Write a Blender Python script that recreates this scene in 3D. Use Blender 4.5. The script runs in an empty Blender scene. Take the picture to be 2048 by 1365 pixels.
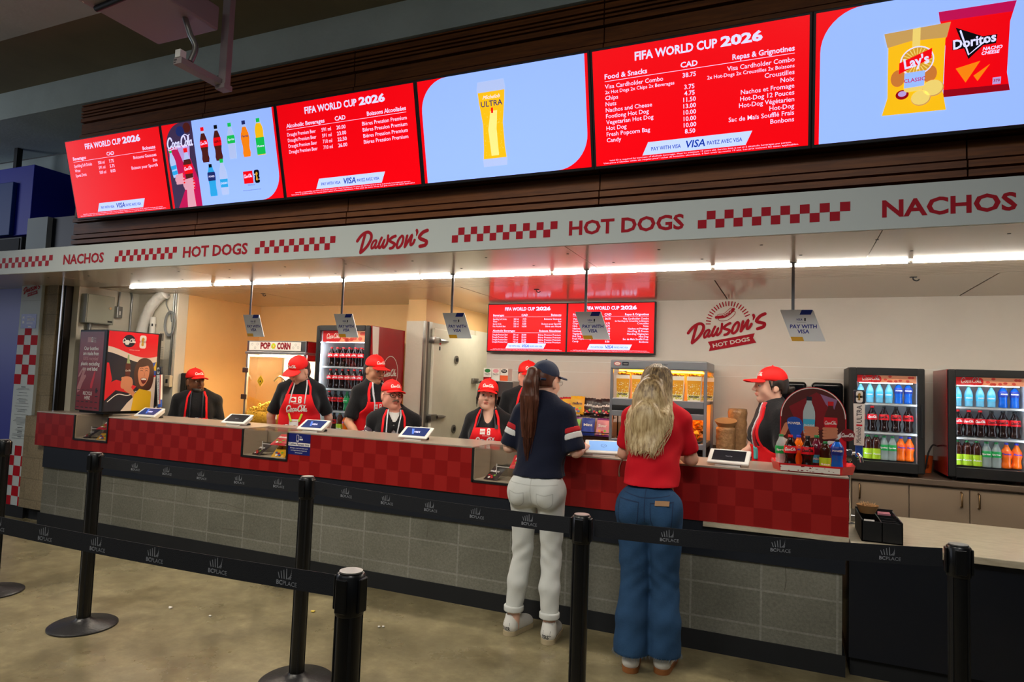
import bpy, bmesh, math, random
import numpy as np
from mathutils import Vector, Matrix, Euler
from mathutils.bvhtree import BVHTree

SC = bpy.context.scene
COL = SC.collection
PI = math.pi
random.seed(7)
rng = np.random.default_rng(7)

# ---------------------------------------------------------------- camera
cam_d = bpy.data.cameras.new('camera'); cam = bpy.data.objects.new('camera', cam_d); COL.objects.link(cam)
yaw, pit, rol = -0.405589918, 0.0635468051, 0.0372379251
cy, sy = math.cos(yaw), math.sin(yaw)
F_ = Vector((sy*math.cos(pit), cy*math.cos(pit), math.sin(pit))); r_ = Vector((cy, -sy, 0)); u_ = r_.cross(F_)
r2 = math.cos(rol)*r_ + math.sin(rol)*u_; u2 = -math.sin(rol)*r_ + math.cos(rol)*u_
cam.matrix_world = Matrix(((r2.x, u2.x, -F_.x, 0), (r2.y, u2.y, -F_.y, 0), (r2.z, u2.z, -F_.z, 1.5), (0, 0, 0, 1)))
cam_d.sensor_width = 36.0; cam_d.lens = 1300*36/2048; cam_d.clip_start = 0.05; cam_d.clip_end = 200
SC.camera = cam

# ---------------------------------------------------------------- light of the place, plus added fill
w = bpy.data.worlds.new('world'); SC.world = w; w.use_nodes = True
w.node_tree.nodes['Background'].inputs[0].default_value = (0.55, 0.62, 0.72, 1)
w.node_tree.nodes['Background'].inputs[1].default_value = 0.045
SC.view_settings.view_transform = 'Standard'; SC.view_settings.look = 'None'
SC.view_settings.exposure = 0.0; SC.view_settings.gamma = 1.0; SC.view_settings.use_curve_mapping = False

def area_lamp(name, loc, sx, sy, watts, col, tgt=None):
    d = bpy.data.lights.new(name, 'AREA'); d.shape = 'RECTANGLE'; d.size = sx; d.size_y = sy; d.energy = watts; d.color = col
    o = bpy.data.objects.new(name, d); COL.objects.link(o); o.location = loc
    if tgt: o.rotation_euler = (Vector(tgt)-Vector(loc)).to_track_quat('-Z', 'Y').to_euler()
    return o
# high bay lamps of the concourse, over and behind the photographer
for loc, watts, col, tgt, spr in (((-5.2, 0.9, 4.3), 34, (1, .91, .76), (-4.4, 2.9, 0), 95), ((-2.4, 0.2, 4.3), 28, (1, .93, .80), (-2.2, 3.0, 0.2), 95), ((0.6, -0.9, 4.3), 15, (.98, .95, .90), (-0.2, 3.4, 0.7), 80)):
    area_lamp('concourse_lamp', loc, 1.4, 0.5, watts, col, tgt).data.spread = math.radians(spr)
area_lamp('concourse_lamp_far', (-3.0, -4.0, 4.2), 6.0, 1.0, 26, (.84, .94, 1), (-2.6, 3.5, 2.2))
area_lamp('left_pillar_fill', (-11.5, 1.2, 3.0), 2.0, 3.0, 60, (.80, .86, 1), (-6.8, 4.2, 1.5))  # unseen cool fill, added at the far left to brighten the white pillar

area_lamp('corridor_fill', (-2.98, 6.5, 2.28), .15, .8, 5, (1, .95, .85))  # unseen fill, added in the corridor to lift the walk-in cooler door

# ---------------------------------------------------------------- materials
def lin(c):
    if isinstance(c, str): c = tuple(int(c[i:i+2], 16) for i in (0, 2, 4))
    return tuple(((x/255)/12.92 if x/255 <= .04045 else ((x/255+.055)/1.055)**2.4) for x in c)
MATS = {}
def mat(name, col=(128, 128, 128), rough=.5, metal=0, emit=0, spec=.5, alpha=1, trans=0, coat=0, bump=0, bscale=30, var=0, vscale=4, ior=1.45, var2=None, stretch=None, sheen=0):
    if name in MATS: return MATS[name]
    m = bpy.data.materials.new(name); m.use_nodes = True; MATS[name] = m
    nt = m.node_tree; b = nt.nodes['Principled BSDF']; c = lin(col)
    b.inputs['Base Color'].default_value = (*c, 1); b.inputs['Roughness'].default_value = rough; b.inputs['Metallic'].default_value = metal
    b.inputs['Specular IOR Level'].default_value = spec; b.inputs['Alpha'].default_value = alpha; b.inputs['IOR'].default_value = ior
    b.inputs['Transmission Weight'].default_value = trans; b.inputs['Coat Weight'].default_value = coat
    b.inputs['Sheen Weight'].default_value = sheen
    if emit: b.inputs['Emission Color'].default_value = (*c, 1); b.inputs['Emission Strength'].default_value = emit; b.inputs['Specular IOR Level'].default_value = .2
    if var or bump:
        tc = nt.nodes.new('ShaderNodeTexCoord'); mp = nt.nodes.new('ShaderNodeMapping'); nt.links.new(tc.outputs['Object'], mp.inputs[0])
        if stretch: mp.inputs['Scale'].default_value = stretch
    if var:
        n = nt.nodes.new('ShaderNodeTexNoise'); n.inputs['Scale'].default_value = vscale; n.inputs['Detail'].default_value = 5; n.inputs['Roughness'].default_value = .6
        nt.links.new(mp.outputs[0], n.inputs['Vector'])
        r = nt.nodes.new('ShaderNodeValToRGB'); r.color_ramp.elements[0].position = .3; r.color_ramp.elements[1].position = .7
        c2 = lin(var2) if var2 else tuple(min(1, x*(1+var)) for x in c)
        c1 = c if var2 else tuple(x*(1-var) for x in c)
        r.color_ramp.elements[0].color = (*c1, 1); r.color_ramp.elements[1].color = (*c2, 1)
        nt.links.new(n.outputs[0], r.inputs[0]); nt.links.new(r.outputs[0], b.inputs['Base Color'])
    if bump:
        n2 = nt.nodes.new('ShaderNodeTexNoise'); n2.inputs['Scale'].default_value = bscale; n2.inputs['Detail'].default_value = 4
        nt.links.new(mp.outputs[0], n2.inputs['Vector'])
        bp = nt.nodes.new('ShaderNodeBump'); bp.inputs['Strength'].default_value = bump; bp.inputs['Distance'].default_value = .01
        nt.links.new(n2.outputs[0], bp.inputs['Height']); nt.links.new(bp.outputs[0], b.inputs['Normal'])
    return m
def glass(name, tint=(255, 255, 255), gloss=.08, op=0.0):
    """clear pane: mostly lets light straight through, with a weak mirror reflection"""
    if name in MATS: return MATS[name]
    m = bpy.data.materials.new(name); m.use_nodes = True; MATS[name] = m; nt = m.node_tree
    nt.nodes.remove(nt.nodes['Principled BSDF']); out = nt.nodes['Material Output']
    t = nt.nodes.new('ShaderNodeBsdfTransparent'); t.inputs[0].default_value = (*lin(tint), 1)
    g = nt.nodes.new('ShaderNodeBsdfGlossy'); g.inputs['Roughness'].default_value = .03
    lw = nt.nodes.new('ShaderNodeLayerWeight'); lw.inputs[0].default_value = .25
    mx = nt.nodes.new('ShaderNodeMath'); mx.operation = 'MULTIPLY_ADD'; mx.inputs[1].default_value = .35; mx.inputs[2].default_value = gloss
    nt.links.new(lw.outputs['Fresnel'], mx.inputs[0])
    s = nt.nodes.new('ShaderNodeMixShader'); nt.links.new(mx.outputs[0], s.inputs[0]); nt.links.new(t.outputs[0], s.inputs[1]); nt.links.new(g.outputs[0], s.inputs[2])
    nt.links.new(s.outputs[0], out.inputs[0]); return m

# ---------------------------------------------------------------- mesh helpers
def wm(o):
    M = o.matrix_basis.copy()
    while o.parent: o = o.parent; M = o.matrix_basis @ M
    return M
TEXTS = {}
def text_mesh(body, bold=0.0, shear=0.0, sp=1.0):
    k = (body, bold, shear, sp)
    if k not in TEXTS:
        cu = bpy.data.curves.new('lettering', 'FONT'); cu.body = body; cu.size = 1; cu.offset = bold; cu.shear = shear; cu.resolution_u = 2
        cu.space_character = sp; cu.fill_mode = 'FRONT'
        ob = bpy.data.objects.new('lettering', cu); me = bpy.data.meshes.new_from_object(ob)
        v = [tuple(p.co[:2]) for p in me.vertices]; f = [tuple(p.vertices) for p in me.polygons]
        bpy.data.objects.remove(ob); bpy.data.meshes.remove(me); bpy.data.curves.remove(cu)
        xs = [p[0] for p in v] or [0]; TEXTS[k] = (v, f, min(xs), max(xs))
    return TEXTS[k]
def frame(o, x=(1, 0, 0), y=(0, 0, 1)):
    """matrix of a flat surface: origin o, right x, up y, outward normal z"""
    x = Vector(x).normalized(); y = Vector(y); y = (y-x*y.dot(x)).normalized(); z = x.cross(y); o = Vector(o)
    return Matrix(((x.x, y.x, z.x, o.x), (x.y, y.y, z.y, o.y), (x.z, y.z, z.z, o.z), (0, 0, 0, 1)))
def catmull(p, n=6, closed=False):
    p = [Vector((*q, 0)) if len(q) == 2 else Vector(q) for q in p]; N = len(p); out = []
    for i in range(N if closed else N-1):
        g = (lambda j: p[j % N]) if closed else (lambda j: p[max(0, min(N-1, j))])
        a, b, c, d = g(i-1), g(i), g(i+1), g(i+2)
        for s in range(n):
            t = s/n; out.append(.5*((2*b)+(c-a)*t+(2*a-5*b+4*c-d)*t*t+(3*b-a-3*c+d)*t**3))
    if not closed: out.append(p[-1])
    return out
class MB:
    def __init__(s): s.v = []; s.f = []; s.m = []; s.mats = []
    def mi(s, m):
        if m not in s.mats: s.mats.append(m)
        return s.mats.index(m)
    def add(s, vs, fs, m, M=None):
        k = len(s.v)
        s.v += [tuple(M @ Vector(q)) for q in vs] if M is not None else [tuple(q) for q in vs]
        s.f += [tuple(i+k for i in f) for f in fs]; s.m += [s.mi(m)]*len(fs); return s
    def box(s, x0, x1, y0, y1, z0, z1, m, bev=0, M=None, seg=2):
        if bev:
            bm = bmesh.new(); bmesh.ops.create_cube(bm, size=1)
            for q in bm.verts: q.co = Vector(((x0+x1)/2+q.co.x*(x1-x0), (y0+y1)/2+q.co.y*(y1-y0), (z0+z1)/2+q.co.z*(z1-z0)))
            bmesh.ops.bevel(bm, geom=bm.edges[:], offset=bev, segments=seg, profile=.5, affect='EDGES', clamp_overlap=True)
            bm.verts.index_update(); vs = [q.co[:] for q in bm.verts]; fs = [[q.index for q in f.verts] for f in bm.faces]; bm.free(); return s.add(vs, fs, m, M)
        vs = [(x, y, z) for z in (z0, z1) for y in (y0, y1) for x in (x0, x1)]
        return s.add(vs, [(0, 2, 3, 1), (4, 5, 7, 6), (0, 1, 5, 4), (2, 6, 7, 3), (0, 4, 6, 2), (1, 3, 7, 5)], m, M)
    def tube(s, pts, r, m, n=8, closed=False, M=None, cap=True):
        P = [Vector(p) for p in pts]; N = len(P); rr = r if hasattr(r, '__len__') else [r]*N; vs = []; fs = []; up = None
        for i, p in enumerate(P):
            t = (P[(i+1) % N]-P[i-1]) if closed else (P[min(i+1, N-1)]-P[max(i-1, 0)]); t = t.normalized() if t.length > 1e-9 else Vector((0, 0, 1))
            if up is None: up = t.orthogonal().normalized()
            up = up-t*up.dot(t); up = up.normalized() if up.length > 1e-6 else t.orthogonal().normalized(); b = t.cross(up)
            vs += [p+(up*math.cos(a)+b*math.sin(a))*rr[i] for a in (2*PI*j/n for j in range(n))]
        for i in range(N if closed else N-1):
            for j in range(n):
                a = i*n+j; b = i*n+(j+1) % n; i2 = (i+1) % N; fs.append((a, b, i2*n+(j+1) % n, i2*n+j))
        if cap and not closed: fs += [tuple(range(n))[::-1], tuple(range((N-1)*n, N*n))]
        return s.add(vs, fs, m, M)
    def cyl(s, a, b, r, m, n=16, r1=None, M=None): return s.tube([a, b], [r, r if r1 is None else r1], m, n, M=M)
    def lathe(s, prof, m, n=20, M=None, ang=2*PI):
        full = abs(ang-2*PI) < 1e-6; k = n if full else n+1; vs = []; fs = []
        for r, z in prof: vs += [(r*math.cos(ang*j/n), r*math.sin(ang*j/n), z) for j in range(k)]
        for i in range(len(prof)-1):
            for j in range(n): fs.append((i*k+j, i*k+(j+1) % k, (i+1)*k+(j+1) % k, (i+1)*k+j))
        return s.add(vs, fs, m, M)
    def ball(s, c, r, m, n=12, M=None):
        r = r if hasattr(r, '__len__') else (r, r, r); vs = [(c[0], c[1], c[2]+r[2])]; fs = []; h = n//2
        for i in range(1, h):
            for j in range(n): vs.append((c[0]+r[0]*math.sin(PI*i/h)*math.cos(2*PI*j/n), c[1]+r[1]*math.sin(PI*i/h)*math.sin(2*PI*j/n), c[2]+r[2]*math.cos(PI*i/h)))
        vs.append((c[0], c[1], c[2]-r[2])); L = len(vs)-1
        for j in range(n):
            fs.append((0, 1+j, 1+(j+1) % n)); fs.append((L, L-n+(j+1) % n, L-n+j))
            for i in range(h-2): fs.append((1+i*n+j, 1+(i+1)*n+j, 1+(i+1)*n+(j+1) % n, 1+i*n+(j+1) % n))
        return s.add(vs, fs, m, M)
    def poly(s, p, m, M=None, z=0, th=0):
        n = len(p); vs = [(q[0], q[1], z+th) for q in p]; fs = [tuple(range(n))]
        if th:
            vs += [(q[0], q[1], z) for q in p]; fs += [tuple(range(n, 2*n))[::-1]]+[(i, i+n, (i+1) % n+n, (i+1) % n) for i in range(n)]
        a = sum(p[i][0]*p[(i+1) % n][1]-p[(i+1) % n][0]*p[i][1] for i in range(n))
        if a < 0: fs = [f[::-1] for f in fs]
        return s.add(vs, fs, m, M)
    def rect(s, x0, x1, y0, y1, m, M=None, z=0, th=0): return s.poly([(x0, y0), (x1, y0), (x1, y1), (x0, y1)], m, M, z, th)
    def disc(s, cx, cy, rx, ry, m, M=None, z=0, th=0, n=28): return s.poly([(cx+rx*math.cos(2*PI*i/n), cy+ry*math.sin(2*PI*i/n)) for i in range(n)], m, M, z, th)
    def stroke(s, p, wd, m, M=None, z=0, closed=False, sm=5, _k=[0]):
        """flat ribbon along a smooth line; wd: one width or one per point"""
        if sm:
            W = wd if hasattr(wd, '__len__') else [wd]*len(p); q = catmull([(*a, b) for a, b in zip(p, W)], sm, closed); W = [abs(a.z) for a in q]; p = [(a.x, a.y) for a in q]
        else: W = wd if hasattr(wd, '__len__') else [wd]*len(p)
        N = len(p); vs = []; fs = []; _k[0] = (_k[0]+1) % 12; z += _k[0]*2e-5
        for i in range(N):
            a = p[i-1] if (closed or i) else p[0]; b = p[(i+1) % N] if (closed or i < N-1) else p[-1]
            t = Vector((b[0]-a[0], b[1]-a[1])); t = t.normalized() if t.length > 1e-9 else Vector((1, 0)); h = W[i]/2
            vs += [(p[i][0]+t.y*h, p[i][1]-t.x*h, z+i*1e-6), (p[i][0]-t.y*h, p[i][1]+t.x*h, z+i*1e-6)]
        for i in range(N if closed else N-1): j = (i+1) % N; fs.append((2*i, 2*j, 2*j+1, 2*i+1))
        if not closed:
            for e, k in ((0, 1), (N-1, -1)):
                t = Vector((p[e][0]-p[e+k][0], p[e][1]-p[e+k][1])); t = t.normalized() if t.length > 1e-9 else Vector((1, 0)); h = W[e]/2; b0 = len(vs); q = Vector((-t.y, t.x))
                vs += [(p[e][0]+(q.x*math.cos(a)+t.x*math.sin(a))*h, p[e][1]+(q.y*math.cos(a)+t.y*math.sin(a))*h, z) for a in (PI*i/6 for i in range(7))]; fs.append(tuple(range(b0, b0+7))[::-1])
        return s.add(vs, fs, m, M)
    def text(s, body, size, m, M=None, x=0, y=0, z=0, al='L', bold=0.0, shear=0.0, sx=1.0, sp=1.0, fit=None, rot=0):
        v, f, a, b = text_mesh(body, bold, shear, sp); k = size*sx
        if fit: k = fit/max(b-a, 1e-6)
        dx = {'L': -a*k, 'C': -(a+b)/2*k, 'R': -b*k}[al]; c_, s_ = math.cos(rot), math.sin(rot)
        vs = [((p[0]*k+dx)*c_-p[1]*size*s_+x, (p[0]*k+dx)*s_+p[1]*size*c_+y, z) for p in v]
        return s.add(vs, f, m, M)
    def join(s, o, M=None):
        k = len(s.v); s.v += [tuple(M @ Vector(q)) for q in o.v] if M is not None else o.v
        s.f += [tuple(i+k for i in f) for f in o.f]; idx = [s.mi(m) for m in o.mats]; s.m += [idx[i] for i in o.m]; return s
    def build(s, name, parent=None, smooth=None, label=None):
        me = bpy.data.meshes.new(name); vs = s.v
        if parent is not None: I = wm(parent).inverted(); vs = [tuple(I @ Vector(q)) for q in vs]
        me.from_pydata(vs, [], s.f)
        for m in s.mats: me.materials.append(m)
        me.polygons.foreach_set('material_index', s.m)
        if smooth is not None:
            me.polygons.foreach_set('use_smooth', [True]*len(s.f))
            if smooth < 180: me.set_sharp_from_angle(angle=math.radians(smooth))
        me.update(); o = bpy.data.objects.new(name, me); COL.objects.link(o)
        if parent is not None: o.parent = parent
        if label: o['label'] = label
        return o
def thing(name, label, cat, loc=(0, 0, 0), rz=0, group=None):
    o = bpy.data.objects.new(name, None); COL.objects.link(o); o.empty_display_size = .1
    o.location = loc; o.rotation_euler = (0, 0, rz); return tag(o, label, cat, group)
def tag(o, label, cat, group=None):
    o['label'] = label; o['category'] = cat
    if group: o['group'] = group
    return o
def struct(o, label=None):
    o['kind'] = 'structure'
    if label: o['label'] = label; 
    return o
def dup(root, loc, rz=0, label=None, group=None, sc=None):
    r = root.copy(); COL.objects.link(r); r.location = loc; r.rotation_euler = (0, 0, rz)
    if sc: r.scale = sc
    if label: r['label'] = label
    if group: r['group'] = group
    for ch in list(root.children):
        c = ch.copy(); COL.objects.link(c); c.parent = r
        for g in list(ch.children): d = g.copy(); COL.objects.link(d); d.parent = c
    return r
ORD = ['first', 'second', 'third', 'fourth', 'fifth', 'sixth', 'seventh', 'eighth', 'ninth', 'tenth', 'eleventh', 'twelfth']

# ================================================================ the setting
def node_mat(name, rough=.6, spec=.4):
    m = bpy.data.materials.new(name); m.use_nodes = True; MATS[name] = m; nt = m.node_tree; b = nt.nodes['Principled BSDF']
    b.inputs['Roughness'].default_value = rough; b.inputs['Specular IOR Level'].default_value = spec
    tc = nt.nodes.new('ShaderNodeTexCoord'); return m, nt, b, tc
def N(nt, t, **k):
    n = nt.nodes.new(t)
    for a, v in k.items(): setattr(n, a, v)
    return n
def ramp(nt, src, stops):
    r = nt.nodes.new('ShaderNodeValToRGB'); e = r.color_ramp.elements
    while len(e) < len(stops): e.new(.5)
    for q, (p, c) in zip(e, stops): q.position = p; q.color = (*lin(c), 1)
    nt.links.new(src, r.inputs[0]); return r.outputs[0]
def noise(nt, vec, scale, detail=5, rough=.6):
    n = N(nt, 'ShaderNodeTexNoise'); n.inputs['Scale'].default_value = scale; n.inputs['Detail'].default_value = detail; n.inputs['Roughness'].default_value = rough
    nt.links.new(vec, n.inputs['Vector']); return n.outputs[0]

# polished, stained concrete floor
def floor_mat():
    m, nt, b, tc = node_mat('polished_concrete', .3, .5); v = tc.outputs['Object']
    a = ramp(nt, noise(nt, v, 1.1, 8, .65), [(.28, (92, 84, 60)), (.42, (126, 116, 88)), (.55, (158, 147, 116)), (.64, (134, 122, 92)), (.78, (100, 90, 64))])
    c = ramp(nt, noise(nt, v, 9, 8, .7), [(.28, (104, 100, 90)), (.5, (150, 148, 138)), (.74, (204, 202, 190))])
    mx = N(nt, 'ShaderNodeMix', data_type='RGBA', blend_type='OVERLAY'); mx.inputs[0].default_value = .55
    nt.links.new(a, mx.inputs[6]); nt.links.new(c, mx.inputs[7]); nt.links.new(mx.outputs[2], b.inputs['Base Color'])
    mr = N(nt, 'ShaderNodeMapRange'); mr.inputs[1].default_value = .3; mr.inputs[2].default_value = .7; mr.inputs[3].default_value = .22; mr.inputs[4].default_value = .42
    nt.links.new(noise(nt, v, 2.3, 6), mr.inputs[0]); nt.links.new(mr.outputs[0], b.inputs['Roughness']); return m
# stacked grey concrete block with pale and cracked joints
def block_mat(name, bw, bh, c1, c2, cm, off=0.0, mortar=.006, shift=(0, 0, 0), rot=True):
    m, nt, b, tc = node_mat(name, .85, .25); mp = N(nt, 'ShaderNodeMapping'); nt.links.new(tc.outputs['Object'], mp.inputs[0])
    mp.inputs['Location'].default_value = shift
    if rot: mp.vector_type = 'POINT'; mp.inputs['Rotation'].default_value = (-PI/2, 0, 0)
    v = mp.outputs[0]
    br = N(nt, 'ShaderNodeTexBrick'); br.offset = off; br.inputs['Scale'].default_value = 1; br.inputs['Mortar Size'].default_value = mortar; br.inputs['Brick Width'].default_value = bw; br.inputs['Row Height'].default_value = bh; br.inputs['Mortar Smooth'].default_value = .1
    br.inputs['Color1'].default_value = (*lin(c1), 1); br.inputs['Color2'].default_value = (*lin(c2), 1); br.inputs['Mortar'].default_value = (*lin(cm), 1); nt.links.new(v, br.inputs['Vector'])
    g = ramp(nt, noise(nt, v, 60, 4, .7), [(.3, (150, 150, 150)), (.7, (205, 205, 205))]); g2 = ramp(nt, noise(nt, v, 3, 4), [(.3, (165, 165, 160)), (.7, (210, 210, 210))])
    m1 = N(nt, 'ShaderNodeMix', data_type='RGBA', blend_type='MULTIPLY'); m1.inputs[0].default_value = .8; nt.links.new(br.outputs[0], m1.inputs[6]); nt.links.new(g, m1.inputs[7])
    m2 = N(nt, 'ShaderNodeMix', data_type='RGBA', blend_type='MULTIPLY'); m2.inputs[0].default_value = .7; nt.links.new(m1.outputs[2], m2.inputs[6]); nt.links.new(g2, m2.inputs[7]); nt.links.new(m2.outputs[2], b.inputs['Base Color'])
    bp = N(nt, 'ShaderNodeBump'); bp.inputs['Strength'].default_value = .5; bp.inputs['Distance'].default_value = .004
    ad = N(nt, 'ShaderNodeMath', operation='MULTIPLY_ADD'); ad.inputs[1].default_value = -1.2; nt.links.new(br.outputs['Fac'], ad.inputs[0]); nt.links.new(noise(nt, v, 90, 3), ad.inputs[2])
    nt.links.new(ad.outputs[0], bp.inputs['Height']); nt.links.new(bp.outputs[0], b.inputs['Normal']); return m
# two-tone red vinyl checks on the counter front
def check_mat():
    m, nt, b, tc = node_mat('red_check_vinyl', .38, .4); mp = N(nt, 'ShaderNodeMapping'); nt.links.new(tc.outputs['Object'], mp.inputs[0])
    mp.inputs['Scale'].default_value = (1/.0985, .001, 1/.1035); mp.inputs['Location'].default_value = (4.365, 0, -.74/.1035+20)
    ck = N(nt, 'ShaderNodeTexChecker'); ck.inputs['Scale'].default_value = 1; nt.links.new(mp.outputs[0], ck.inputs['Vector'])
    ck.inputs['Color1'].default_value = (*lin((160, 28, 26)), 1); ck.inputs['Color2'].default_value = (*lin((142, 12, 13)), 1)
    nt.links.new(ck.outputs[0], b.inputs['Base Color']); return m
def wood_mat():
    m, nt, b, tc = node_mat('cedar_boards', .5, .35); mp = N(nt, 'ShaderNodeMapping'); nt.links.new(tc.outputs['Object'], mp.inputs[0]); mp.inputs['Scale'].default_value = (.6, 5, 9)
    nt.links.new(ramp(nt, noise(nt, mp.outputs[0], 5, 7, .65), [(.25, (82, 42, 10)), (.5, (122, 66, 18)), (.75, (146, 84, 28))]), b.inputs['Base Color']); return m
def laminate_mat():
    m, nt, b, tc = node_mat('pale_laminate', .32, .5); mp = N(nt, 'ShaderNodeMapping'); nt.links.new(tc.outputs['Object'], mp.inputs[0]); mp.inputs['Scale'].default_value = (2, 9, 9)
    nt.links.new(ramp(nt, noise(nt, mp.outputs[0], 5, 6, .7), [(.3, (178, 166, 142)), (.6, (205, 194, 170)), (.8, (188, 176, 152))]), b.inputs['Base Color']); return m
M_FLOOR = floor_mat(); M_CHECK = check_mat(); M_WOOD = wood_mat(); M_LAM = laminate_mat()
M_BLOCK = block_mat('grey_block', .384, .196, (186, 184, 168), (170, 169, 154), (206, 205, 192), shift=(.011, .006, 0))
M_BEIGE = block_mat('beige_block', .40, .20, (226, 204, 166), (214, 192, 154), (200, 180, 146), off=.5)
M_WHITEBLOCK = mat('white_painted_block', (214, 207, 190), .55, var=.05, vscale=3, bump=.15, bscale=40)
M_WALL = mat('warm_grey_wall', (216, 208, 198), .55, var=.04, vscale=2)
M_CREAM = mat('cream_wall', (238, 192, 130), .55, var=.05, vscale=1.5)
M_CONC = mat('painted_concrete', (186, 198, 192), .8, var=.12, vscale=1.2, bump=.2)
M_DECK = mat('brown_deck', (124, 114, 88), .8, var=.15, vscale=1)
M_BLACK = mat('matte_black', (14, 15, 17), .5)
M_RUB = mat('black_base', (17, 19, 22), .7, var=.2)
M_NAVY = mat('navy_panel', (19, 25, 36), .45)
M_DARKCAB = mat('dark_cabinet', (12, 17, 28), .4)
M_STEEL = mat('brushed_steel', (150, 148, 145), .3, 1)
M_CHROME = mat('chrome', (215, 215, 215), .12, 1)
M_ALU = mat('satin_aluminium', (165, 166, 168), .38, .8)
M_SIGNW = mat('fascia_white', (196, 204, 203), .6, spec=.2)
M_SIGNR = mat('fascia_red', (165, 20, 38), .65, spec=.2)
M_SOFFIT = mat('soffit_metal', (186, 178, 168), .18, .0, spec=.7)
M_CEIL = mat('ceiling_panel', (200, 184, 164), .14, 0, spec=.7)
M_WHITE = mat('white', (235, 235, 232), .45)
M_TOP = mat('counter_laminate', (160, 146, 132), .3)
M_JAMB = mat('shutter_jamb', (52, 46, 42), .3, .7)
M_BLUEWALL = mat('blue_wrap', (66, 72, 160), .45)

# floor, in front of and behind the counter
struct(MB().box(-14, 5, -5, 9, -.1, 0, M_FLOOR).build('floor'), 'polished stained concrete concourse floor')
# concourse ceiling: concrete beams and dark recess
b = MB(); b.box(-14, 6, 4.0, 4.9, 4.06, 4.9, M_CONC); b.box(-14, 6, 3.3, 4.0, 4.35, 4.9, M_DECK); b.box(-14, 6, 1.6, 3.3, 4.34, 4.9, M_CONC); b.box(-14, 6, .6, 1.6, 4.7, 4.9, M_DECK); b.box(-14, 6, -5, .6, 4.6, 4.9, M_CONC)
b.box(-14, -6.4, 4.93, 5.3, 3.75, 4.06, M_CONC); b.box(-14, -6.4, 5.3, 6, 3.7, 4.0, M_DECK)
struct(b.build('ceiling'), 'concrete ceiling beams over the concourse')
# cedar board wall over the stand
b = MB(); z = 2.5; i = 0
hs = [.05, .115, .05, .05, .115, .05, .115, .115, .05, .05, .115, .115, .05, .115, .05, .05, .115, .05, .03, .03]
while z < 4.055:
    h = min(hs[i % len(hs)], 4.055-z); x = -6.4
    for xe in (-4.75, -3.15, -1.15, .85, 2.85): b.box(x+.004, xe-.004, 4.05-(.018 if h > .09 else .034), 4.09, z+.007, z+h-.007, M_WOOD); x = xe
    z += h; i += 1
b.box(-6.4, 2.85, 4.09, 4.14, 2.4, 4.06, M_BLACK)
struct(b.build('wall_upper'), 'dark cedar slat wall above the white sign band')
# interior walls
b = MB(); b.box(-2.76, 3.6, 6.0, 6.12, 0, 2.32, M_WALL)
for zz in (1.62, 1.72): b.box(-2.76, 3.6, 5.997, 6.0, zz, zz+.003, M_WHITE)
struct(b.build('wall_back'), 'warm grey back wall with the painted logo')
struct(MB().box(-5.95, -3.56, 6.0, 6.12, 0, 2.32, M_CREAM).build('wall_rear'), 'cream rear wall behind the popcorn maker')
struct(MB().box(-6.02, -5.9, 4.972, 6.0, 0, 2.32, M_CREAM).build('wall_side'), 'cream side wall at the left end of the stand')
struct(MB().box(-6.62, -6.5, 4.28, 4.85, 0, 2.32, M_WHITEBLOCK).build('wall_left'), 'white painted block wall with conduit and panel')
struct(MB().box(-6.5, -5.9, 4.85, 4.97, 0, 2.32, M_WHITEBLOCK).build('wall_return'), 'white return wall with the wrapped duct')
struct(MB().box(-3.57, -3.36, 5.6, 7.3, 0, 2.08, M_WHITEBLOCK).box(-3.57, -3.36, 5.62, 7.3, 2.08, 2.32, M_CREAM).build('wall_cooler'), 'white painted block pier beside the walk-in cooler')
struct(MB().box(-3.6, -2.7, 7.3, 7.4, 0, 2.32, M_WALL).box(-2.85, -2.76, 6.0, 7.3, 0, 2.32, M_WALL).build('wall_corridor'))
struct(MB().box(3.5, 3.6, 4.0, 6.0, 0, 2.32, M_WALL).build('wall_right'))
# inner ceiling: glossy linear metal panels
b = MB(); y = 4.4
for k in range(9): b.box(-6.9, 3.6, y, y+.052, 2.302, 2.34, M_CEIL); y += .058
for x0, x1 in ((-6.9, -6.05), (-6.04, -4.88), (-4.87, -2.62), (-2.61, -.52), (-.51, 1.2), (1.21, 3.6)): b.box(x0, x1, y, 7.4, 2.302, 2.34, M_CEIL)
b.box(-6.9, 3.6, 4.3, 7.4, 2.36, 2.38, M_BLACK)
struct(b.build('ceiling_inner'), 'glossy linear metal ceiling over the stand')
# soffit and fascia
b = MB(); x = -9.2
while x < 3.6: b.box(x+.002, x+1.598, 3.511, 4.275, 2.293, 2.33, M_SOFFIT); x += 1.6
b.box(-9.2, 3.6, 4.275, 4.4, 2.35, 2.36, M_WHITE); b.box(-9.2, 3.6, 3.511, 4.275, 2.33, 2.5, M_JAMB)
for x in np.arange(-6.2, 1.6, .55): b.cyl((x, 3.72, 2.291), (x, 3.72, 2.293), .008, M_BLACK, 8); b.cyl((x+.2, 4.05, 2.291), (x+.2, 4.05, 2.293), .008, M_BLACK, 8)
struct(b.build('trim_1'), 'metal soffit under the sign band')
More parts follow.
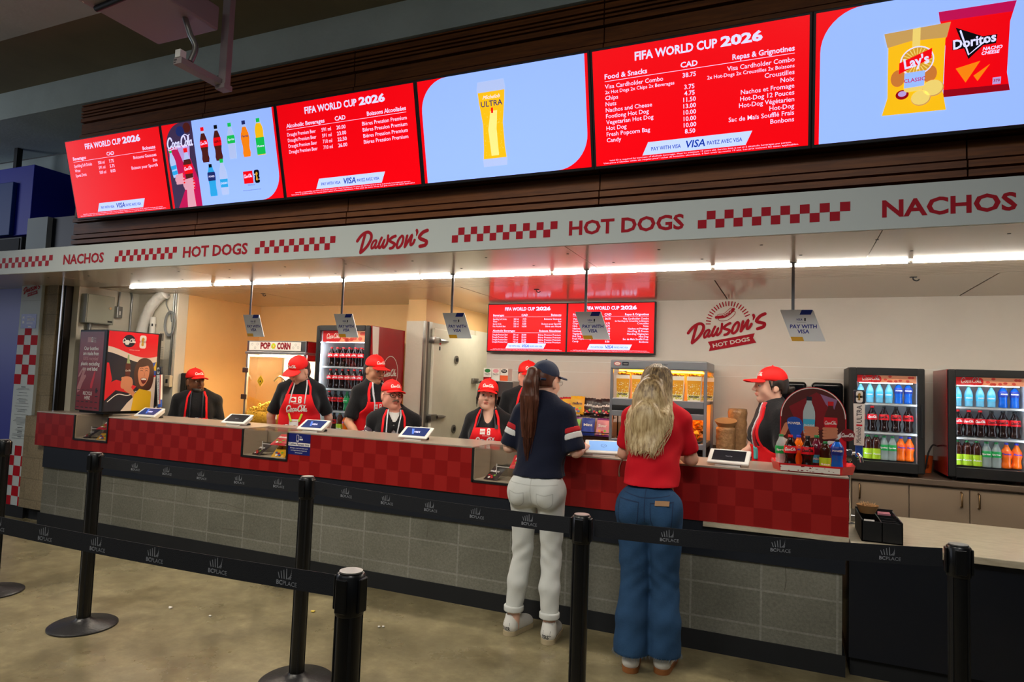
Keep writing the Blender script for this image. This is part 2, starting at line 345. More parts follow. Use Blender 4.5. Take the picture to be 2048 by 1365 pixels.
# left pillar, block return and shutter jamb
b = MB(); b.box(-7.19, -6.87, 4.07, 4.6, .1, 2.99, M_SIGNW); b.box(-7.2, -6.86, 4.06, 4.6, 0, .11, M_RUB)
b.box(-6.87, -6.665, 4.1, 4.6, .12, 2.293, M_BEIGE); b.box(-6.87, -6.6, 4.09, 4.6, 0, .12, M_RUB)
struct(b.build('wall_pillar'), 'white tiled pillar with beige block return')
b = MB(); b.box(-6.665, -6.585, 4.13, 4.26, 1.04, 2.293, M_JAMB); b.box(-6.63, -6.61, 4.115, 4.14, 1.04, 2.293, M_STEEL); b.box(-6.585, -6.5, 4.2, 4.28, 1.04, 2.293, M_WHITEBLOCK); b.box(-6.87, -6.5, 4.02, 4.1, .12, 1.0, M_BEIGE)
struct(b.build('trim_2'), 'dark shutter jamb at the left end of the counter')
b = MB(); b.box(-14, -7.19, 4.2, 4.4, 0, 2.3, M_BLUEWALL); b.box(-14, -7.19, 4.19, 4.4, 0, .1, M_RUB)
struct(b.build('wall_outer'), 'blue wrapped wall left of the tiled pillar')
struct(MB().box(-6.92, -6.4, 4.12, 4.3, 2.45, 2.99, M_NAVY).box(-14, -6.4, 5.6, 5.7, 2.3, 4.0, M_DECK).build('wall_upper_left'), 'dark panel beside the cedar boards')

# tile pattern and notices on the pillar front
b = MB(); Mp = frame((-7.19, 4.0695, 0))
M_TILER = mat('tile_red', (178, 12, 30), .7, spec=.15); M_INK = mat('ink', (40, 40, 44), .6)
for z0, n in ((1.30, 5.7), (.10, 6.0)):
    nr = int(math.ceil(n))
    for r in range(nr):
        for c in range(4):
            x0 = c*.107; x1 = min(.32, x0+.107); za = z0+r*.0985; zb = min(z0+n*.0985, za+.0985)
            if x1-x0 > .001 and (r+c) % 2 == 0: b.rect(x0, x1, za, zb, M_TILER, Mp, .001)
for zz in (2.14,): b.rect(0, .32, zz, zz+.002, mat('tile_joint', (150, 158, 158), .6), Mp, .0008)
rr = random.Random(3); zz = 1.27
while zz > .74:
    hd = rr.random() < .25; L = rr.uniform(.05, .09) if hd else rr.uniform(.1, .24)
    b.rect(.16-L/2, .16+L/2, zz, zz+(.006 if hd else .0025), M_INK, Mp, .001); zz -= rr.choice((.011, .011, .013, .03)) if not hd else .014
b.build('pillar_tiles_and_notice', bpy.data.objects['wall_pillar'])

# ================================================================ counter
ct = thing('service_counter', 'long red checked service counter with dark top and grey block base', 'counter', (-3.2, 4.2, 0))
b = MB(); zt = 1.05
wins = [(-6.06, -5.608, .832), (-4.01, -3.554, .838), (-1.958, -1.50, .83)]
xs = [-6.622]+[q for a in wins for q in a[:2]]+[.296]
for i in range(0, len(xs), 2): b.box(xs[i], xs[i+1], 3.973, 3.998, .738, zt-.004, M_CHECK)
for x0, x1, zb in wins: b.box(x0, x1, 3.973, 3.998, .738, zb, M_CHECK)
b.build('front_panel', ct)
b = MB()
xs2 = [-6.622]+[q for a in wins for q in a[:2]]+[.296]
for i in range(0, len(xs2), 2): b.box(xs2[i], xs2[i+1], 3.971, 4.46, zt-.004, zt+.008, M_TOP, .003)
for x0, x1, zb in wins: b.box(x0, x1, 4.24, 4.46, zt-.004, zt+.008, M_TOP)
b.build('worktop', ct)
b = MB(); b.box(-6.5, .282, 3.985, 4.03, .538, .738, M_NAVY); b.build('apron_band', ct)
b = MB(); b.box(-6.5, .268, 4.0, 4.25, .108, .54, M_BLOCK)
cr = random.Random(5)
for xx, z1, z2 in ((-5.6, .47, .47), (-5.02, .40, .40), (-4.35, .43, .41), (-4.2, .24, .23)): b.tube([(xx, 4.0005, z1), (xx+.18, 4.0005, z1+.006), (xx+.36, 4.0005, z2)], .0022, mat('crack', (92, 88, 76), .9), 5)
for xx in (-.014, -2.303, -4.62): b.tube([(xx, 4.0005, .53), (xx+.004, 4.0005, .46), (xx-.003, 4.0005, .405)], .0022, MATS['crack'], 5)
b.build('block_base', ct)
MB().box(-6.52, .284, 3.99, 4.25, 0, .11, M_RUB).build('kick_plate', ct)
MB().box(-6.6, .28, 4.25, 4.29, 0, zt-.004, mat('counter_inside', (120, 112, 100), .6)).box(.272, .292, 4.0, 4.46, .738, zt-.004, M_TOP).build('back_panel', ct)
b = MB(); b.box(-.455, .296, 3.955, 3.985, .712, .738, M_LAM); b.build('ledge', ct)
M_BOXIN = mat('case_lining', (176, 160, 138), .5); G_CASE = glass('case_glass', gloss=.05)
for x0, x1, zb in wins:
    dc = MB(); t = .012
    dc.box(x0, x0+t, 3.975, 4.24, zb, zt-.004, M_BOXIN); dc.box(x1-t, x1, 3.975, 4.24, zb, zt-.004, M_BOXIN); dc.box(x0, x1, 4.228, 4.24, zb, zt-.004, M_BOXIN); dc.box(x0, x1, 3.975, 4.24, zb, zb+t, M_BOXIN)
    case = dc.build('display_case', ct)
    fr = MB()
    for a in ((x0, x1, zb-.008, zb+.006), (x0-.008, x0+.006, zb-.008, zt), (x1-.006, x1+.008, zb-.008, zt)): fr.box(a[0], a[1], 3.966, 3.98, a[2], a[3], M_BLACK)
    fr.build('case_frame', case)
    MB().box(x0+.006, x1-.006, 3.974, 3.979, zb+.006, zt-.004, G_CASE).build('front_glass', case); MB().box(x0, x1, 3.974, 4.24, zt-.002, zt+.006, G_CASE).build('top_glass', case)

# low accessible counter on the right
lc = thing('low_counter', 'low pale laminate counter with dark navy front on the right', 'counter', (1.5, 4.4, 0))
MB().box(.302, 3.4, 3.97, 4.98, .68, .717, M_LAM, .004).build('worktop', lc)
MB().box(.302, 3.4, 4.02, 4.94, .1, .68, M_DARKCAB).build('body', lc); MB().box(.31, 3.4, 4.05, 4.9, 0, .1, M_RUB).build('kick_plate', lc)

# back counter with cupboards
bc = thing('back_counter_top', 'dark brown laminate worktop along the back wall', 'worktop', (.3, 5.7, .86))
M_BT = mat('brown_laminate', (92, 78, 66), .35); M_CAB = mat('taupe_cupboard', (132, 114, 94), .45)
MB().box(-2.75, 3.45, 5.4, 5.99, .89, .93, M_BT, .004).box(-2.75, 3.45, 5.97, 5.99, .93, 1.02, M_BT).build('slab', bc)
x = -2.6; doors = []
for k, x1 in enumerate((-1.6, -.7, .06, .784, 1.506, 2.25, 3.0)):
    c = thing('base_cupboard', 'taupe base cupboard '+('%s along from the corridor under the back worktop' % ORD[k]), 'cupboard', ((x+x1)/2, 5.7, 0), group='base cupboards under the back worktop')
    MB().box(x, x1, 5.44, 5.98, .1, .89, M_CAB).box(x, x1, 5.47, 5.98, 0, .1, M_RUB).build('body', c)
    mid = (x+x1)/2
    for a, e, hx in ((x, mid, mid-.05), (mid, x1, mid+.05)):
        d = MB().box(a+.003, e-.003, 5.42, 5.44, .11, .875, M_CAB, .002).build('door', c)
        MB().tube([(hx, 5.42, .855), (hx, 5.39, .85), (hx, 5.39, .76), (hx, 5.42, .755)], .006, mat('brass_pull', (140, 112, 76), .3, 1), 8).build('handle', d, 60)
    x = x1

# ================================================================ lettering and marks
def coke(b, m, M, x, y, wd, z=.001, al='C', k=1.0, rot=0):
    """flowing two-word script: wd = width"""
    s = wd/7.3; x0 = x-(wd/2 if al == 'C' else 0); c_, s_ = math.cos(rot), math.sin(rot)
    def P(pts, dx=0): return [(x0+((p[0]+dx)*c_-p[1]*s_)*s, y+((p[0]+dx)*s_+p[1]*c_)*s) for p in pts]
    o = [(1.5, .75), (1.75, 1.05), (2.0, .75), (1.85, .25), (1.55, 0), (1.38, .3)]; a = [(3.25, 1.0), (3.0, .85), (2.85, .35), (3.0, .02), (3.3, .3), (3.4, .8)]; a2 = [(3.48, 1.05), (3.36, .3), (3.5, 0), (3.72, .2)]
    for pts, w_, dx, cl in (([(1.45, 1.45), (1.25, 1.95), (.8, 2.0), (.35, 1.5), (.12, .75), (.25, .15), (.65, 0), (1.1, .35)], .32, 0, 0), ([(.25, .15), (.1, -.3), (.6, -.42), (1.6, -.22), (2.6, -.3)], .15, 0, 0),
        (o, .24, 0, 1), ([(2.75, .85), (2.55, 1.05), (2.3, .75), (2.2, .3), (2.4, 0), (2.7, .2)], .25, 0, 0), (a, .24, 0, 1), (a2, .24, 0, 0), ([(3.8, .6), (4.0, .65)], .2, 0, 0),
        ([(5.35, 1.35), (5.2, 1.9), (4.8, 2.05), (4.35, 1.6), (4.1, .8), (4.2, .2), (4.6, 0), (5.1, .3)], .32, 0, 0), ([(4.75, 2.05), (5.4, 2.35), (6.2, 2.0), (6.7, 2.2)], .15, 0, 0), (o, .24, 3.8, 1),
        ([(6.0, .3), (6.35, 1.4), (6.3, 2.0), (6.1, 1.7), (5.98, .6), (6.1, .05), (6.35, .2)], .22, 0, 0), (a, .24, 3.55, 1), (a2, .24, 3.55, 0)):
        b.stroke(P(pts, dx), w_*s*k, m, M, z, closed=bool(cl), sm=3)
def pxm(s, x0, y0, sh=0): return lambda pts: [((p[0]-x0)*s, (y0-p[1])*s-sh*(p[0]-x0)*s) for p in pts]
def dawson(b, m, M, wd, z=.001, sh=0.0, ox=0, oy=0):
    s = wd/1645; f0 = pxm(s, 125, 1090, sh); f = lambda p: [(q[0]+ox, q[1]+oy) for q in f0(p)]
    for pts, w_, cl in (([(150, 850), (230, 740), (330, 660), (420, 640), (478, 690), (465, 790), (390, 920), (310, 1010), (240, 1068)], 64, 0), ([(330, 690), (285, 860), (238, 1055)], 62, 0),
        ([(590, 775), (540, 800), (495, 880), (500, 950), (555, 905), (605, 800)], 46, 1), ([(604, 800), (580, 890), (595, 930), (650, 870)], 44, 0), ([(722, 705), (665, 840), (680, 915), (745, 840), (790, 730), (755, 840), (775, 895), (850, 800), (868, 645)], 52, 0),
        ([(1035, 630), (960, 670), (905, 735), (990, 770), (1030, 790), (985, 860), (925, 885)], 58, 0), ([(1185, 605), (1105, 700), (1078, 820), (1110, 850), (1180, 780), (1215, 660)], 52, 1),
        ([(1300, 590), (1275, 700), (1257, 808)], 54, 0), ([(1265, 800), (1340, 670), (1408, 555), (1385, 670), (1385, 755), (1435, 720), (1470, 645)], 52, 0), ([(1508, 455), (1520, 495), (1502, 560)], (58, 52, 18), 0),
        ([(1738, 428), (1640, 480), (1570, 585), (1670, 620), (1730, 640), (1705, 710), (1595, 750)], 70, 0)):
        b.stroke(f(pts), [q*s for q in w_] if isinstance(w_, tuple) else w_*s, m, M, z, closed=bool(cl), sm=4)
def banner(b, m, m2, M, wd, z=.001, ox=0, oy=0):
    s = wd/1645; f0 = pxm(s, 125, 1090); f = lambda p: [(q[0]+ox, q[1]+oy) for q in f0(p)]
    b.poly(f([(575, 1040), (1540, 845), (1505, 945), (1575, 1050), (600, 1245), (630, 1145)]), m, M, z)
    q = f([(690, 1165)])[0]; b.text('HOT DOGS', 118*s, m2, M, q[0], q[1], z+.0008, bold=.025, fit=775*s, rot=.205)
def trophy_mark(b, M, cx, cy, h, z, bg=None, fg=None, gold=None):
    """stacked 2 and 6 with a cup"""
    r = h*.26
    for yy in (cy+h*.24, cy-h*.24):
        b.poly([(cx+r*(abs(math.cos(t))**.6)*math.copysign(1, math.cos(t)), yy+r*(abs(math.sin(t))**.6)*math.copysign(1, math.sin(t))) for t in (2*PI*i/20 for i in range(20))], bg, M, z)
    b.rect(cx-r*.8, cx+r*.8, cy-h*.1, cy+h*.1, bg, M, z)
    g = gold or fg
    b.stroke([(cx-r*.1, cy-h*.22), (cx-r*.05, cy), (cx-r*.2, cy+h*.12), (cx, cy+h*.24)], (r*.75, r*.4, r*.55, r*.7), g, M, z+.0006, sm=3)
    b.disc(cx, cy+h*.2, r*.42, r*.42, g, M, z+.0006, n=14)
    if fg:
        b.rect(cx-r*1.0, cx-r*.55, cy+h*.14, cy+h*.2, fg, M, z+.0006); b.rect(cx+r*.45, cx+r, cy-h*.26, cy-h*.2, fg, M, z+.0006)

E_RED = mat('led_red', (228, 2, 14), .3, emit=1.0); E_WHT = mat('led_white', (214, 214, 255), .3, emit=1.0); E_PALE = mat('led_pale', (146, 178, 250), .3, emit=1.0); E_BAN = mat('led_banner', (186, 204, 250), .3, emit=1.0)
E_BLU = mat('led_blue', (22, 58, 168), .3, emit=.8); E_INK = mat('led_ink', (40, 42, 78), .3, emit=.5); E_GRN = mat('led_green', (20, 190, 80), .3, emit=.9); E_ORG = mat('led_orange', (245, 130, 15), .3, emit=.9)
E_YEL = mat('led_yellow', (244, 186, 20), .3, emit=.9); E_COLA = mat('led_cola', (78, 26, 20), .3, emit=.8); E_AQUA = mat('led_aqua', (40, 160, 225), .3, emit=.9); E_CLR = mat('led_clear', (174, 192, 238), .3, emit=.9); E_MAG = mat('led_magenta', (196, 12, 84), .3, emit=.8)
E_PUR = mat('led_purple', (66, 48, 84), .3, emit=.7); E_SKIN = mat('led_skin', (226, 160, 180), .3, emit=.8); E_LIL = mat('led_lilac', (190, 160, 225), .3, emit=.8); E_GOLD = mat('led_gold', (206, 150, 40), .3, emit=.9); E_DRED = mat('led_dark_red', (150, 4, 22), .3, emit=.8)
E_CHIP = mat('led_chip', (234, 206, 110), .3, emit=.9); E_TAN = mat('led_tan', (204, 160, 90), .3, emit=.8); E_DARK = mat('led_black', (14, 12, 18), .3, emit=.3); E_NAVY = mat('led_navy', (30, 44, 110), .3, emit=.7)
W, H = 1.218, .685
def footer(b, M, w=W, h=H, x0=.24, x1=.76):
    b.poly([(x0*w, .055*h), ((x1-.03)*w, .055*h), (x1*w, .165*h), ((x0+.03)*w, .165*h)], E_BAN, M, .001)
    b.text('VISA', .085*h, E_BLU, M, .5*w, .082*h, .002, 'C', bold=.02, shear=.2)
    b.text('PAY WITH VISA', .046*h, E_BLU, M, (x0+.045)*w, .088*h, .002, bold=.012, fit=.145*w); b.text('PAYEZ AVEC VISA', .046*h, E_BLU, M, (x1-.045)*w, .088*h, .002, 'R', bold=.012, fit=.16*w)
    b.text('Valid ID is required for purchase of alcoholic beverages. Must be minimum 19 years old. Service limit is set at 2 alcoholic beverages per person.', .018*h, E_WHT, M, .5*w, .034*h, .001, 'C', fit=.86*w)
    b.text('Une piece d identite valide est requise pour l achat de boissons alcoolisees. Il faut avoir au moins 19 ans. Les prix incluent les taxes applicables.', .018*h, E_WHT, M, .5*w, .014*h, .001, 'C', fit=.92*w)
def menu(b, M, w, h, sections, rowh=.055, fs=.05, ty=.87, foot=True, x=(.06, .475, .94), sec0=.75, ml=None):
    b.rect(0, w, 0, h, E_RED, M, 0)
    b.text('FIFA WORLD CUP', .098*h, E_WHT, M, .50*w-.09*w, ty*h, .001, 'C', bold=.03, fit=.39*w); b.text('2026', .105*h, E_WHT, M, .62*w, ty*h, .001, bold=.045, fit=.185*w)
    y = sec0
    for head, cad, fr, rows in sections:
        b.text(head, .06*h, E_WHT, M, x[0]*w, y*h, .001, bold=.02, sx=1.08); b.text(cad, .062*h, E_WHT, M, x[1]*w, y*h, .001, 'C', bold=.025, sx=1.1); b.text(fr, .06*h, E_WHT, M, x[2]*w, y*h, .001, 'R', bold=.02, sx=1.08 if len(fr) < 18 else .96)
        b.rect(x[0]*w, x[2]*w, (y-.022)*h, (y-.018)*h, E_WHT, M, .001); y -= .03
        for l, ml_, p, f in rows:
            small = l.startswith('2x'); y -= rowh*(.85 if small else 1); S = fs*(.8 if small else 1)*h; kx = .77 if ml_ else 1
            b.text(l, S, E_WHT, M, x[0]*w, y*h, .001, bold=.006, sx=kx); b.text(f, S, E_WHT, M, x[2]*w, y*h, .001, 'R', bold=.006)
            if p: b.text(p, S, E_WHT, M, x[1]*w, y*h, .001, 'C', bold=.014)
            if ml_: b.text(ml_, S, E_WHT, M, (x[1]-.075)*w, y*h, .001, 'R', bold=.006, sx=.86)
        y -= .1
    if foot: footer(b, M, w, h)
FOOD = [('Food & Snacks', 'CAD', 'Repas & Grignotines', [('Visa Cardholder Combo', '', '38.75', 'Visa Cardholder Combo'), ('2x Hot Dogs 2x Chips 2x Beverages', '', '', '2x Hot-Dogs 2x Croustilles 2x Boissons'), ('Chips', '', '3.75', 'Croustilles'), ('Nuts', '', '4.75', 'Noix'),
    ('Nachos and Cheese', '', '11.50', 'Nachos et Fromage'), ('Footlong Hot Dog', '', '13.00', 'Hot-Dog 12 Pouces'), ('Vegetarian Hot Dog', '', '10.00', 'Hot-Dog Végétarien'), ('Hot Dog', '', '10.00', 'Hot-Dog'), ('Fresh Popcorn Bag', '', '10.00', 'Sac de Maïs Soufflé Frais'), ('Candy', '', '8.50', 'Bonbons')])]
BEER = ('Alcoholic Beverages', 'CAD', 'Boissons Alcoolisées', [('Draught Premium Beer', '591 ml', '20.00', 'Bières Pression Premium'), ('Draught Premium Beer', '591 ml', '23.00', 'Bières Pression Premium'), ('Draught Premium Beer', '710 ml', '22.50', 'Bières Pression Premium'), ('Draught Premium Beer', '710 ml', '26.00', 'Bières Pression Premium')])
SOFT = [('Sparkling Soft Drinks', '500 ml', '7.75', 'Boissons Gazeuses'), ('Water', '591 ml', '5.75', 'Eau'), ('Sports Drink', '500 ml', '8.00', 'Boisson pour Sportifs')]
def sil(kind):
    if kind == 'contour': return [(.0, .0), (.30, .0), (.36, .04), (.36, .13), (.30, .24), (.31, .34), (.38, .46), (.38, .56), (.34, .68), (.22, .80), (.13, .90), (.13, 1.0)]
    if kind == 'sport': return [(0, 0), (.36, 0), (.38, .1), (.33, .3), (.36, .45), (.4, .6), (.4, .74), (.25, .87), (.17, .92), (.17, 1)]
    if kind == 'tea': return [(0, 0), (.37, 0), (.37, .5), (.34, .54), (.38, .66), (.34, .78), (.2, .9), (.2, 1)]
    return [(0, 0), (.30, 0), (.34, .04), (.33, .3), (.36, .45), (.36, .6), (.3, .72), (.15, .88), (.13, 1)]
def flat_bottle(b, M, cx, y0, h, kind, liq, label, cap, la, lb, txt, tm, z=.002, fill=.8, rot=0):
    w_ = h*.38; c_, s_ = math.cos(rot), math.sin(rot); p = sil(kind)
    def T(q): return [(cx+(a*w_*1.12*c_-d*h*s_), y0+(a*w_*1.12*s_+d*h*c_)) for a, d in q]
    def clip(lo, hi):
        out = []
        for yv in np.linspace(lo, hi, 9): out.append((float(np.interp(yv, [q[1] for q in p[1:]], [q[0] for q in p[1:]])), float(yv)))
        return out
    def band(lo, hi, m, zz, k=1.0): q = [(a*k, d) for a, d in clip(lo, hi)]; b.poly(T([(-a, d) for a, d in q]+q[::-1]), m, M, zz)
    band(.0, 1, E_CLR if fill < 1 else liq, z); band(0, fill, liq, z+.0004)
    band(la, lb, label, z+.0008, 1.02); b.poly(T([(-.16, .93), (.16, .93), (.16, 1.04), (-.16, 1.04)]), cap, M, z+.0008)
    if txt == 'coke': q = T([(0, (la+lb)/2-.02)])[0]; coke(b, tm, M, q[0], q[1], w_*.74, z+.0012, rot=rot)
    elif txt: q = T([(0, (la+lb)/2-.03)])[0]; b.text(txt, h*.085, tm, M, q[0], q[1], z+.0012, 'C', bold=.02, shear=.15, fit=w_*.68, rot=rot)
    

# ---------------------------------------------------------------- the six screens over the stand
def screen(name, label, i):
    x = -6.14+1.2505*i; o = Vector((x, 3.9, 2.883)); M = frame(o, (1, 0, 0), (0, -.17, .665)); t = thing('menu_screen', label, 'screen', o, group='menu screens over the stand')
    MB().box(-.016, W+.016, -.02, H+.016, -.06, -.003, M_BLACK, .004, M).build('housing', t)
    MB().box(W/2-.3, W/2+.3, .2, .5, -.16, -.06, M_BLACK, 0, M).build('wall_mount', t)
    return t, M
t, M = screen('', 'leftmost menu screen, red list of soft drinks, water and sports drink prices', 0); b = MB(); menu(b, M, W, H, [('Beverages', 'CAD', 'Boissons', SOFT)], .062, .055); b.build('display_panel', t)
t, M = screen('', 'screen showing rows of soft drink bottles on pale blue', 1); b = MB()
b.rect(0, W, 0, H, E_RED, M, 0)
def rounded(x0, x1, y0, y1, tl=0, tr=0, br=0, bl=0, n=10):
    p = []
    for cx, cy, r, a0 in ((x1-br, y0+br, br, -PI/2), (x1-tr, y1-tr, tr, 0), (x0+tl, y1-tl, tl, PI/2), (x0+bl, y0+bl, bl, PI)):
        p += [(cx+r*math.cos(a0+PI/2*k/n), cy+r*math.sin(a0+PI/2*k/n)) for k in range(n+1)] if r else [(cx, cy)]
    return p
b.poly(rounded(.02*W, .985*W, 0, H, tl=.16*W, br=.16*W), E_PALE, M, .0006)
b.poly(rounded(.02*W, .285*W, 0, H, tl=.16*W), E_PUR, M, .0012)
b.poly([(.03*W, .72*H), (.2*W, .74*H), (.285*W, .3*H), (.285*W, 0), (.06*W, 0), (.16*W, .25*H), (.05*W, .4*H)], E_MAG, M, .0016); b.poly([(.12*W, .72*H), (.24*W, .72*H), (.22*W, .45*H), (.17*W, .5*H)], E_LIL, M, .0019); b.disc(.17*W, .9*H, .04*W, .06*H, E_NAVY, M, .0018); b.disc(.235*W, .93*H, .035*W, .06*H, E_COLA, M, .0018)
coke(b, E_WHT, M, .155*W, .72*H, .24*W, .004, k=1.15)
flat_bottle(b, M, .075*W, .37*H, .32*H, 'x', E_CLR, E_AQUA, E_GRN, .1, .45, 'DASANI', E_WHT, .0022, rot=.12)
flat_bottle(b, M, .205*W, .22*H, .46*H, 'contour', E_COLA, E_RED, E_RED, .38, .62, 'coke', E_WHT, .003, .75, rot=.03)
for cx, cy, q in ((.11, .34, 1), (.19, .27, 1.25)):
    b.disc(cx*W, cy*H, .045*W*q, .055*H*q, E_SKIN, M, .0045)
    for k in range(4): b.stroke([((cx-.03*q)*W, (cy+.045-.03*k)*H), ((cx+.035*q)*W, (cy+.06-.035*k)*H)], .026*H*q, E_SKIN, M, .005+.0002*k, sm=0); b.disc((cx+.04*q)*W, (cy+.06-.035*k)*H, .008*W, .01*H, E_RED, M, .0062)
b.poly([(.15*W, 0), (.23*W, 0), (.225*W, .24*H), (.165*W, .26*H)], E_SKIN, M, .0042)
for k, a in enumerate((('contour', E_COLA, E_RED, E_RED, .45, .66, 'coke', E_WHT, .86), ('contour', E_COLA, E_RED, E_DARK, .44, .68, 'ZERO', E_DARK, .88), ('x', E_CLR, E_GRN, E_GRN, .45, .68, 'Sprite', E_WHT, .5), ('contour', E_ORG, E_ORG, E_NAVY, .5, .7, 'Fanta', E_NAVY, .86), ('tea', E_YEL, E_GRN, E_GRN, .02, .5, 'fuze', E_WHT, .9))):
    flat_bottle(b, M, (.375+.122*k)*W, .5*H, .39*H, *a[:8], .002, a[8])
flat_bottle(b, M, .405*W, .1*H, .36*H, 'sport', E_AQUA, E_NAVY, E_DARK, .5, .78, 'POWER', E_WHT, .002, 1.0); flat_bottle(b, M, .51*W, .1*H, .4*H, 'x', E_CLR, E_AQUA, E_GRN, .22, .46, 'DASANI', E_WHT, .002, .5)
b.rect(.685*W, .765*W, .2*H, .34*H, E_RED, M, .002); coke(b, E_WHT, M, .725*W, .27*H, .066*W, .003, k=1.3); trophy_mark(b, M, .8*W, .27*H, .15*H, .002, E_DARK, E_WHT, E_GOLD)
b.text('Official Partner', .018*H, E_INK, M, .745*W, .175*H, .002, 'C'); b.text('Please enjoy responsibly and recycle your bottle', .014*H, E_INK, M, .745*W, .12*H, .002, 'C'); b.build('display_panel', t)
t, M = screen('', 'red menu screen listing draught premium beer prices', 2); b = MB(); menu(b, M, W, H, [BEER], .062, .055); b.build('display_panel', t)
t, M = screen('', 'pale blue screen showing one tall glass of beer', 3); b = MB(); b.rect(0, W, 0, H, E_RED, M, 0); b.poly(rounded(.018*W, .985*W, 0, H, tl=.17*W, br=.17*W), E_PALE, M, .0008)
gp = [(-.071, .10), (.071, .10), (.074, .165), (.066, .28), (.062, .5), (.078, .7), (.085, .83), (.078, .9), (-.078, .9), (-.085, .83), (-.078, .7), (-.062, .5), (-.066, .28), (-.074, .165)]
b.poly([(.455*W+x*W, y*H) for x, y in gp], E_CLR, M, .0016)
b.poly([(.455*W+x*W*.96, y*H) for x, y in ((-.072, .175), (.072, .175), (.066, .28), (.062, .5), (.078, .7), (.083, .8), (-.083, .8), (-.078, .7), (-.062, .5), (-.066, .28))], E_YEL, M, .002)
b.poly([(.455*W+x*W, y*H) for x, y in ((-.02, .2), (.025, .2), (.02, .45), (.03, .62), (-.01, .62), (-.03, .45))], mat('led_pale_gold', (252, 226, 130), .3, emit=.95), M, .0023)
b.text('Michelob', .05*H, E_WHT, M, .455*W, .735*H, .003, 'C', shear=.4); b.text('ULTRA', .075*H, E_NAVY, M, .455*W, .665*H, .003, 'C', bold=.012); b.rect(.449*W, .461*W, .6*H, .65*H, E_RED, M, .003)
rr = random.Random(2)
for k in range(60): b.disc((.455+rr.uniform(-.055, .055))*W, rr.uniform(.2, .62)*H, .0022, .0022, E_CHIP, M, .0026, n=6)
b.build('display_panel', t)
t, M = screen('', 'red menu screen listing food and snacks prices', 4); b = MB(); menu(b, M, W, H, FOOD, .0525, .052); b.build('display_panel', t)
t, M = screen('', 'rightmost screen, showing two bags of chips on pale blue', 5); b = MB(); b.rect(0, W, 0, H, E_RED, M, 0); b.poly(rounded(.018*W, .985*W, 0, H, tl=.17*W, br=.17*W), E_PALE, M, .0008)
s_ = 1.218/427/5.69; 
def chipx(p):  # photo zoom coordinates to screen coordinates
    return [(.263+q[0]/1752*.634, .65-(q[1]+(q[0]-600)*.13)/1365*.572) for q in p]
b.poly(chipx([(830, 110), (1725, 0), (1665, 230), (1665, 800), (1710, 1000), (930, 1095), (930, 500), (860, 240)]), E_RED, M, .002); b.poly(chipx([(830, 110), (1725, 0), (1690, 120), (850, 220)]), E_MAG, M, .0026); b.poly(chipx([(930, 1095), (1710, 1000), (1690, 930), (930, 1010)]), E_DRED, M, .0026)
b.poly(chipx([(1040, 290), (1450, 420), (1210, 650)]), E_DARK, M, .003); b.poly(chipx([(1010, 440), (1530, 370), (1520, 470), (1015, 550)]), E_DARK, M, .0031)
q = chipx([(1025, 540)])[0]; b.text('Doritos', .062, E_WHT, M, q[0], q[1], .0036, bold=.03, fit=.18, rot=.07); q = chipx([(1370, 555)])[0]; b.text('NACHO', .022, E_WHT, M, q[0], q[1], .0036, bold=.03, shear=.2); b.text('CHEESE', .022, E_WHT, M, q[0]-.004, q[1]-.02, .0036, bold=.03, shear=.2)
b.stroke(chipx([(1100, 330), (1210, 600), (1400, 440)]), .008, E_WHT, M, .0034, sm=0)
for p in ([(1065, 760), (1350, 670), (1190, 920)], [(1280, 840), (1465, 705), (1330, 900)]): b.poly(chipx(p), E_ORG, M, .0034)
b.rect(*[v for v in (chipx([(1505, 950)])[0][0], chipx([(1600, 950)])[0][0], chipx([(1505, 940)])[0][1], chipx([(1505, 860)])[0][1])], E_LIL, M, .003); q = chipx([(1552, 905)])[0]; b.text('370', .018, E_DRED, M, q[0], q[1], .0036, 'C', bold=.02)
b.poly(chipx([(168, 355), (980, 225), (925, 420), (920, 1020), (970, 1240), (170, 1335), (235, 1120), (225, 520)]), E_YEL, M, .0042); b.poly(chipx([(168, 355), (980, 225), (940, 400), (500, 440), (215, 520)]), E_TAN, M, .0046); b.poly(chipx([(525, 300), (620, 280), (620, 500), (525, 510)]), E_CHIP, M, .0048)
q = chipx([(590, 670)])[0]; b.disc(q[0], q[1], .076, .072, E_WHT, M, .005); b.disc(q[0], q[1], .070, .066, E_GOLD, M, .0054)
for k in range(24): a = 2*PI*k/24; b.stroke([(q[0]+.036*math.cos(a), q[1]+.034*math.sin(a)), (q[0]+.066*math.cos(a), q[1]+.062*math.sin(a))], .004, E_CHIP, M, .0056, sm=0)
b.poly(chipx([(370, 700), (770, 520), (765, 640), (370, 830)]), E_RED, M, .006); q = chipx([(440, 770)])[0]; b.text("Lay's", .07, E_WHT, M, q[0], q[1], .0064, bold=.03, fit=.112, rot=.16)
for x_, y_ in ((360, 880), (750, 820)): q = chipx([(x_, y_)])[0]; b.disc(q[0], q[1], .033, .042, mat('led_potato', (206, 122, 52), .3, emit=.8), M, .0048)
b.poly(chipx([(440, 820), (695, 780), (690, 960), (440, 1000)]), E_PALE, M, .0062); q = chipx([(570, 915)])[0]; b.text('CLASSIC', .026, E_MAG, M, q[0], q[1], .0066, 'C', bold=.015, rot=.03); b.poly(chipx([(440, 1000), (700, 960), (700, 1010), (440, 1050)]), E_CHIP, M, .0064)
for x_, y_, r in ((800, 990, .048), (655, 1110, .045)): q = chipx([(x_, y_)])[0]; b.disc(q[0], q[1], r, r*.86, E_TAN, M, .0068, n=18); b.disc(q[0]-.002, q[1]+.003, r*.93, r*.8, E_CHIP, M, .0071, n=18)
q = chipx([(420, 1075)])[0]; b.disc(q[0], q[1], .03, .024, E_DRED, M, .0062); b.disc(q[0], q[1]+.004, .019, .014, E_LIL, M, .0066)
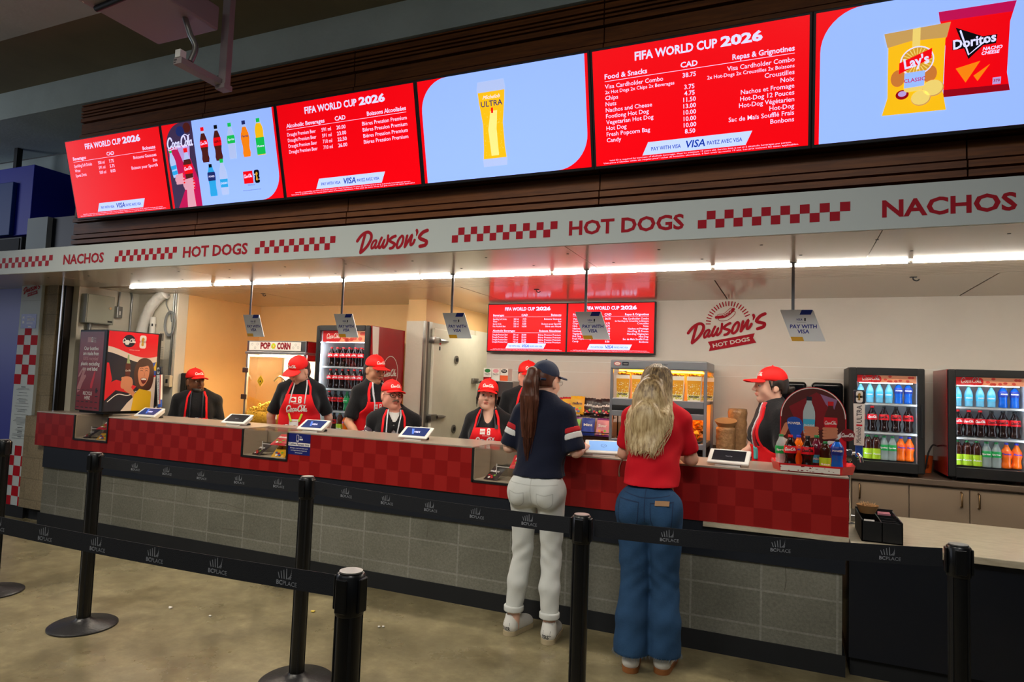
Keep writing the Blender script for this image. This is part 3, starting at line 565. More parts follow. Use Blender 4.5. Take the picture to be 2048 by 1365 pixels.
b.build('display_panel', t)

# ---------------------------------------------------------------- fascia sign band
sg = thing('sign_band', 'long white sign band with red lettering and checks above the counter', 'sign', (-3.2, 3.5, 2.3))
MB().box(-9.3, 3.6, 3.49, 3.51, 2.293, 2.503, M_SIGNW).build('panel', sg)
b = MB(); M = frame((0, 3.4895, 0)); f = .0006
for x0, x1 in ((-6.53, -5.78), (-4.996, -4.303), (-3.521, -2.816), (-1.928, -1.24), (-.456, .261)):
    s = (x1-x0)/16; zc = 2.392; b = MB()
    for k in range(16): b.rect(x0+k*s, x0+(k+1)*s, zc-.046 if k % 2 == 0 else zc, zc if k % 2 == 0 else zc+.046, M_SIGNR, M, f)
    b.build('check_strip', sg)
for tx, x0, x1 in (('NACHOS', -5.636, -5.129), ('HOT DOGS', -4.236, -3.591), ('HOT DOGS', -1.17, -.527), ('NACHOS', .396, .922)): b = MB(); b.text(tx, .112, M_SIGNR, M, x0, 2.352, f, bold=.03, fit=x1-x0); b.build('lettering', sg)
b = MB(); dawson(b, M_SIGNR, M, .55, f, sh=.19, ox=-2.645, oy=2.315); b.build('script_logo', sg)

# ---------------------------------------------------------------- painted logo on the back wall
lg = thing('wall_logo', 'red hot dog stand logo on the back wall beside the menu screens', 'logo', (-.52, 5.995, 2.0)); b = MB(); M = frame((-.859, 5.9955, 1.905)); m = M_SIGNR; wd = .667; s = wd/1645; f = pxm(s, 125, 1090)
dawson(b, m, M, wd, .001); banner(b, m, M_WALL, M, wd, .001)
for k in range(20):
    a = PI-k*math.radians(8.2); b.stroke(f([(1000+380*math.cos(a), 645-402*math.sin(a)), (1000+468*math.cos(a), 645-490*math.sin(a))]), 24*s, m, M, .001, sm=0)
b.stroke(f([(745, 500), (880, 485), (1000, 420), (1100, 325)]), 64*s, m, M, .001)
b.stroke(f([(765, 455), (800, 432), (900, 420), (980, 350), (1030, 302), (1075, 302)]), 11*s, m, M, .001); b.stroke(f([(800, 520), (800, 560), (860, 580), (980, 560), (1090, 480), (1140, 400), (1120, 372), (1090, 378)]), 11*s, m, M, .001); b.stroke(f([(800, 522), (900, 512), (1000, 470), (1090, 378)]), 9*s, m, M, .001)
b.stroke(f([(890, 450), (920, 470), (950, 430), (975, 445), (1000, 395), (1030, 410), (1050, 350)]), 8*s, M_WALL, M, .002, sm=2); b.build('painted_mark', lg)
# small version on the pillar
b = MB(); M = frame((-7.165, 4.0685, 2.175)); dawson(b, m, M, .27, .001, ox=0, oy=.03); banner(b, m, M_SIGNW, M, .27, .001, oy=.03); b.build('pillar_logo', bpy.data.objects['wall_pillar'])

# ---------------------------------------------------------------- two menu screens inside
for k, (x, lab, sec, rh, fs) in enumerate(((-2.812, 'left of two menu screens on the back wall, listing drinks', [('Beverages', 'CAD', 'Boissons', SOFT+[('Non Alcoholic Beer', '355 ml', '16.00', 'Bière sans Alcool')]), ('Alcoholic Beverages', '', 'Boissons Alcoolisées', BEER[3])], .052, .05), (-1.968, 'right of two menu screens on the back wall, listing food', FOOD, .0525, .052))):
    w2, h2 = .824, .464; t = thing('menu_screen', lab, 'screen', (x, 5.93, 1.81), group='menu screens on the back wall'); M = frame((x, 5.93, 1.812))
    MB().box(-.012, w2+.012, -.014, h2+.012, -.045, -.002, M_BLACK, .003, M).build('housing', t); MB().box(.3, .5, .15, .3, -.068, -.045, M_BLACK, 0, M).build('wall_mount', t)
    b = MB(); menu(b, M, w2, h2, sec, rh, fs); b.build('display_panel', t)

# ---------------------------------------------------------------- hanging pay signs
M_SIGNP = mat('sign_plastic', (246, 248, 249), .4); M_PB = mat('print_blue', (26, 44, 150), .45); M_PY = mat('print_yellow', (235, 175, 20), .45)
sp = None; who = ['leftmost hanging pay sign, in front of the cream corner', 'hanging pay sign in front of the tall bottle cooler', 'hanging pay sign in front of the walk-in cooler door', 'hanging pay sign in front of the back wall menu screens', 'rightmost hanging pay sign, beside the painted logo']
for k, (x0, rodx) in enumerate(((-4.373, -4.305), (-3.395, -3.332), (-2.400, -2.327), (-1.372, -1.290), (-.085, .012))):
    if sp is None:
        sp = thing('pay_sign', who[0], 'sign', group='hanging pay signs'); MB().box(-.009, .009, -.003, .003, 0, .30, M_ALU).box(-.02, .02, -.012, .012, .286, .2925, M_ALU).build('rod', sp)
        b = MB(); o = -.072; M = frame((o, -.004, -.19)); p = [(0, .19), (.182, .19), (.252, 0), (.068, 0)]; b.poly(p, M_SIGNP, M, 0, .005)
        b.poly([(.12, .189), (.181, .189), (.17, .16), (.109, .16)], M_PB, M, .0055); b.poly([(.069, .001), (.135, .001), (.126, .027), (.0595, .027)], M_PY, M, .0055)
        b.text('PAY WITH', .032, M_PB, M, .13, .078, .0055, 'C', bold=.025); b.text('VISA', .032, M_PB, M, .13, .048, .0055, 'C', bold=.025); b.text('VISA', .017, M_PB, M, .108, .125, .0055, 'C', bold=.02, shear=.2); trophy_mark(b, M, .139, .131, .018, .0055, M_BLACK, None, M_BLACK); b.rect(.095, .145, .114, .1155, M_INK, M, .0055)
        b.build('panel', sp)
        sp.location = (rodx, 4.258, 2.0)
    else: dup(sp, (rodx, 4.258, 2.0), 0, who[k])
# ---------------------------------------------------------------- fluorescent strip along the front of the inner ceiling
M_TUBE = mat('lit_tube', (255, 242, 214), .3, emit=48.0); M_TUBE.node_tree.nodes['Principled BSDF'].inputs['Emission Color'].default_value = (1, .92, .80, 1)
lt = None
edges = [-5.94, -4.82, -3.74, -2.66, -1.56, -.46, .64, 1.74, 2.84]
places = ['over the drinks dispenser', 'over the popcorn maker', 'over the tall cooler', 'over the walk-in cooler', 'over the inside menu screens', 'over the popcorn warmer', 'over the round display board', 'at the far right end']
for k in range(8):
    if lt is None:
        lt = thing('strip_light', 'lit fluorescent tube '+places[0], 'lamp', group='fluorescent tubes under the soffit'); MB().box(.0, 1.09, -.045, .055, .024, .034, M_WHITE).build('reflector', lt)
        MB().cyl((.006, 0, 0), (1.084, 0, 0), .021, M_TUBE, 14).build('tube', lt, 60); MB().box(.0, .008, -.022, .022, -.022, .024, M_ALU).build('holder', lt); MB().box(1.082, 1.09, -.022, .022, -.022, .024, M_ALU).build('holder', lt); lt.location = (edges[0], 4.338, 2.299)
    else: dup(lt, (edges[k], 4.338, 2.299), 0, 'lit fluorescent tube '+places[k])

# ================================================================ figures: smooth bodies grown from a distance field
class Field:
    def __init__(s, lo, hi, h=.007, fine=None, fh=.0036):
        """lo, hi: corners; fine: (lo, hi) box in which the three axes get a finer spacing"""
        s.ax = []
        for k in range(3):
            if fine is None: s.ax.append(np.arange(lo[k], hi[k]+h, h)); continue
            a, b = fine[0][k], fine[1][k]; left = a-np.arange(1, int(max(0, a-lo[k])/h)+2)[::-1]*h; mid = np.arange(a, b, fh); right = mid[-1]+np.arange(1, int(max(0, hi[k]-b)/h)+2)*h
            s.ax.append(np.concatenate([left, mid, right]))
        s.F = np.full([len(a) for a in s.ax], 1.0, np.float32)
    def sub(s, lo, hi):
        sl = tuple(slice(max(0, np.searchsorted(a, l)-1), min(len(a), np.searchsorted(a, h)+1)) for a, l, h in zip(s.ax, lo, hi))
        X, Y, Z = np.meshgrid(*[a[q].astype(np.float32) for a, q in zip(s.ax, sl)], indexing='ij', sparse=True); return sl, X, Y, Z
    def put(s, sl, d, k, mode):
        A = s.F[sl]
        if mode == 'u':
            if k > 0: hh = np.maximum(k-np.abs(A-d), 0)/k; s.F[sl] = np.minimum(A, d)-hh*hh*k*.25
            else: s.F[sl] = np.minimum(A, d)
        else:
            d = -d
            if k > 0: hh = np.maximum(k-np.abs(A-d), 0)/k; s.F[sl] = np.maximum(A, d)+hh*hh*k*.25
            else: s.F[sl] = np.maximum(A, d)
    def cap(s, a, b, ra, rb=None, k=.02, mode='u', sq=None):
        rb = ra if rb is None else rb; a = np.array(a, float); b = np.array(b, float); m = max(ra, rb)+k+.012
        sl, X, Y, Z = s.sub(np.minimum(a, b)-m, np.maximum(a, b)+m); d = b-a; L = float(d@d)+1e-12
        t = np.clip(((X-a[0])*d[0]+(Y-a[1])*d[1]+(Z-a[2])*d[2])/L, 0, 1)
        D = np.sqrt((X-a[0]-t*d[0])**2+(Y-a[1]-t*d[1])**2+(Z-a[2]-t*d[2])**2)-(ra+(rb-ra)*t); s.put(sl, D, k, mode); return s
    def chain(s, pts, rs, k=.02, mode='u'):
        for i in range(len(pts)-1): s.cap(pts[i], pts[i+1], rs[i], rs[i+1], k, mode)
        return s
    def ell(s, c, r, k=.02, mode='u', R=None):
        c = np.array(c, float); r = np.array(r, float); m = (max(r) if R is not None else r)+k+.012
        sl, X, Y, Z = s.sub(c-m, c+m); x, y, z = X-c[0], Y-c[1], Z-c[2]
        if R is not None: x, y, z = (R[0][i]*x+R[1][i]*y+R[2][i]*z for i in range(3))
        k0 = np.sqrt((x/r[0])**2+(y/r[1])**2+(z/r[2])**2); k1 = np.sqrt((x/r[0]**2)**2+(y/r[1]**2)**2+(z/r[2]**2)**2)+1e-9
        s.put(sl, k0*(k0-1)/k1, k, mode); return s
    def fn(s, f, mode='i'):
        X, Y, Z = np.meshgrid(*[a.astype(np.float32) for a in s.ax], indexing='ij', sparse=True); d = f(X, Y, Z)
        s.F = np.maximum(s.F, d).astype(np.float32) if mode == 'i' else (s.F+d).astype(np.float32); return s
    def mesh(s):
        F = s.F; F[0], F[-1] = 1, 1; F[:, 0], F[:, -1] = 1, 1; F[:, :, 0], F[:, :, -1] = 1, 1; S = F < 0; n = F.shape; c = np.zeros([q-1 for q in n], np.int16)
        for i in (0, 1):
            for j in (0, 1):
                for k in (0, 1): c += S[i:n[0]-1+i, j:n[1]-1+j, k:n[2]-1+k]
        cells = np.argwhere((c > 0) & (c < 8)); idx = np.full(c.shape, -1, np.int32); idx[tuple(cells.T)] = np.arange(len(cells)); P = np.zeros((len(cells), 3)); cnt = np.zeros(len(cells))
        co = [np.array([i, j, k]) for i in (0, 1) for j in (0, 1) for k in (0, 1)]
        for a in range(8):
            for b in range(a+1, 8):
                if np.abs(co[a]-co[b]).sum() != 1: continue
                pa, pb = cells+co[a], cells+co[b]; fa = F[tuple(pa.T)]; fb = F[tuple(pb.T)]; m = (fa < 0) != (fb < 0); t = np.where(m, fa/np.where(m, fa-fb, 1), 0)
                for d in range(3): P[:, d] += np.where(m, s.ax[d][pa[:, d]]*(1-t)+s.ax[d][pb[:, d]]*t, 0)
                cnt += m
        P /= cnt[:, None]; faces = []
        for d in range(3):
            e = [0, 0, 0]; e[d] = 1; A = S[tuple(slice(0, q-e[i]) for i, q in enumerate(n))]; B = S[tuple(slice(e[i], None) for i in range(3))]; E = np.argwhere(A != B); ins = A[tuple(E.T)]
            u, v = [(1, 2), (2, 0), (0, 1)][d]; q = []
            for du, dv in ((-1, -1), (0, -1), (0, 0), (-1, 0)):
                o = E.copy(); o[:, u] += du; o[:, v] += dv; q.append(idx[tuple(np.clip(o, 0, np.array(c.shape)-1).T)])
            Q = np.stack(q, 1); Q = np.where(ins[:, None], Q, Q[:, ::-1]); faces.append(Q[(Q >= 0).all(1)])
        return P, np.concatenate(faces)
def grow(fld, name, parent, mats, pick=None, label=None, smooth_it=1):
    """mesh of a field in the local space of its parent thing; pick(P of face centres) -> material index"""
    P, Q = fld.mesh()
    for _ in range(smooth_it):
        acc = np.zeros_like(P); n = np.zeros(len(P))
        for a, b in ((0, 1), (1, 2), (2, 3), (3, 0)):
            np.add.at(acc, Q[:, a], P[Q[:, b]]); np.add.at(acc, Q[:, b], P[Q[:, a]]); np.add.at(n, Q[:, a], 1); np.add.at(n, Q[:, b], 1)
        P = P*.55+acc/np.maximum(n, 1)[:, None]*.45
    me = bpy.data.meshes.new(name); me.from_pydata(P.tolist(), [], Q.tolist())
    for m in (mats if isinstance(mats, (list, tuple)) else [mats]): me.materials.append(m)
    if pick is not None: me.polygons.foreach_set('material_index', pick(P[Q].mean(1)).astype(np.int32))
    me.polygons.foreach_set('use_smooth', [True]*len(Q)); me.update()
    o = bpy.data.objects.new(name, me); COL.objects.link(o); o.parent = parent
    if label: o['label'] = label
    o_tree = BVHTree.FromPolygons(P.tolist(), Q.tolist()); return o, o_tree
def wrap(mb, tree, d=(0, 1, 0), off=.0015, far=.6):
    """lay flat artwork (local coordinates, in front of the body) onto a surface along direction d"""
    d = Vector(d).normalized(); out = []
    for q in mb.v:
        q = Vector(q); h = tree.ray_cast(q-d*far, d, 2*far)
        out.append(tuple(h[0]-d*off) if h[0] is not None else None)
    ok = [p for p in out if p]; fb = ok[0] if ok else (0, 0, 0); mb.v = [p if p else fb for p in out]
    keep = [i for i, f in enumerate(mb.f) if all(out[j] for j in f)]; mb.f = [mb.f[i] for i in keep]; mb.m = [mb.m[i] for i in keep]; return mb

SKINS = {}
def skin(name, c): m = mat('skin_'+name, c, .48, spec=.35, var=.04, vscale=14); m['col'] = c; return m
M_LIP = mat('lips', (176, 92, 86), .4); M_EYEW = mat('eye_white', (196, 188, 180), .2); M_IRIS = mat('iris', (58, 40, 28), .15)
M_BLKCL = mat('black_cloth', (20, 20, 23), .85, spec=.2, bump=.25, bscale=60, sheen=.15); M_APRON = mat('apron_red', (224, 18, 28), .7, spec=.3, bump=.12, bscale=40); M_CAPR = mat('cap_red', (230, 26, 24), .65, spec=.3); M_TROU = mat('dark_trousers', (26, 27, 32), .85)
M_PRINTW = mat('print_white', (236, 232, 228), .55); M_LANY = mat('lanyard_dark', (30, 32, 44), .55); M_LANW = mat('lanyard_print', (205, 208, 214), .5)

def lip_of(m):
    if 'lips_'+m.name not in MATS:
        c = m['col']; mat('lips_'+m.name, (c[0]*.90, c[1]*.70, c[2]*.70), .4)
    return MATS['lips_'+m.name]
def rotm(yaw=0, pitch=0, roll=0):
    """yaw turns the face to its own left (+), pitch > 0 looks down, roll tips to its own left"""
    return Matrix.Rotation(yaw, 3, 'Z') @ Matrix.Rotation(pitch, 3, 'X') @ Matrix.Rotation(roll, 3, 'Y')
class Person:
    """local space: feet at z = 0, facing -Y, the person's left hand at +X"""
    def __init__(s, label, loc, face, H=1.68, female=True, lean=(0, 0), crouch=0, head=(0, 0, 0), width=1.0, girth=1.0, headfwd=.0, hoff=(0, 0, 0)):
        s.root = thing('person', label, 'person', loc, face); k = H/1.70; s.k = k; s.fem = female; s.w = width; s.g = girth; lx, ly = lean
        z = lambda v: v*k-crouch
        s.hip = np.array([lx*.0, ly*.0, z(.93)]); s.waist = np.array([lx*.35, ly*.35, z(1.08)]); s.chest = np.array([lx*.75, ly*.75, z(1.27)]); s.neck = np.array([lx, ly, z(1.445)])
        s.hc = np.array([lx*1.1+hoff[0], ly*1.1-headfwd+hoff[1], z(1.575)+hoff[2]]); s.HR = rotm(*head); s.sw = (.143 if female else .168)*k*width
        s.sh = {q: np.array([lx*.95+q*s.sw, ly*.95+.01, z(1.372)]) for q in (1, -1)}; s.z = z
        s.feet = {q: np.array([q*.095, .0, 0.]) for q in (1, -1)}
    def hp(s, p): return np.array(s.HR @ Vector(p))*s.k**.5+s.hc
    def torso(s, f, inf=0.0, bottom=True):
        k, g, w = s.k, s.g, s.w
        if bottom: f.ell(s.hip+[0, .01, 0], (.168*k*w+inf, .122*k*g+inf, .13*k+inf), .05)
        f.ell(s.waist+[0, 0, .0], (.138*k*w*max(1, g*.97)+inf, .108*k*g+inf, .15*k+inf), .06); f.ell(s.chest, (.152*k*w+inf, .112*k*g+inf, .19*k+inf), .06)
        f.chain([s.sh[-1], s.neck+[0, .014, -.025], s.sh[1]], [.043*k+inf, .062*k+inf, .043*k+inf], .04)
        for q in (1, -1): f.cap(s.sh[q]+(s.neck-s.sh[q])*.35, s.neck+[0, .018, .015], .036*k+inf*.9, .045*k+inf*.7, .04)
        if s.fem:
            for q in (1, -1): f.ell(s.chest+[q*.068*k*w, -.078*k*g, -.02*k], (.058*k*w+inf, .046*k+inf, .06*k+inf), .05)
        elif g > 1.1: f.ell(s.waist+[0, -.05, .02], (.13*w+inf, .1*g+inf, .14+inf), .06)
    def arms(s, L, R):
        """elbow and wrist for the left (+X) and right (-X) arm"""
        s.el = {1: np.array(L[0], float), -1: np.array(R[0], float)}; s.wr = {1: np.array(L[1], float), -1: np.array(R[1], float)}; s.hd = {1: L[2] if len(L) > 2 else None, -1: R[2] if len(R) > 2 else None}; return s
    def hand(s, f, q, curl=.5):
        """palm, four bent fingers of unequal length and a thumb from the side of the palm"""
        w = s.wr[q]; d = s.hd[q]; d = np.array(d, float) if d is not None else w-s.el[q]; d = d/np.linalg.norm(d)
        n = np.array([0, 0, -1.0]) if abs(d[2]) < .8 else np.array([-q*1.0, .25, 0]); n = n-d*(n@d); n /= np.linalg.norm(n); a = np.cross(d, n); th = a if (np.cross(d, n)@np.array([-q, -.6, .2])) > 0 else -a
        f.cap(w, w+d*.03, .025, .026, .015); f.cap(w+d*.03-th*.018, w+d*.078-th*.026, .016, .014, .012); f.cap(w+d*.03+th*.018, w+d*.08+th*.026, .017, .014, .012); f.cap(w+d*.03, w+d*.08, .017, .014, .012)
        for i, (o, L) in enumerate(((.029, .068), (.01, .078), (-.009, .072), (-.027, .056))):
            b = w+d*.082+th*o; c1 = curl*(.9+.12*i); d1 = d*math.cos(c1)+n*math.sin(c1); d2 = d*math.cos(2.1*c1)+n*math.sin(2.1*c1); m = b+d1*L*.55; f.cap(b, m, .0095, .0088, .004); f.cap(m, m+d2*L*.5, .0088, .0075, .004)
        t0 = w+d*.03+th*.024; t1 = t0+(d*.7+th*.6+n*.3)*.036; f.cap(t0, t1, .0125, .0105, .01); f.cap(t1, t1+(d*.9+th*.1+n*.4)*.03, .0102, .008, .004)
    def head_field(s, f, jaw=1.0, nose=1.0, cheek=1.0):
        P = s.hp; R = [[s.HR[i][j] for j in range(3)] for i in range(3)]; K = s.k**.5
        E = lambda c, r, k=.02, mode='u': f.ell(P(c), tuple(v*K for v in r), k, mode, R)
        E((0, .014, .032), (.073, .092, .083), .02); E((0, -.026, -.03), (.057*cheek, .064, .078), .03); E((0, -.066, -.091), (.026*jaw, .023, .021), .03)
        for q in (1, -1):
            E((q*.033, -.06, -.03), (.026*cheek, .026, .03), .02); E((q*.045, .0, -.06), (.018*jaw, .045, .03), .03); E((q*.075, .014, -.008), (.009, .02, .031), .008); E((q*.076, .006, -.03), (.008, .01, .013), .008)
        f.cap(P((-.038, -.078, .024)), P((.038, -.078, .024)), .013*K, None, .02)
        for q in (1, -1): E((q*.031, -.099, .003), (.0185, .0155, .0082), .009, 's'); E((q*.031, -.086, .0125), (.017, .009, .0045), .006)
        f.cap(P((0, -.088, .016)), P((0, -.112*nose, -.024)), .007*K, .0098*K, .012)
        for q in (1, -1): E((q*.010, -.1*nose, -.029), (.0072, .0095, .0065), .006)
        f.cap(P((-.018, -.087, -.0505)), P((0, -.0985, -.052)), .0048*K, .0062*K, .005); f.cap(P((.018, -.087, -.0505)), P((0, -.0985, -.052)), .0048*K, .0062*K, .005)
        f.cap(P((-.013, -.09, -.0625)), P((.013, -.09, -.0625)), .0062*K, None, .005)
        f.cap(P((0, .02, -.05)), s.neck+[0, .012, -.05], .05*K*(1 if s.fem else 1.12), .062*K*(1 if s.fem else 1.1), .03)
    def body(s, skin_m, lips=True, jaw=1.0, nose=1.0, cheek=1.0, hands=(True, True), gaze=(0, 0), iris=None, curl=.5, brow=None):
        k = s.k; lo = np.minimum.reduce([s.hip-[.3, .25, 0], s.el[1]-.15, s.el[-1]-.15, s.wr[1]-.22, s.wr[-1]-.22, s.hc-.2]); hi = np.maximum.reduce([s.hip+[.3, .25, 0], s.el[1]+.15, s.el[-1]+.15, s.wr[1]+.22, s.wr[-1]+.22, s.hc+.2]); lo[2] = 0.02
        f = Field(lo, hi, .0085, (s.hc-[.1, .14, .14], s.hc+[.1, .12, .13]), .0036); s.torso(f, -.012)
        for q in (1, -1):
            f.chain([s.sh[q], s.el[q]], [.042*k, .037*k], .03); f.chain([s.el[q], s.el[q]*.72+s.wr[q]*.28, s.wr[q]], [.036*k, .037*k, .0245*k], .012); s.hand(f, q, curl)
            hp_ = s.hip+[q*.088*k*s.w, .012, -.05]; kn = s.feet[q]*.55+s.hip*[.45, .45, 0]+[q*.03, -.02, s.z(.49)]; an = s.feet[q]+[0, .03, .1]
            f.chain([hp_, kn], [.072*k, .047*k], .04); f.chain([kn, kn*.5+an*.5+[0, .012, 0], an], [.047*k, .042*k, .032*k], .02); f.cap(an, s.feet[q]+[0, .03, .05], .036*k, .04*k, .02)
        s.head_field(f, jaw, nose, cheek)
        inv = s.HR.transposed(); IM = np.array([[inv[i][j] for j in range(3)] for i in range(3)]); K = k**.5
        def pick(c):
            L = ((c-s.hc)/K) @ IM.T; return ((np.abs(L[:, 0]) < .0185-.25*np.abs(L[:, 2]+.057)) & (L[:, 2] > -.0685) & (L[:, 2] < -.0465) & (L[:, 1] < -.084)).astype(int) if lips else np.zeros(len(c))
        o, t = grow(f, 'body', s.root, [skin_m, lip_of(skin_m)], pick); s.tree = t
        for q in (1, -1):
            b = MB(); b.ball((0, 0, 0), .0122*K, M_EYEW, 20); g = Vector((math.sin(gaze[0])*math.cos(gaze[1]), -math.cos(gaze[0])*math.cos(gaze[1]), math.sin(gaze[1])))
            b.m = [0]*len(b.m); b.mi(iris or M_IRIS)
            for i, fc in enumerate(b.f):
                c = sum((Vector(b.v[j]) for j in fc), Vector())/len(fc)
                if c.normalized().dot(g) > .80: b.m[i] = 1
            Rm = Matrix.Translation(Vector(s.hp((q*.031, -.0785, .003)))) @ s.HR.to_4x4(); b.v = [tuple(Rm @ Vector(v)) for v in b.v]; local(b, 'eye', s.root, 180)
            if brow: b = MB(); pts = catmull([s.hp((q*.014, -.0945, .0245)), s.hp((q*.03, -.0935, .0285)), s.hp((q*.046, -.08, .0205))], 4); b.tube(pts, [.0025, .003, .003, .0035, .0035, .003, .0025, .002, .0015], brow, 6); local(b, 'eyebrow', s.root, 180)
        return s
    def shirt(s, m, sleeve=.75, hem=None, neck=.068, name='shirt', collar=True, inf=.011, sl_r=.011, extra=None, pick=None, open_v=0, untuck=0, h=.0085):
        k = s.k; pts = [s.hip, s.sh[1], s.sh[-1], s.el[1], s.el[-1]]+([s.wr[1], s.wr[-1]] if sleeve > 1 else []); lo = np.minimum.reduce(pts)-.2; hi = np.maximum.reduce(pts)+.2; hi[2] = s.neck[2]+.08; hem = s.z(.93) if hem is None else hem; lo[2] = hem-.05
        f = Field(lo, hi, h); s.torso(f, inf+.004)
        for q in (1, -1):
            e = s.sh[q]+(s.el[q]-s.sh[q])*min(sleeve, 1); f.cap(s.sh[q], e, .045*k+sl_r*.8, .047*k+sl_r, .03)
            if sleeve > 1: f.cap(s.el[q], s.wr[q]+(s.el[q]-s.wr[q])*.1, .046*k+.012, .036*k+.01, .02)
            d = (s.el[q]-s.sh[q]); d = d/np.linalg.norm(d)
            if sleeve <= 1: f.cap(e+d*.13, e+d*.155, .115, .115, 0, 's')
        if untuck: f.ell(s.hip+[0, .01, -.02], (.19*k*s.w, .14*k*s.g, .12), .05)
        if collar: f.chain([s.neck+[0, .035, -.012], s.neck+[0, .04, .022]], [.06*k, .056*k], .02)
        f.cap(s.neck+[0, .01, -.055], s.neck+[0, -.02, .12], neck*k*.86, neck*k, .012, 's')
        if open_v: f.cap(s.neck+[0, -.06, -.01], s.neck+[0, -.12*s.g-.03, -open_v], .045, .012, .01, 's')
        if extra: extra(f)
        rr = rng.uniform(0, 6, 3)
        f.fn(lambda X, Y, Z: .0022*np.sin(Z*46+X*17+rr[0]+2*np.sin(X*11+rr[1]))*np.cos(X*21-Y*13+rr[2]), 'a'); f.fn(lambda X, Y, Z: (hem-Z)+0*X+0*Y)
        o, t = grow(f, name, s.root, m, pick); s.cloth = f; s.ctree = t; return o
    def on_cloth(s, name, m, region, th=.008, zlo=None, zhi=None, front=True, label=None, parent=None, inf=None, h=.006, side=None):
        """a layer lying on the shirt where region(X, Z) < 0, on the front half"""
        f = Field(np.array([s.cloth.ax[0][0], s.cloth.ax[1][0], zlo if zlo is not None else s.cloth.ax[2][0]]), np.array([s.cloth.ax[0][-1], s.cloth.ax[1][-1], zhi if zhi is not None else s.cloth.ax[2][-1]]), h); k = s.k
        s.torso(f, .017+th if inf is None else inf)
        if s.g > 1: pass
        f.fn(lambda X, Y, Z: region(X, Z)+0*Y); yc = s.chest[1]
        f.fn(lambda X, Y, Z: (Y-(yc+.03))*(1 if front else -1)+0*X+0*Z); return grow(f, name, parent or s.root, m, label=label)
    def apron(s, m=None, top=None, wtop=.105, wbot=.2, mid=None, cx=0.0, bib=.30, straps=True):
        k = s.k; m = m or M_APRON; wtop = wtop+.012; wbot = wbot+.03; top = top or s.z(1.30); mid = mid or s.z(1.06); c0 = s.chest[0]+cx; c1 = s.hip[0]+cx*.5
        def region(X, Z):
            t = np.clip((top-Z)/(top-mid), 0, 1.0); half = wtop+(wbot-wtop)*t**1.5; c = c0+(c1-c0)*np.clip((top-Z)/(top-s.hip[2]), 0, 1); return np.maximum(np.abs(X-c)-half, Z-top)
        o, t = s.on_cloth('apron', m, region, .007, zlo=s.z(.62), zhi=top+.03); s.atree = t; s.apron_o = o
        if straps:
            for q in (1, -1): s.strap('apron_strap', m, [(c0+q*(wtop-.012), top-.01), (s.neck[0]+q*.085*k, s.z(1.40)), (s.neck[0]+q*.062*k, s.z(1.455))], .0095)
        return o
    def strap(s, name, m, line, hw, th=.008, printed=None):
        P = np.array(line, float)
        def region(X, Z):
            D = 9.0
            for a, b in zip(P[:-1], P[1:]):
                d = b-a; t = np.clip(((X-a[0])*d[0]+(Z-a[1])*d[1])/(d@d), 0, 1); D = np.minimum(D, np.sqrt((X-a[0]-t*d[0])**2+(Z-a[1]-t*d[1])**2))
            return D-hw
        return s.on_cloth(name, m, region, th, zlo=P[:, 1].min()-.03, zhi=P[:, 1].max()+.03, h=.005)
    def print_on(s, tree, name, fn, parent=None, cz=0, cx=0, d=(0, 1, 0)):
        b = MB(); fn(b, Matrix(((1, 0, 0, cx), (0, 0, -1, s.chest[1]), (0, 1, 0, cz), (0, 0, 0, 1)))); wrap(b, tree, d, .002); return local(b, name, parent or s.root)
    def cap_hat(s, m, logo=True, brim_dir=0, back_gap=False, name='cap', strap_m=None):
        K = s.k**.5; P = s.hp; R = [[s.HR[i][j] for j in range(3)] for i in range(3)]; lo = s.hc-[.25, .25, .08]; hi = s.hc+[.25, .25, .2]; f = Field(lo, hi, .0055)
        f.ell(P((0, .012, .05)), (.083*K, .1*K, .088*K), 0, 'u', R); inv = np.array([[R[j][i] for j in range(3)] for i in range(3)])
        def below(X, Y, Z):
            x, y, z = X-s.hc[0], Y-s.hc[1], Z-s.hc[2]; lz = inv[2][0]*x+inv[2][1]*y+inv[2][2]*z; ly = inv[1][0]*x+inv[1][1]*y+inv[1][2]*z; return (.034*K-.12*ly)-lz
        f.fn(below)
        if back_gap: f.ell(P((0, .115, .045)), (.038*K, .04*K, .03*K), .004, 's', R)
        g = Field(lo, hi, .0055); g.ell(P((0, -.075, .036)), (.079*K, .105*K, .012*K), 0, 'u', R)
        def front(X, Y, Z):
            x, y, z = X-s.hc[0], Y-s.hc[1], Z-s.hc[2]; ly = inv[1][0]*x+inv[1][1]*y+inv[1][2]*z; lz = inv[2][0]*x+inv[2][1]*y+inv[2][2]*z; lx = inv[0][0]*x+inv[0][1]*y+inv[0][2]*z
            q = lz-(.046-3.6*lx*lx+.10*(ly+.08)); return np.maximum(np.maximum(ly+.055*K, np.sqrt((lx/.078)**2+((ly+.08)/.1)**2)*.09-.09), np.abs(q)-.0042)
        g2 = Field(lo, hi, .0045); g2.F[:] = -1; g2.fn(front)
        o, t = grow(f, name, s.root, m); s.cap_o = o; s.cap_t = t; b_, bt = grow(g2, 'brim', o, m)
        b = MB(); b.ball(tuple(P((0, .012, .138))), .007, m, 8); local(b, 'button', o, 180)
        if logo:
            b = MB(); dirn = s.HR @ Vector((0, 1, -.25)); Mx = Matrix.Translation(Vector(P((0, -.08, .078)))) @ (s.HR.to_4x4() @ Matrix.Rotation(PI/2, 4, 'X')); coke(b, M_PRINTW, Mx, 0, -.008, .085, 0, k=1.2); wrap(b, t, dirn, .002); local(b, 'cap_logo', o)
        return o
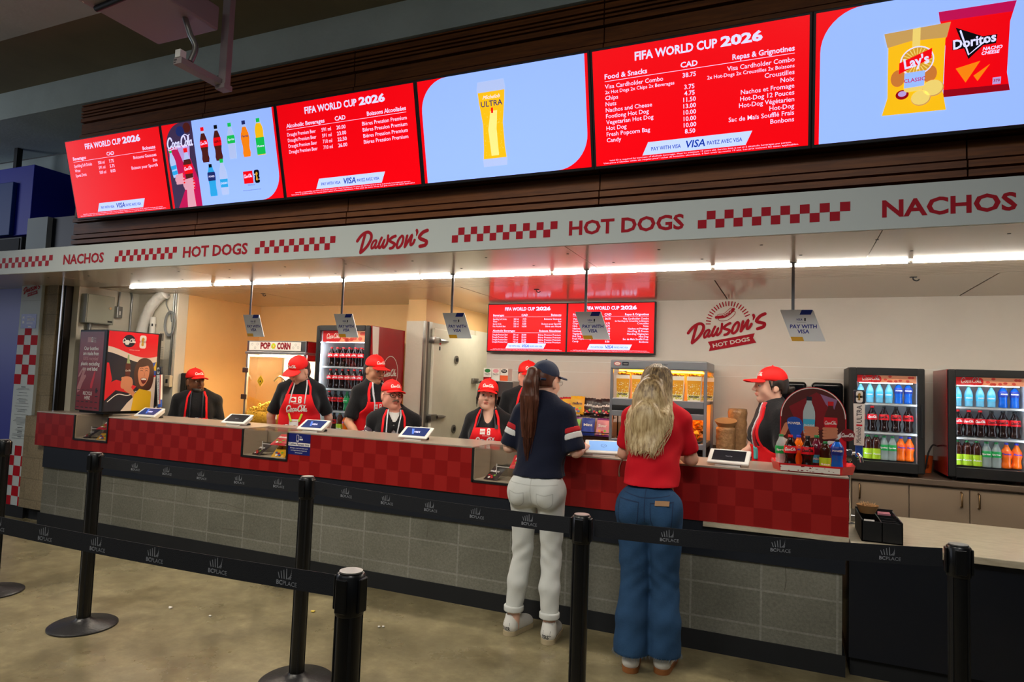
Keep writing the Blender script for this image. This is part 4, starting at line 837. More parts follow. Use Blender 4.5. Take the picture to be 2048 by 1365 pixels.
    def hair_cap(s, m, name='hair', low=-.06, extra=None, front=-.02, thick=.006):
        K = s.k**.5; P = s.hp; R = [[s.HR[i][j] for j in range(3)] for i in range(3)]; inv = np.array([[R[j][i] for j in range(3)] for i in range(3)]); f = Field(s.hc-[.24, .26, .34], s.hc+[.24, .3, .16], .0055)
        f.ell(P((0, .02, .025)), (.079*K+thick*.3, .093*K+thick, .092*K), 0, 'u', R); f.ell(P((0, .04, -.03)), (.066*K, .062*K, .07*K), .03, 'u', R)
        def cut(X, Y, Z):
            x, y, z = X-s.hc[0], Y-s.hc[1], Z-s.hc[2]; ly = inv[1][0]*x+inv[1][1]*y+inv[1][2]*z; lz = inv[2][0]*x+inv[2][1]*y+inv[2][2]*z; return np.maximum(low-lz, -(ly-(front+np.clip(-(lz-.055)*.9, -.12, .05))))
        f.fn(cut)
        if extra: extra(f, P)
        return grow(f, name, s.root, m)
    def legs(s, m, flare=0, hemz=.06, name='trousers', r=(.092, .064, .052), tops=None, parent=None, h=.009):
        k = s.k; lo = np.minimum(s.feet[1], s.feet[-1])-[.25, .25, 0]; hi = np.maximum(s.feet[1], s.feet[-1])+[.25, .25, 0]; lo = np.minimum(lo, s.hip-[.24, .2, 0]); hi = np.maximum(hi, s.hip+[.24, .2, 0]); lo[2] = hemz-.03; hi[2] = s.z(1.06); f = Field(lo, hi, h)
        f.ell(s.hip+[0, .015, -.01], (.178*k*s.w, .128*k*s.g, .12*k), .05)
        for q in (1, -1):
            hp_ = s.hip+[q*.088*k*s.w, .012, -.05]; kn = s.feet[q]*.55+s.hip*[.45, .45, 0]+[q*.03, -.02, s.z(.49)]; an = s.feet[q]+[0, .03, .0]; an[2] = hemz
            f.ell(hp_+[0, .045, .0], (.09*k*s.w, .09*k*s.g, .1*k), .04); g = Field(lo, hi, h); g.chain([hp_, kn], [r[0]*k*s.w, r[1]*k], .02); g.chain([kn, (kn+an)/2+[0, .012, 0], an], [r[1]*k, (r[1]+r[2])/2+.004+flare*.5, r[2]+flare], .02)
            kk = .012; hh = np.maximum(kk-np.abs(f.F-g.F), 0)/kk; f.F = (np.minimum(f.F, g.F)-hh*hh*kk*.25).astype(np.float32)
        rr = rng.uniform(0, 6, 3); f.fn(lambda X, Y, Z: .0032*np.sin(Z*38+X*20+rr[0])*np.cos(X*30+Y*18+rr[1]+Z*9)+.0028*np.sin(Z*75+X*60*np.sign(X)+rr[2])*np.exp(-((Z-.48)/.09)**2), 'a'); zt = tops or s.z(1.02)
        f.fn(lambda X, Y, Z: np.maximum(hemz-Z, Z-zt)+0*X+0*Y); s.lfield = f; o, t = grow(f, name, s.root, m); s.ltree = t; return o
    def shoes(s, m, sole, yaw=(0, 0)):
        for q in (1, -1):
            c, n_ = math.cos(yaw[0 if q == 1 else 1]), math.sin(yaw[0 if q == 1 else 1]); T = lambda p: s.feet[q]+np.array([p[0]*c-p[1]*n_, p[0]*n_+p[1]*c, p[2]])
            f = Field(s.feet[q]-[.2, .26, 0.01], s.feet[q]+[.2, .2, .14], .006); f.cap(T((0, .045, .06)), T((0, .03, .1)), .04, .042, .02); f.cap(T((0, .04, .045)), T((0, -.13, .035)), .04, .034, .03); f.cap(T((0, -.02, .07)), T((0, -.1, .05)), .036, .03, .03); f.cap(T((0, .03, .1)), T((0, .03, .15)), .033, .033, .004, 's'); f.fn(lambda X, Y, Z: .022-Z+0*X+0*Y)
            o, t = grow(f, 'shoe', s.root, m); b = MB(); pts = [(.043*math.cos(a)*(1 if math.sin(a) > 0 else .95), .045+.045*math.sin(a) if math.sin(a) > 0 else -.12+.05*math.sin(a)) for a in (2*PI*i/28 for i in range(28))]; M4 = Matrix(((c, -n_, 0, s.feet[q][0]), (n_, c, 0, s.feet[q][1]), (0, 0, 1, 0), (0, 0, 0, 1))); b.poly(pts, sole, M4, .001, .026); local(b, 'sole', o)
            yield o, t, T, q
def local(b, name, parent, smooth=None):
    """build a mesh whose coordinates are already in the space of the top-level thing"""
    me = bpy.data.meshes.new(name); me.from_pydata(b.v, [], b.f)
    for m in b.mats: me.materials.append(m)
    me.polygons.foreach_set('material_index', b.m)
    if smooth: me.polygons.foreach_set('use_smooth', [True]*len(b.f))
    me.update(); o = bpy.data.objects.new(name, me); COL.objects.link(o); o.parent = parent; return o

# ================================================================ the people
M_HAIRD = mat('hair_dark', (34, 24, 20), .5, var=.3, vscale=20, stretch=(6, 6, 1)); M_HAIRB = mat('hair_brown', (82, 44, 28), .42, var=.35, vscale=14, stretch=(8, 8, 1)); M_HAIRG = mat('hair_grey', (120, 104, 90), .6)
M_DENIM = mat('denim', (44, 74, 108), .85, spec=.2, var=.25, vscale=5, bump=.2, bscale=150); M_WJEAN = mat('white_jeans', (206, 208, 204), .8, bump=.12, bscale=25); M_NAVYCL = mat('navy_cloth', (22, 27, 46), .85, spec=.2, bump=.2, bscale=50, sheen=.1); M_REDTEE = mat('red_tee', (200, 18, 34), .8, spec=.2, bump=.12, bscale=30); M_NAVYCAP = mat('navy_cap', (36, 46, 72), .8)
M_SHOEW = mat('shoe_white', (214, 212, 206), .6); M_GUM = mat('gum_sole', (176, 160, 128), .7); M_TAN = mat('tan_sole', (146, 90, 46), .6); M_TEAL = mat('badge_teal', (96, 200, 196), .5); M_LIME = mat('badge_lime', (200, 220, 60), .5)
S_DARK = skin('deep', (112, 72, 50)); S_FAIR = skin('fair', (222, 168, 142)); S_PALE = skin('pale', (234, 186, 162)); S_PINK = skin('pink', (226, 158, 136)); S_OLIV = skin('warm', (206, 150, 118))
def apron_logo(p, cz, sc=1.0, big=True, cx=0):
    def fn(b, M):
        b.rect(-.05*sc, -.008*sc, .055*sc, .1*sc, M_PRINTW, M); coke(b, M_APRON, M, -.029*sc, .073*sc, .036*sc, -.0006); trophy_mark(b, M, .022*sc, .078*sc, .055*sc, 0, M_PRINTW, None, M_APRON)
        b.rect(-.03*sc, .03*sc, .042*sc, .045*sc, M_PRINTW, M)
        if big: coke(b, M_PRINTW, M, 0, -.02*sc, .17*sc, 0, k=1.35)
    return p.print_on(p.atree, 'apron_print', fn, p.apron_o, cz, cx)
def lanyard(p, x0, zb, m=None, tip=None, hw=.0058, printed=True, xs=.055):
    m = m or M_LANY; th = .013
    for q in (1, -1):
        p.strap('lanyard', m, [(x0[0 if q == 1 else 1], zb), (p.neck[0]+q*xs*p.k, p.z(1.42)), (p.neck[0]+q*.05*p.k, p.z(1.46))], hw, th)

# man at the drinks tap, looking to his left
p = Person('person in red cap and black top with red straps, bearded, by the drinks dispenser', (-5.55, 4.86, 0), .80, H=1.72, female=False, crouch=.185, head=(.55, -.02, 0), hoff=(-.03, .0, -.02), width=1.02)
p.arms(((.225, .03, .93), (.17, -.2, .99)), ((-.225, .03, .93), (-.17, -.16, .95)))
p.body(S_DARK, brow=M_HAIRD, gaze=(.35, .05), jaw=1.1); p.legs(M_TROU); p.shirt(M_BLKCL, 1.2, collar=False); p.hair_cap(M_HAIRD, low=-.05)
f = Field(p.hc-.16, p.hc+.16, .005); R = [[p.HR[i][j] for j in range(3)] for i in range(3)]
f.ell(p.hp((0, -.064, -.088)), (.036, .03, .032), .02, 'u', R)
for q in (1, -1): f.cap(p.hp((q*.062, -.0, -.04)), p.hp((q*.034, -.06, -.085)), .012, .016, .02)
f.cap(p.hp((-.022, -.094, -.043)), p.hp((.022, -.094, -.043)), .005, None, .004); f.ell(p.hp((0, -.098, -.058)), (.02, .014, .0095), .004, 's', R); grow(f, 'beard', p.root, M_HAIRD)
p.cap_hat(M_CAPR); p.apron(top=p.z(1.20), straps=True, wtop=.1); lanyard(p, (.06, -.055), p.z(1.13))
p.strap('lanyard_clip', M_TEAL, [(.05, p.z(1.17)), (.045, p.z(1.11))], .012, .018)

# woman at the popcorn maker, head bowed
p = Person('person with bowed head and badge in front of the popcorn maker', (-4.12, 4.74, 0), .66, H=1.69, width=1.08, girth=1.12, head=(-.62, .52, .1), headfwd=.07, hoff=(-.03, 0, -.03))
p.arms(((.255, .07, 1.11), (.24, .13, .92)), ((-.255, .07, 1.11), (-.235, .12, .92)))
p.body(S_FAIR, brow=M_HAIRB, gaze=(0, -.4), cheek=1.08); p.legs(M_TROU); p.shirt(M_BLKCL, .78, neck=.066)
def tail(f, P): a = P((.0, .105, .02)); f.chain([a, a+[.01, .045, -.015], a+[.02, .06, -.08], a+[.03, .05, -.16]], [.026, .034, .034, .012], .02)
p.hair_cap(M_HAIRB, low=-.07, extra=tail); p.cap_hat(M_CAPR, back_gap=True); p.apron(top=p.z(1.33), wtop=.1, wbot=.215, cx=-.01); apron_logo(p, p.z(1.20), 1.05, cx=-.02)
lanyard(p, (.045, -.085), p.z(1.25), M_LANW)
b = MB(); M = Matrix(((1, 0, 0, -.04), (0, 0, -1, -.4), (0, 1, 0, p.z(1.02)), (0, 0, 0, 1))); b.rect(-.04, .04, -.085, .085, M_PRINTW, M); b.rect(-.04, .04, -.03, -.026, M_INK, M, .0005); b.rect(-.032, .02, .03, .033, M_INK, M, .0005); b.rect(-.03, -.008, -.075, -.038, mat('badge_photo', (120, 84, 70), .5), M, .0005); b.rect(.002, .03, -.05, -.047, M_INK, M, .0005); b.rect(-.03, .03, .066, .07, M_APRON, M, .0005); wrap(b, p.atree, (0, 1, 0), .004); local(b, 'badge', p.root)
for q in (1, -1): p.strap('lanyard_clip', M_LIME, [(-.03+q*.055, p.z(1.15)), (-.03+q*.035, p.z(1.09))], .009, .021)
b = MB(); b.tube([p.hp((.075, .0, -.05)), p.hp((.077, -.004, -.062)), p.hp((.077, .004, -.07))], .002, mat('gold', (210, 160, 70), .2, 1), 6); local(b, 'earring', p.root, 180)

# woman beside the tall cooler, reaching down
p = Person('person with bent arm beside the tall bottle cooler', (-3.49, 4.90, 0), 1.12, H=1.69, head=(.12, .2, 0), lean=(.02, -.05))
p.arms(((.22, -.02, 1.08), (.17, -.22, .96)), ((-.215, -.06, 1.10), (-.17, -.26, .92)))
p.body(S_OLIV, brow=M_HAIRD, gaze=(.2, -.2)); p.legs(M_TROU); p.shirt(M_BLKCL, .8)
def bun(f, P): f.ell(P((0, .12, .0)), (.035, .03, .035), .01)
p.hair_cap(M_HAIRD, low=-.06, extra=bun); p.cap_hat(M_CAPR); p.apron(top=p.z(1.29), wtop=.1, wbot=.2); apron_logo(p, p.z(1.18), .9); lanyard(p, (.04, -.04), p.z(1.12), M_LANW)
b = MB(); b.rect(-.035, .035, -.008, .008, M_PRINTW, frame((-.262, -.4, 1.16))); wrap(b, p.ctree, (0, 1, 0), .002); local(b, 'sleeve_print', p.root)

# man with glasses and moustache
p = Person('person with glasses and grey moustache in red cap and black jacket', (-3.05, 4.66, 0), .58, H=1.70, female=False, crouch=.225, head=(.42, -.03, .05), width=.98, girth=1.08, hoff=(-.03, 0, 0))
p.arms(((.22, .02, .88), (.17, -.18, .93)), ((-.225, .02, .88), (-.17, -.16, .93)))
p.body(S_PINK, brow=M_HAIRG, gaze=(.25, .05), cheek=1.12, jaw=1.15, nose=1.04); p.legs(M_TROU)
p.shirt(mat('white_tee', (226, 224, 220), .8), .4, collar=False, name='undershirt', inf=-.002, hem=p.z(1.0)); p.shirt(mat('checked_shirt', (88, 72, 84), .8, var=.6, vscale=60), .5, name='checked_shirt', inf=.006, open_v=.24, hem=p.z(1.0)); p.shirt(M_BLKCL, 1.2, name='jacket', inf=.016, open_v=.34); p.hair_cap(mat('hair_sandy', (140, 100, 70), .6), low=-.045, thick=.003)
b = MB()
b.tube(catmull([p.hp((-.03, -.094, -.05)), p.hp((-.014, -.106, -.04)), p.hp((0, -.108, -.0385)), p.hp((.014, -.106, -.04)), p.hp((.03, -.094, -.05))], 3), [.003, .0045, .006, .0065, .006, .006, .006, .006, .006, .0065, .006, .0045, .003], M_HAIRG, 8); local(b, 'moustache', p.root, 180)
b = MB(); fm = mat('spectacle_frame', (24, 22, 24), .3)
for q in (1, -1):
    b.tube([p.hp((q*.032+.0235*math.cos(a), -.112+.012*abs(math.cos(a))*(1 if q*math.cos(a) > 0 else 0), .003+.0185*math.sin(a))) for a in (2*PI*i/20 for i in range(20))], .0024, fm, 6, closed=True); b.tube([p.hp((q*.055, -.1, .008)), p.hp((q*.074, -.03, .01)), p.hp((q*.078, .02, .0))], .002, fm, 6)
b.tube([p.hp((-.009, -.112, .006)), p.hp((0, -.116, .009)), p.hp((.009, -.112, .006))], .002, fm, 6); local(b, 'spectacles', p.root, 180)
p.cap_hat(M_CAPR); p.apron(top=p.z(1.25), wtop=.095)
lanyard(p, (.02, -.06), p.z(1.22), M_LANW); p.strap('lanyard_clip', M_TEAL, [(.022, p.z(1.15)), (.018, p.z(1.08))], .011, .022)

# young woman facing out, behind the third case
p = Person('person in red cap glancing aside in front of the coffee machine', (-2.21, 4.74, 0), .30, H=1.66, crouch=.15, head=(.10, .0, .1), width=.98, hoff=(-.02, 0, 0))
p.arms(((.205, .03, .98), (.15, -.2, .97)), ((-.205, .03, .98), (-.15, -.2, .97)))
p.body(S_PALE, brow=M_HAIRD, gaze=(.45, .0)); p.legs(M_TROU); p.shirt(M_BLKCL, 1.2, open_v=.13)
def locks(f, P):
    for q in (1, -1): f.ell(P((q*.071, .022, .0)), (.013, .034, .055), .01)
    for q in (1, -1): f.chain([P((q*.068, -.045, .04)), P((q*.077, -.045, -.03)), P((q*.072, -.05, -.1))], [.011, .009, .004], .006)
p.hair_cap(M_HAIRD, low=-.09, extra=locks); p.cap_hat(M_CAPR); p.apron(top=p.z(1.32), wtop=.095, wbot=.2); apron_logo(p, p.z(1.215), .95); lanyard(p, (.07, -.075), p.z(1.33), M_LANY)
b = MB(); b.rect(-.012, .012, -.015, .015, M_BLACK, frame((.078, -.4, p.z(1.33)))); wrap(b, p.ctree, (0, 1, 0), .02); local(b, 'buckle', p.root)

# man behind the customer in navy
p = Person('person in red cap and black shirt with red strap, hidden behind the customer in navy', (-2.05, 5.2, 0), .35, H=1.70, female=False, head=(.3, .1, 0), width=1.1, girth=1.1, hoff=(-.02, 0, -.02))
p.arms(((.26, 0, 1.08), (.2, -.16, 1.02)), ((-.26, 0, 1.08), (-.2, -.16, 1.02)))
p.body(S_PINK, brow=M_HAIRD, lips=True); p.legs(M_TROU); p.shirt(M_BLKCL, .8); p.hair_cap(M_HAIRD, low=-.04, thick=.003); p.cap_hat(M_CAPR); p.apron(top=p.z(1.27), wtop=.11); lanyard(p, (.05, -.07), p.z(1.2), M_LANW)

# young woman in profile by the bottle display
p = Person('person in profile with red cap, dark bun and printed lanyard, beside the bottle display', (-.11, 4.72, 0), -1.18, H=1.66, head=(-.05, .0, 0), lean=(0, -.01), width=.93, girth=.86)
p.arms(((.215, .0, 1.10), (.2, -.04, .88)), ((-.2, -.06, 1.10), (-.15, -.22, .98)))
p.body(S_PALE, brow=M_HAIRD, gaze=(0, .02), nose=1.03); p.legs(M_TROU); p.shirt(M_BLKCL, .72, neck=.062)
def bun2(f, P):
    for q in (1, -1): f.ell(P((q*.071, .022, .012)), (.013, .034, .042), .01)
    f.ell(P((0, .122, -.02)), (.03, .028, .028), .01); f.ell(P((.01, .142, -.008)), (.018, .018, .016), .01); f.chain([P((.0, .14, -.03)), P((.0, .155, -.055)), P((.0, .148, -.085))], [.014, .009, .003], .008)
    for q in (1, -1): f.chain([P((q*.071, -.03, .035)), P((q*.075, -.02, .0)), P((q*.073, -.012, -.05))], [.007, .006, .002], .006)
p.hair_cap(M_HAIRD, low=-.05, extra=bun2, front=.0); p.cap_hat(M_CAPR); p.apron(top=p.z(1.17), wtop=.1, wbot=.2, straps=False)
p.strap('apron_strap', M_APRON, [(.1, p.z(1.165)), (.085, p.z(1.3)), (.07, p.z(1.43))], .006)
f0 = p.strap('lanyard', mat('lanyard_red', (196, 40, 50), .5), [(.05, p.z(1.14)), (.075, p.z(1.30)), (.06, p.z(1.46))], .0075, .014); p.strap('lanyard', M_LANW, [(.035, p.z(1.14)), (.06, p.z(1.30)), (.05, p.z(1.46))], .004, .017); p.strap('lanyard_clip', M_TEAL, [(.05, p.z(1.15)), (.045, p.z(1.09))], .014, .021)

# ---------------------------------------------------------------- customer in navy, from behind
p = Person('customer with long ponytail, navy cap and polo and white jeans, standing at the counter', (-1.385, 3.715, 0), PI, H=1.635, head=(-.28, .06, .0), lean=(0, -.06), hoff=(0, 0, -.005), width=1.0, girth=1.04)
p.feet = {1: np.array([.125, -.01, 0.]), -1: np.array([-.105, -.0, 0.])}
p.arms(((.212, -.02, 1.10), (.145, -.27, 1.105), (-.3, -1, -.1)), ((-.215, -.04, 1.10), (-.185, -.28, 1.11), (.15, -1, -.05)))
p.body(S_PALE, brow=M_HAIRB, curl=.35)
p.shirt(M_NAVYCL, .86, hem=p.z(.985), neck=.064, sl_r=.018, inf=.012)
for q in (1, -1):
    d = p.el[q]-p.sh[q]; L = np.linalg.norm(d); d = d/L
    for nm, cc, t0, t1 in (('red_sleeve_band', (186, 22, 34), .37, .51), ('white_sleeve_band', (216, 216, 214), .51, .67)):
        f = Field(p.sh[q]+d*L*.5-.16, p.sh[q]+d*L*.5+.16, .0055); f.cap(p.sh[q], p.sh[q]+d*L*.86, .045*p.k+.8*.018+.003, .047*p.k+.018+.003, 0); o_ = p.sh[q]; f.fn(lambda X, Y, Z: np.maximum((t0*L)-((X-o_[0])*d[0]+(Y-o_[1])*d[1]+(Z-o_[2])*d[2]), ((X-o_[0])*d[0]+(Y-o_[1])*d[1]+(Z-o_[2])*d[2])-t1*L))
        x_in = p.sh[q][0]+q*.012; f.fn(lambda X, Y, Z: q*(x_in-X)+0*Y+0*Z); grow(f, nm, p.root, mat(nm, cc, .8))
def pony(f, P):
    f.chain([P((0, .098, .04)), P((.0, .145, .05)), P((.0, .165, -.02)), P((-.005, .15, -.12)), P((.0, .14, -.24)), P((.006, .13, -.34)), P((.012, .125, -.42))], [.02, .032, .04, .045, .04, .03, .01], .012)
    rr = random.Random(4)
    for k in range(26):
        a = rr.uniform(-.03, .03); f.chain([P((a*.6, .17+rr.uniform(0, .02), .02)), P((a*1.5, .19-abs(a)*.3+rr.uniform(-.005, .008), -.1)), P((a*1.3+rr.uniform(-.01, .01), .17, -.25)), P((a*.8+rr.uniform(-.015, .015), .145, -.40-rr.uniform(0, .05)))], [.005, .0075, .0065, .002], .004)
ho, _ = p.hair_cap(M_HAIRB, low=-.03, extra=pony, thick=.004); b = MB(); rr = random.Random(21); P = p.hp
for k in range(110):
    a = rr.uniform(-PI, PI); r_ = rr.uniform(.7, 1.0); L = rr.uniform(.36, .47); ph = rr.uniform(0, 6); c_ = lambda y, z, R: P((R*r_*math.sin(a)+.004*math.sin(ph+z*20), y+R*r_*math.cos(a), z)); q = catmull([c_(.135, .045, .02), c_(.15, .0, .042), c_(.148, -.12, .05), c_(.14, -.24, .046), c_(.134, -.06-L*.72, .036), c_(.13, -.04-L, .016)], 4); b.tube(q, [.003*(1-.7*i/(len(q)-1)) for i in range(len(q))], M_HAIRB, 5)
local(b, 'ponytail_strands', ho, 180); p.cap_hat(M_NAVYCAP, logo=False, back_gap=True)
b = MB(); b.tube(catmull([p.hp((.06, .085, .012)), p.hp((.035, .108, .012)), p.hp((0, .116, .012)), p.hp((-.035, .108, .012)), p.hp((-.06, .085, .012))], 4), .008, M_NAVYCAP, 6); b.box(-.008, .008, -.003, .003, -.009, .009, M_CHROME, 0, Matrix.Translation(Vector(p.hp((-.036, .117, .012)))) @ p.HR.to_4x4()); local(b, 'cap_strap', p.cap_o)
b = MB(); b.tube([p.hp((-.031+.02*math.cos(a), -.112, .002+.016*math.sin(a))) for a in (2*PI*i/16 for i in range(16))], .0016, mat('clear_frame', (180, 170, 160), .3), 6, closed=True); b.tube([p.hp((-.052, -.1, .006)), p.hp((-.077, .01, .002))], .0016, MATS['clear_frame'], 6); local(b, 'spectacles', p.root)
je = p.legs(M_WJEAN, hemz=.135, name='jeans', r=(.092, .062, .05), tops=p.z(1.01))
b = MB(); Mb = Matrix(((-1, 0, 0, 0), (0, 0, 1, .3), (0, 1, 0, 0), (0, 0, 0, 1)))
for q in (1, -1): b.stroke([(q*.04, .86), (q*.045, .80), (q*.085, .775), (q*.13, .80), (q*.135, .865)], .0035, mat('seam', (176, 178, 174), .8), Mb, 0, sm=6); b.stroke([(q*.04, .86), (q*.09, .853), (q*.135, .865)], .0035, MATS['seam'], Mb, 0, sm=6)
b.stroke([(0, .95), (.0, .88), (.002, .80)], .003, MATS['seam'], Mb, 0, sm=8); b.stroke([(-.15, .915), (0, .905), (.15, .915)], .003, MATS['seam'], Mb, 0, sm=12); wrap(b, p.ltree, (0, -1, 0), .001); local(b, 'pocket_seams', je)
for q in (1, -1):
    f = Field(p.feet[q]+[-.12, -.1, .12], p.feet[q]+[.12, .16, .20], .006); a = p.feet[q]+[0, .03, .15]; f.cap(a-[0, 0, .012], a+[0, 0, .022], .06, .06, 0); f.fn(lambda X, Y, Z: np.maximum(.137-Z, Z-.172)+0*X+0*Y); grow(f, 'turn_up', je, M_WJEAN)
for (o, t, T, q), tx in zip(p.shoes(M_SHOEW, M_GUM, (-.25, .05)), ('ERS*', 'SNE*')):
    b = MB(); b.text({1: 'SNER', -1: 'ERS*'}[q], .03, M_BLACK, Matrix(((-1, 0, 0, T((0, .09, 0))[0]), (0, 0, 1, .3), (0, 1, 0, 0), (0, 0, 0, 1))), 0, .034, 0, 'C', bold=.03, fit=.052); wrap(b, t, (0, -1, 0), .001); local(b, 'heel_print', o)
    b = MB(); b.rect(-.022, .022, .062, .078, mat('glitter', (170, 172, 176), .25, .8, bump=.8, bscale=300), Matrix(((-1, 0, 0, T((0, .09, 0))[0]), (0, 0, 1, .3), (0, 1, 0, 0), (0, 0, 0, 1)))); wrap(b, t, (0, -1, 0), .0015); local(b, 'heel_tab', o)

# ---------------------------------------------------------------- customer in red, from behind, leaning on the counter
p = Person('customer with long blonde hair, red top and wide blue jeans, leaning on the counter', (-.69, 3.575, 0), PI, H=1.70, head=(-.05, .24, .0), lean=(0.01, -.19), crouch=.045, headfwd=.0, hoff=(0, 0, -.03), width=.96, girth=1.06)
p.feet = {1: np.array([.078, .0, 0.]), -1: np.array([-.085, -.06, 0.])}
p.arms(((.192, -.19, 1.115), (.15, -.40, 1.11), (-.2, -1, -.05)), ((-.182, -.24, 1.105), (-.08, -.47, 1.105), (.5, -1, 0)))
p.body(S_FAIR, brow=M_HAIRB, curl=.35); p.shirt(M_REDTEE, .74, hem=p.z(1.02), neck=.075, collar=False, inf=.010, sl_r=.008)
m_hair, nt, bb, tc = node_mat('hair_blonde', .4, .45); mp = N(nt, 'ShaderNodeMapping'); nt.links.new(tc.outputs['Object'], mp.inputs[0]); mp.inputs['Scale'].default_value = (9, 9, 1.2)
ad = N(nt, 'ShaderNodeMapRange'); sx_ = N(nt, 'ShaderNodeSeparateXYZ'); nt.links.new(tc.outputs['Object'], sx_.inputs[0]); nt.links.new(sx_.outputs[2], ad.inputs[0]); ad.inputs[1].default_value = 1.61; ad.inputs[2].default_value = 1.40; ad.inputs[3].default_value = -.12; ad.inputs[4].default_value = .15
sm_ = N(nt, 'ShaderNodeMath', operation='ADD'); nt.links.new(noise(nt, mp.outputs[0], 9, 5), sm_.inputs[0]); nt.links.new(ad.outputs[0], sm_.inputs[1]); nt.links.new(ramp(nt, sm_.outputs[0], [(.2, (58, 44, 32)), (.42, (116, 92, 62)), (.58, (176, 148, 104)), (.78, (214, 192, 148))]), bb.inputs['Base Color'])
P = p.hp; f = Field(p.hc+[-.26, -.2, -.56], p.hc+[.26, .34, .16], .0055); R = [[p.HR[i][j] for j in range(3)] for i in range(3)]
f.ell(P((0, .02, .03)), (.082, .1, .095), 0, 'u', R); hc = p.hc
def bp(x, dz, out):
    q = np.array([hc[0]+x, hc[1]+out, hc[2]+dz]); h = p.ctree.ray_cast(Vector((q[0], 1.2, q[2])), Vector((0, -1, 0)), 2)
    if h[0] is not None: t = min(1, max(0, (-dz-.03)/.13)); q[1] += max(0, h[0].y+.006+max(0, out)*.22-q[1])*(t*t*(3-2*t))
    return q
f.ell(bp(.02, -.1, .07), (.10, .075, .16), .05); f.ell(bp(.025, -.19, .1), (.085, .04, .11), .05)
rr = random.Random(11)
for k in range(150):
    a = rr.uniform(-1.25, 1.25); L = rr.uniform(.16, .29)+.03*math.cos(a); top = P((.076*math.sin(a), .02+.092*math.cos(a), .01)); w1 = rr.uniform(-.018, .018); ph = rr.uniform(0, 6)
    x1 = .098*math.sin(a)+.012; x2 = .112*math.sin(a)+.022+.012*math.sin(ph); x3 = .10*math.sin(a)+.03+.018*math.sin(ph+1.5); x4 = .075*math.sin(a)+.036+.02*math.sin(ph+3)
    o1 = .03+.075*math.cos(a); o2 = .06+.075*math.cos(a); o3 = .095+.055*math.cos(a); o4 = .11+.04*math.cos(a)
    f.chain([top, bp(x1, -.06, o1), bp(x2, -.06-L*.35, o2+w1), bp(x3, -.06-L*.7, o3), bp(x4, -.06-L, o4+w1*.5)], [.003, .008, .0095, .008, .002], .005)
f.fn(lambda X, Y, Z: -(Y-(p.hc[1]-.035-.12*np.clip((p.hc[2]+.03-Z)*-1, -.3, .3)*0))+0*X+0*Z); hair_o, hair_t = grow(f, 'hair', p.root, m_hair)
b = MB(); rr = random.Random(8)
for k in range(420):
    a = rr.uniform(-1.5, 1.5); L = rr.uniform(.18, .32); ph = rr.uniform(0, 6); e = rr.uniform(1.03, 1.10); S_ = lambda el, az, R: Vector(P((.082*R*math.cos(el)*math.sin(az), .02+.1*R*math.cos(el)*math.cos(az), .03+.095*R*math.sin(el))))
    r0 = rr.uniform(0, 1)**.7; sgn = 1 if a > 0 else -1
    if abs(a) > .7: top = Vector(P((sgn*.004, -.055+.1*rr.random(), .128-.018*abs(rr.random()))))
    else: top = S_(1.52-rr.random()*.5, a, e)
    pts = [top, S_(.85, a, e), S_(.30, a, e), bp(.098*math.sin(a)+.006, -.045, .05+.085*math.cos(a)), bp(.112*math.sin(a)+.01, -.11, .06+.085*math.cos(a)), bp(.118*math.sin(a)+.012+.014*math.sin(ph), -.10-L*.35, .065+.085*math.cos(a)), bp(.11*math.sin(a)+.024+.024*math.sin(ph+1.2), -.06-L*.65, .1+.07*math.cos(a)), bp(.085*math.sin(a)+.032+.03*math.sin(ph+2.6), -.06-L, .115+.05*math.cos(a))]
    q = catmull(pts, 4); b.tube(q, [.0034*(1-.75*i/(len(q)-1)) for i in range(len(q))], m_hair, 5)
local(b, 'hair_strands', hair_o, 180)
je = p.legs(M_DENIM, flare=.012, hemz=.088, name='jeans', r=(.098, .076, .08), tops=p.z(1.05))
b = MB(); m = mat('denim_seam', (24, 46, 78), .85)
for q in (1, -1): b.stroke([(q*.03, .90), (q*.04, .79), (q*.085, .765), (q*.135, .79), (q*.14, .91)], .004, m, Mb, 0, sm=8); b.stroke([(q*.03, .90), (q*.085, .905), (q*.14, .91)], .006, m, Mb, 0, sm=8)
b.stroke([(0, .965), (.0, .88), (.0, .80)], .004, m, Mb, 0, sm=8); b.stroke([(-.16, .95), (0, .925), (.16, .95)], .004, m, Mb, 0, sm=12); wrap(b, p.ltree, (0, -1, 0), .0015); local(b, 'pocket_seams', je)
b = MB(); b.rect(-.035, .035, -.012, .012, mat('tan_leather', (164, 122, 80), .5), Matrix(((-1, 0, 0, -.09), (0, 0, 1, .3), (0, 1, 0, .905), (0, 0, 0, 1)))); wrap(b, p.ltree, (0, -1, 0), .012); ph_ = local(b, 'phone_in_pocket', p.root)
b = MB(); n_ = 0
for q in (1, -1):
    c = p.feet[q]+[0, .03, 0]; rr = random.Random(q+5)
    for k in range(46): a = 2*PI*k/46+rr.uniform(-.05, .05); r_0 = .093+rr.uniform(-.004, .004); x_, y_ = c[0]+r_0*math.cos(a), c[1]+r_0*math.sin(a); b.tube([(x_, y_, .098), (x_+rr.uniform(-.006, .006), y_+.002, .088-rr.uniform(0, .012)*rr.random())], .0008, mat('frayed_thread', (112, 138, 172), .9), 4)
local(b, 'frayed_hem', je)
b = MB(); b.tube(catmull([(.19, -.24, 1.17), (.2, -.2, 1.09), (.205, -.14, 1.03), (.195, -.1, .99)], 8), .005, M_CHROME, 6); local(b, 'bag_chain', p.root)
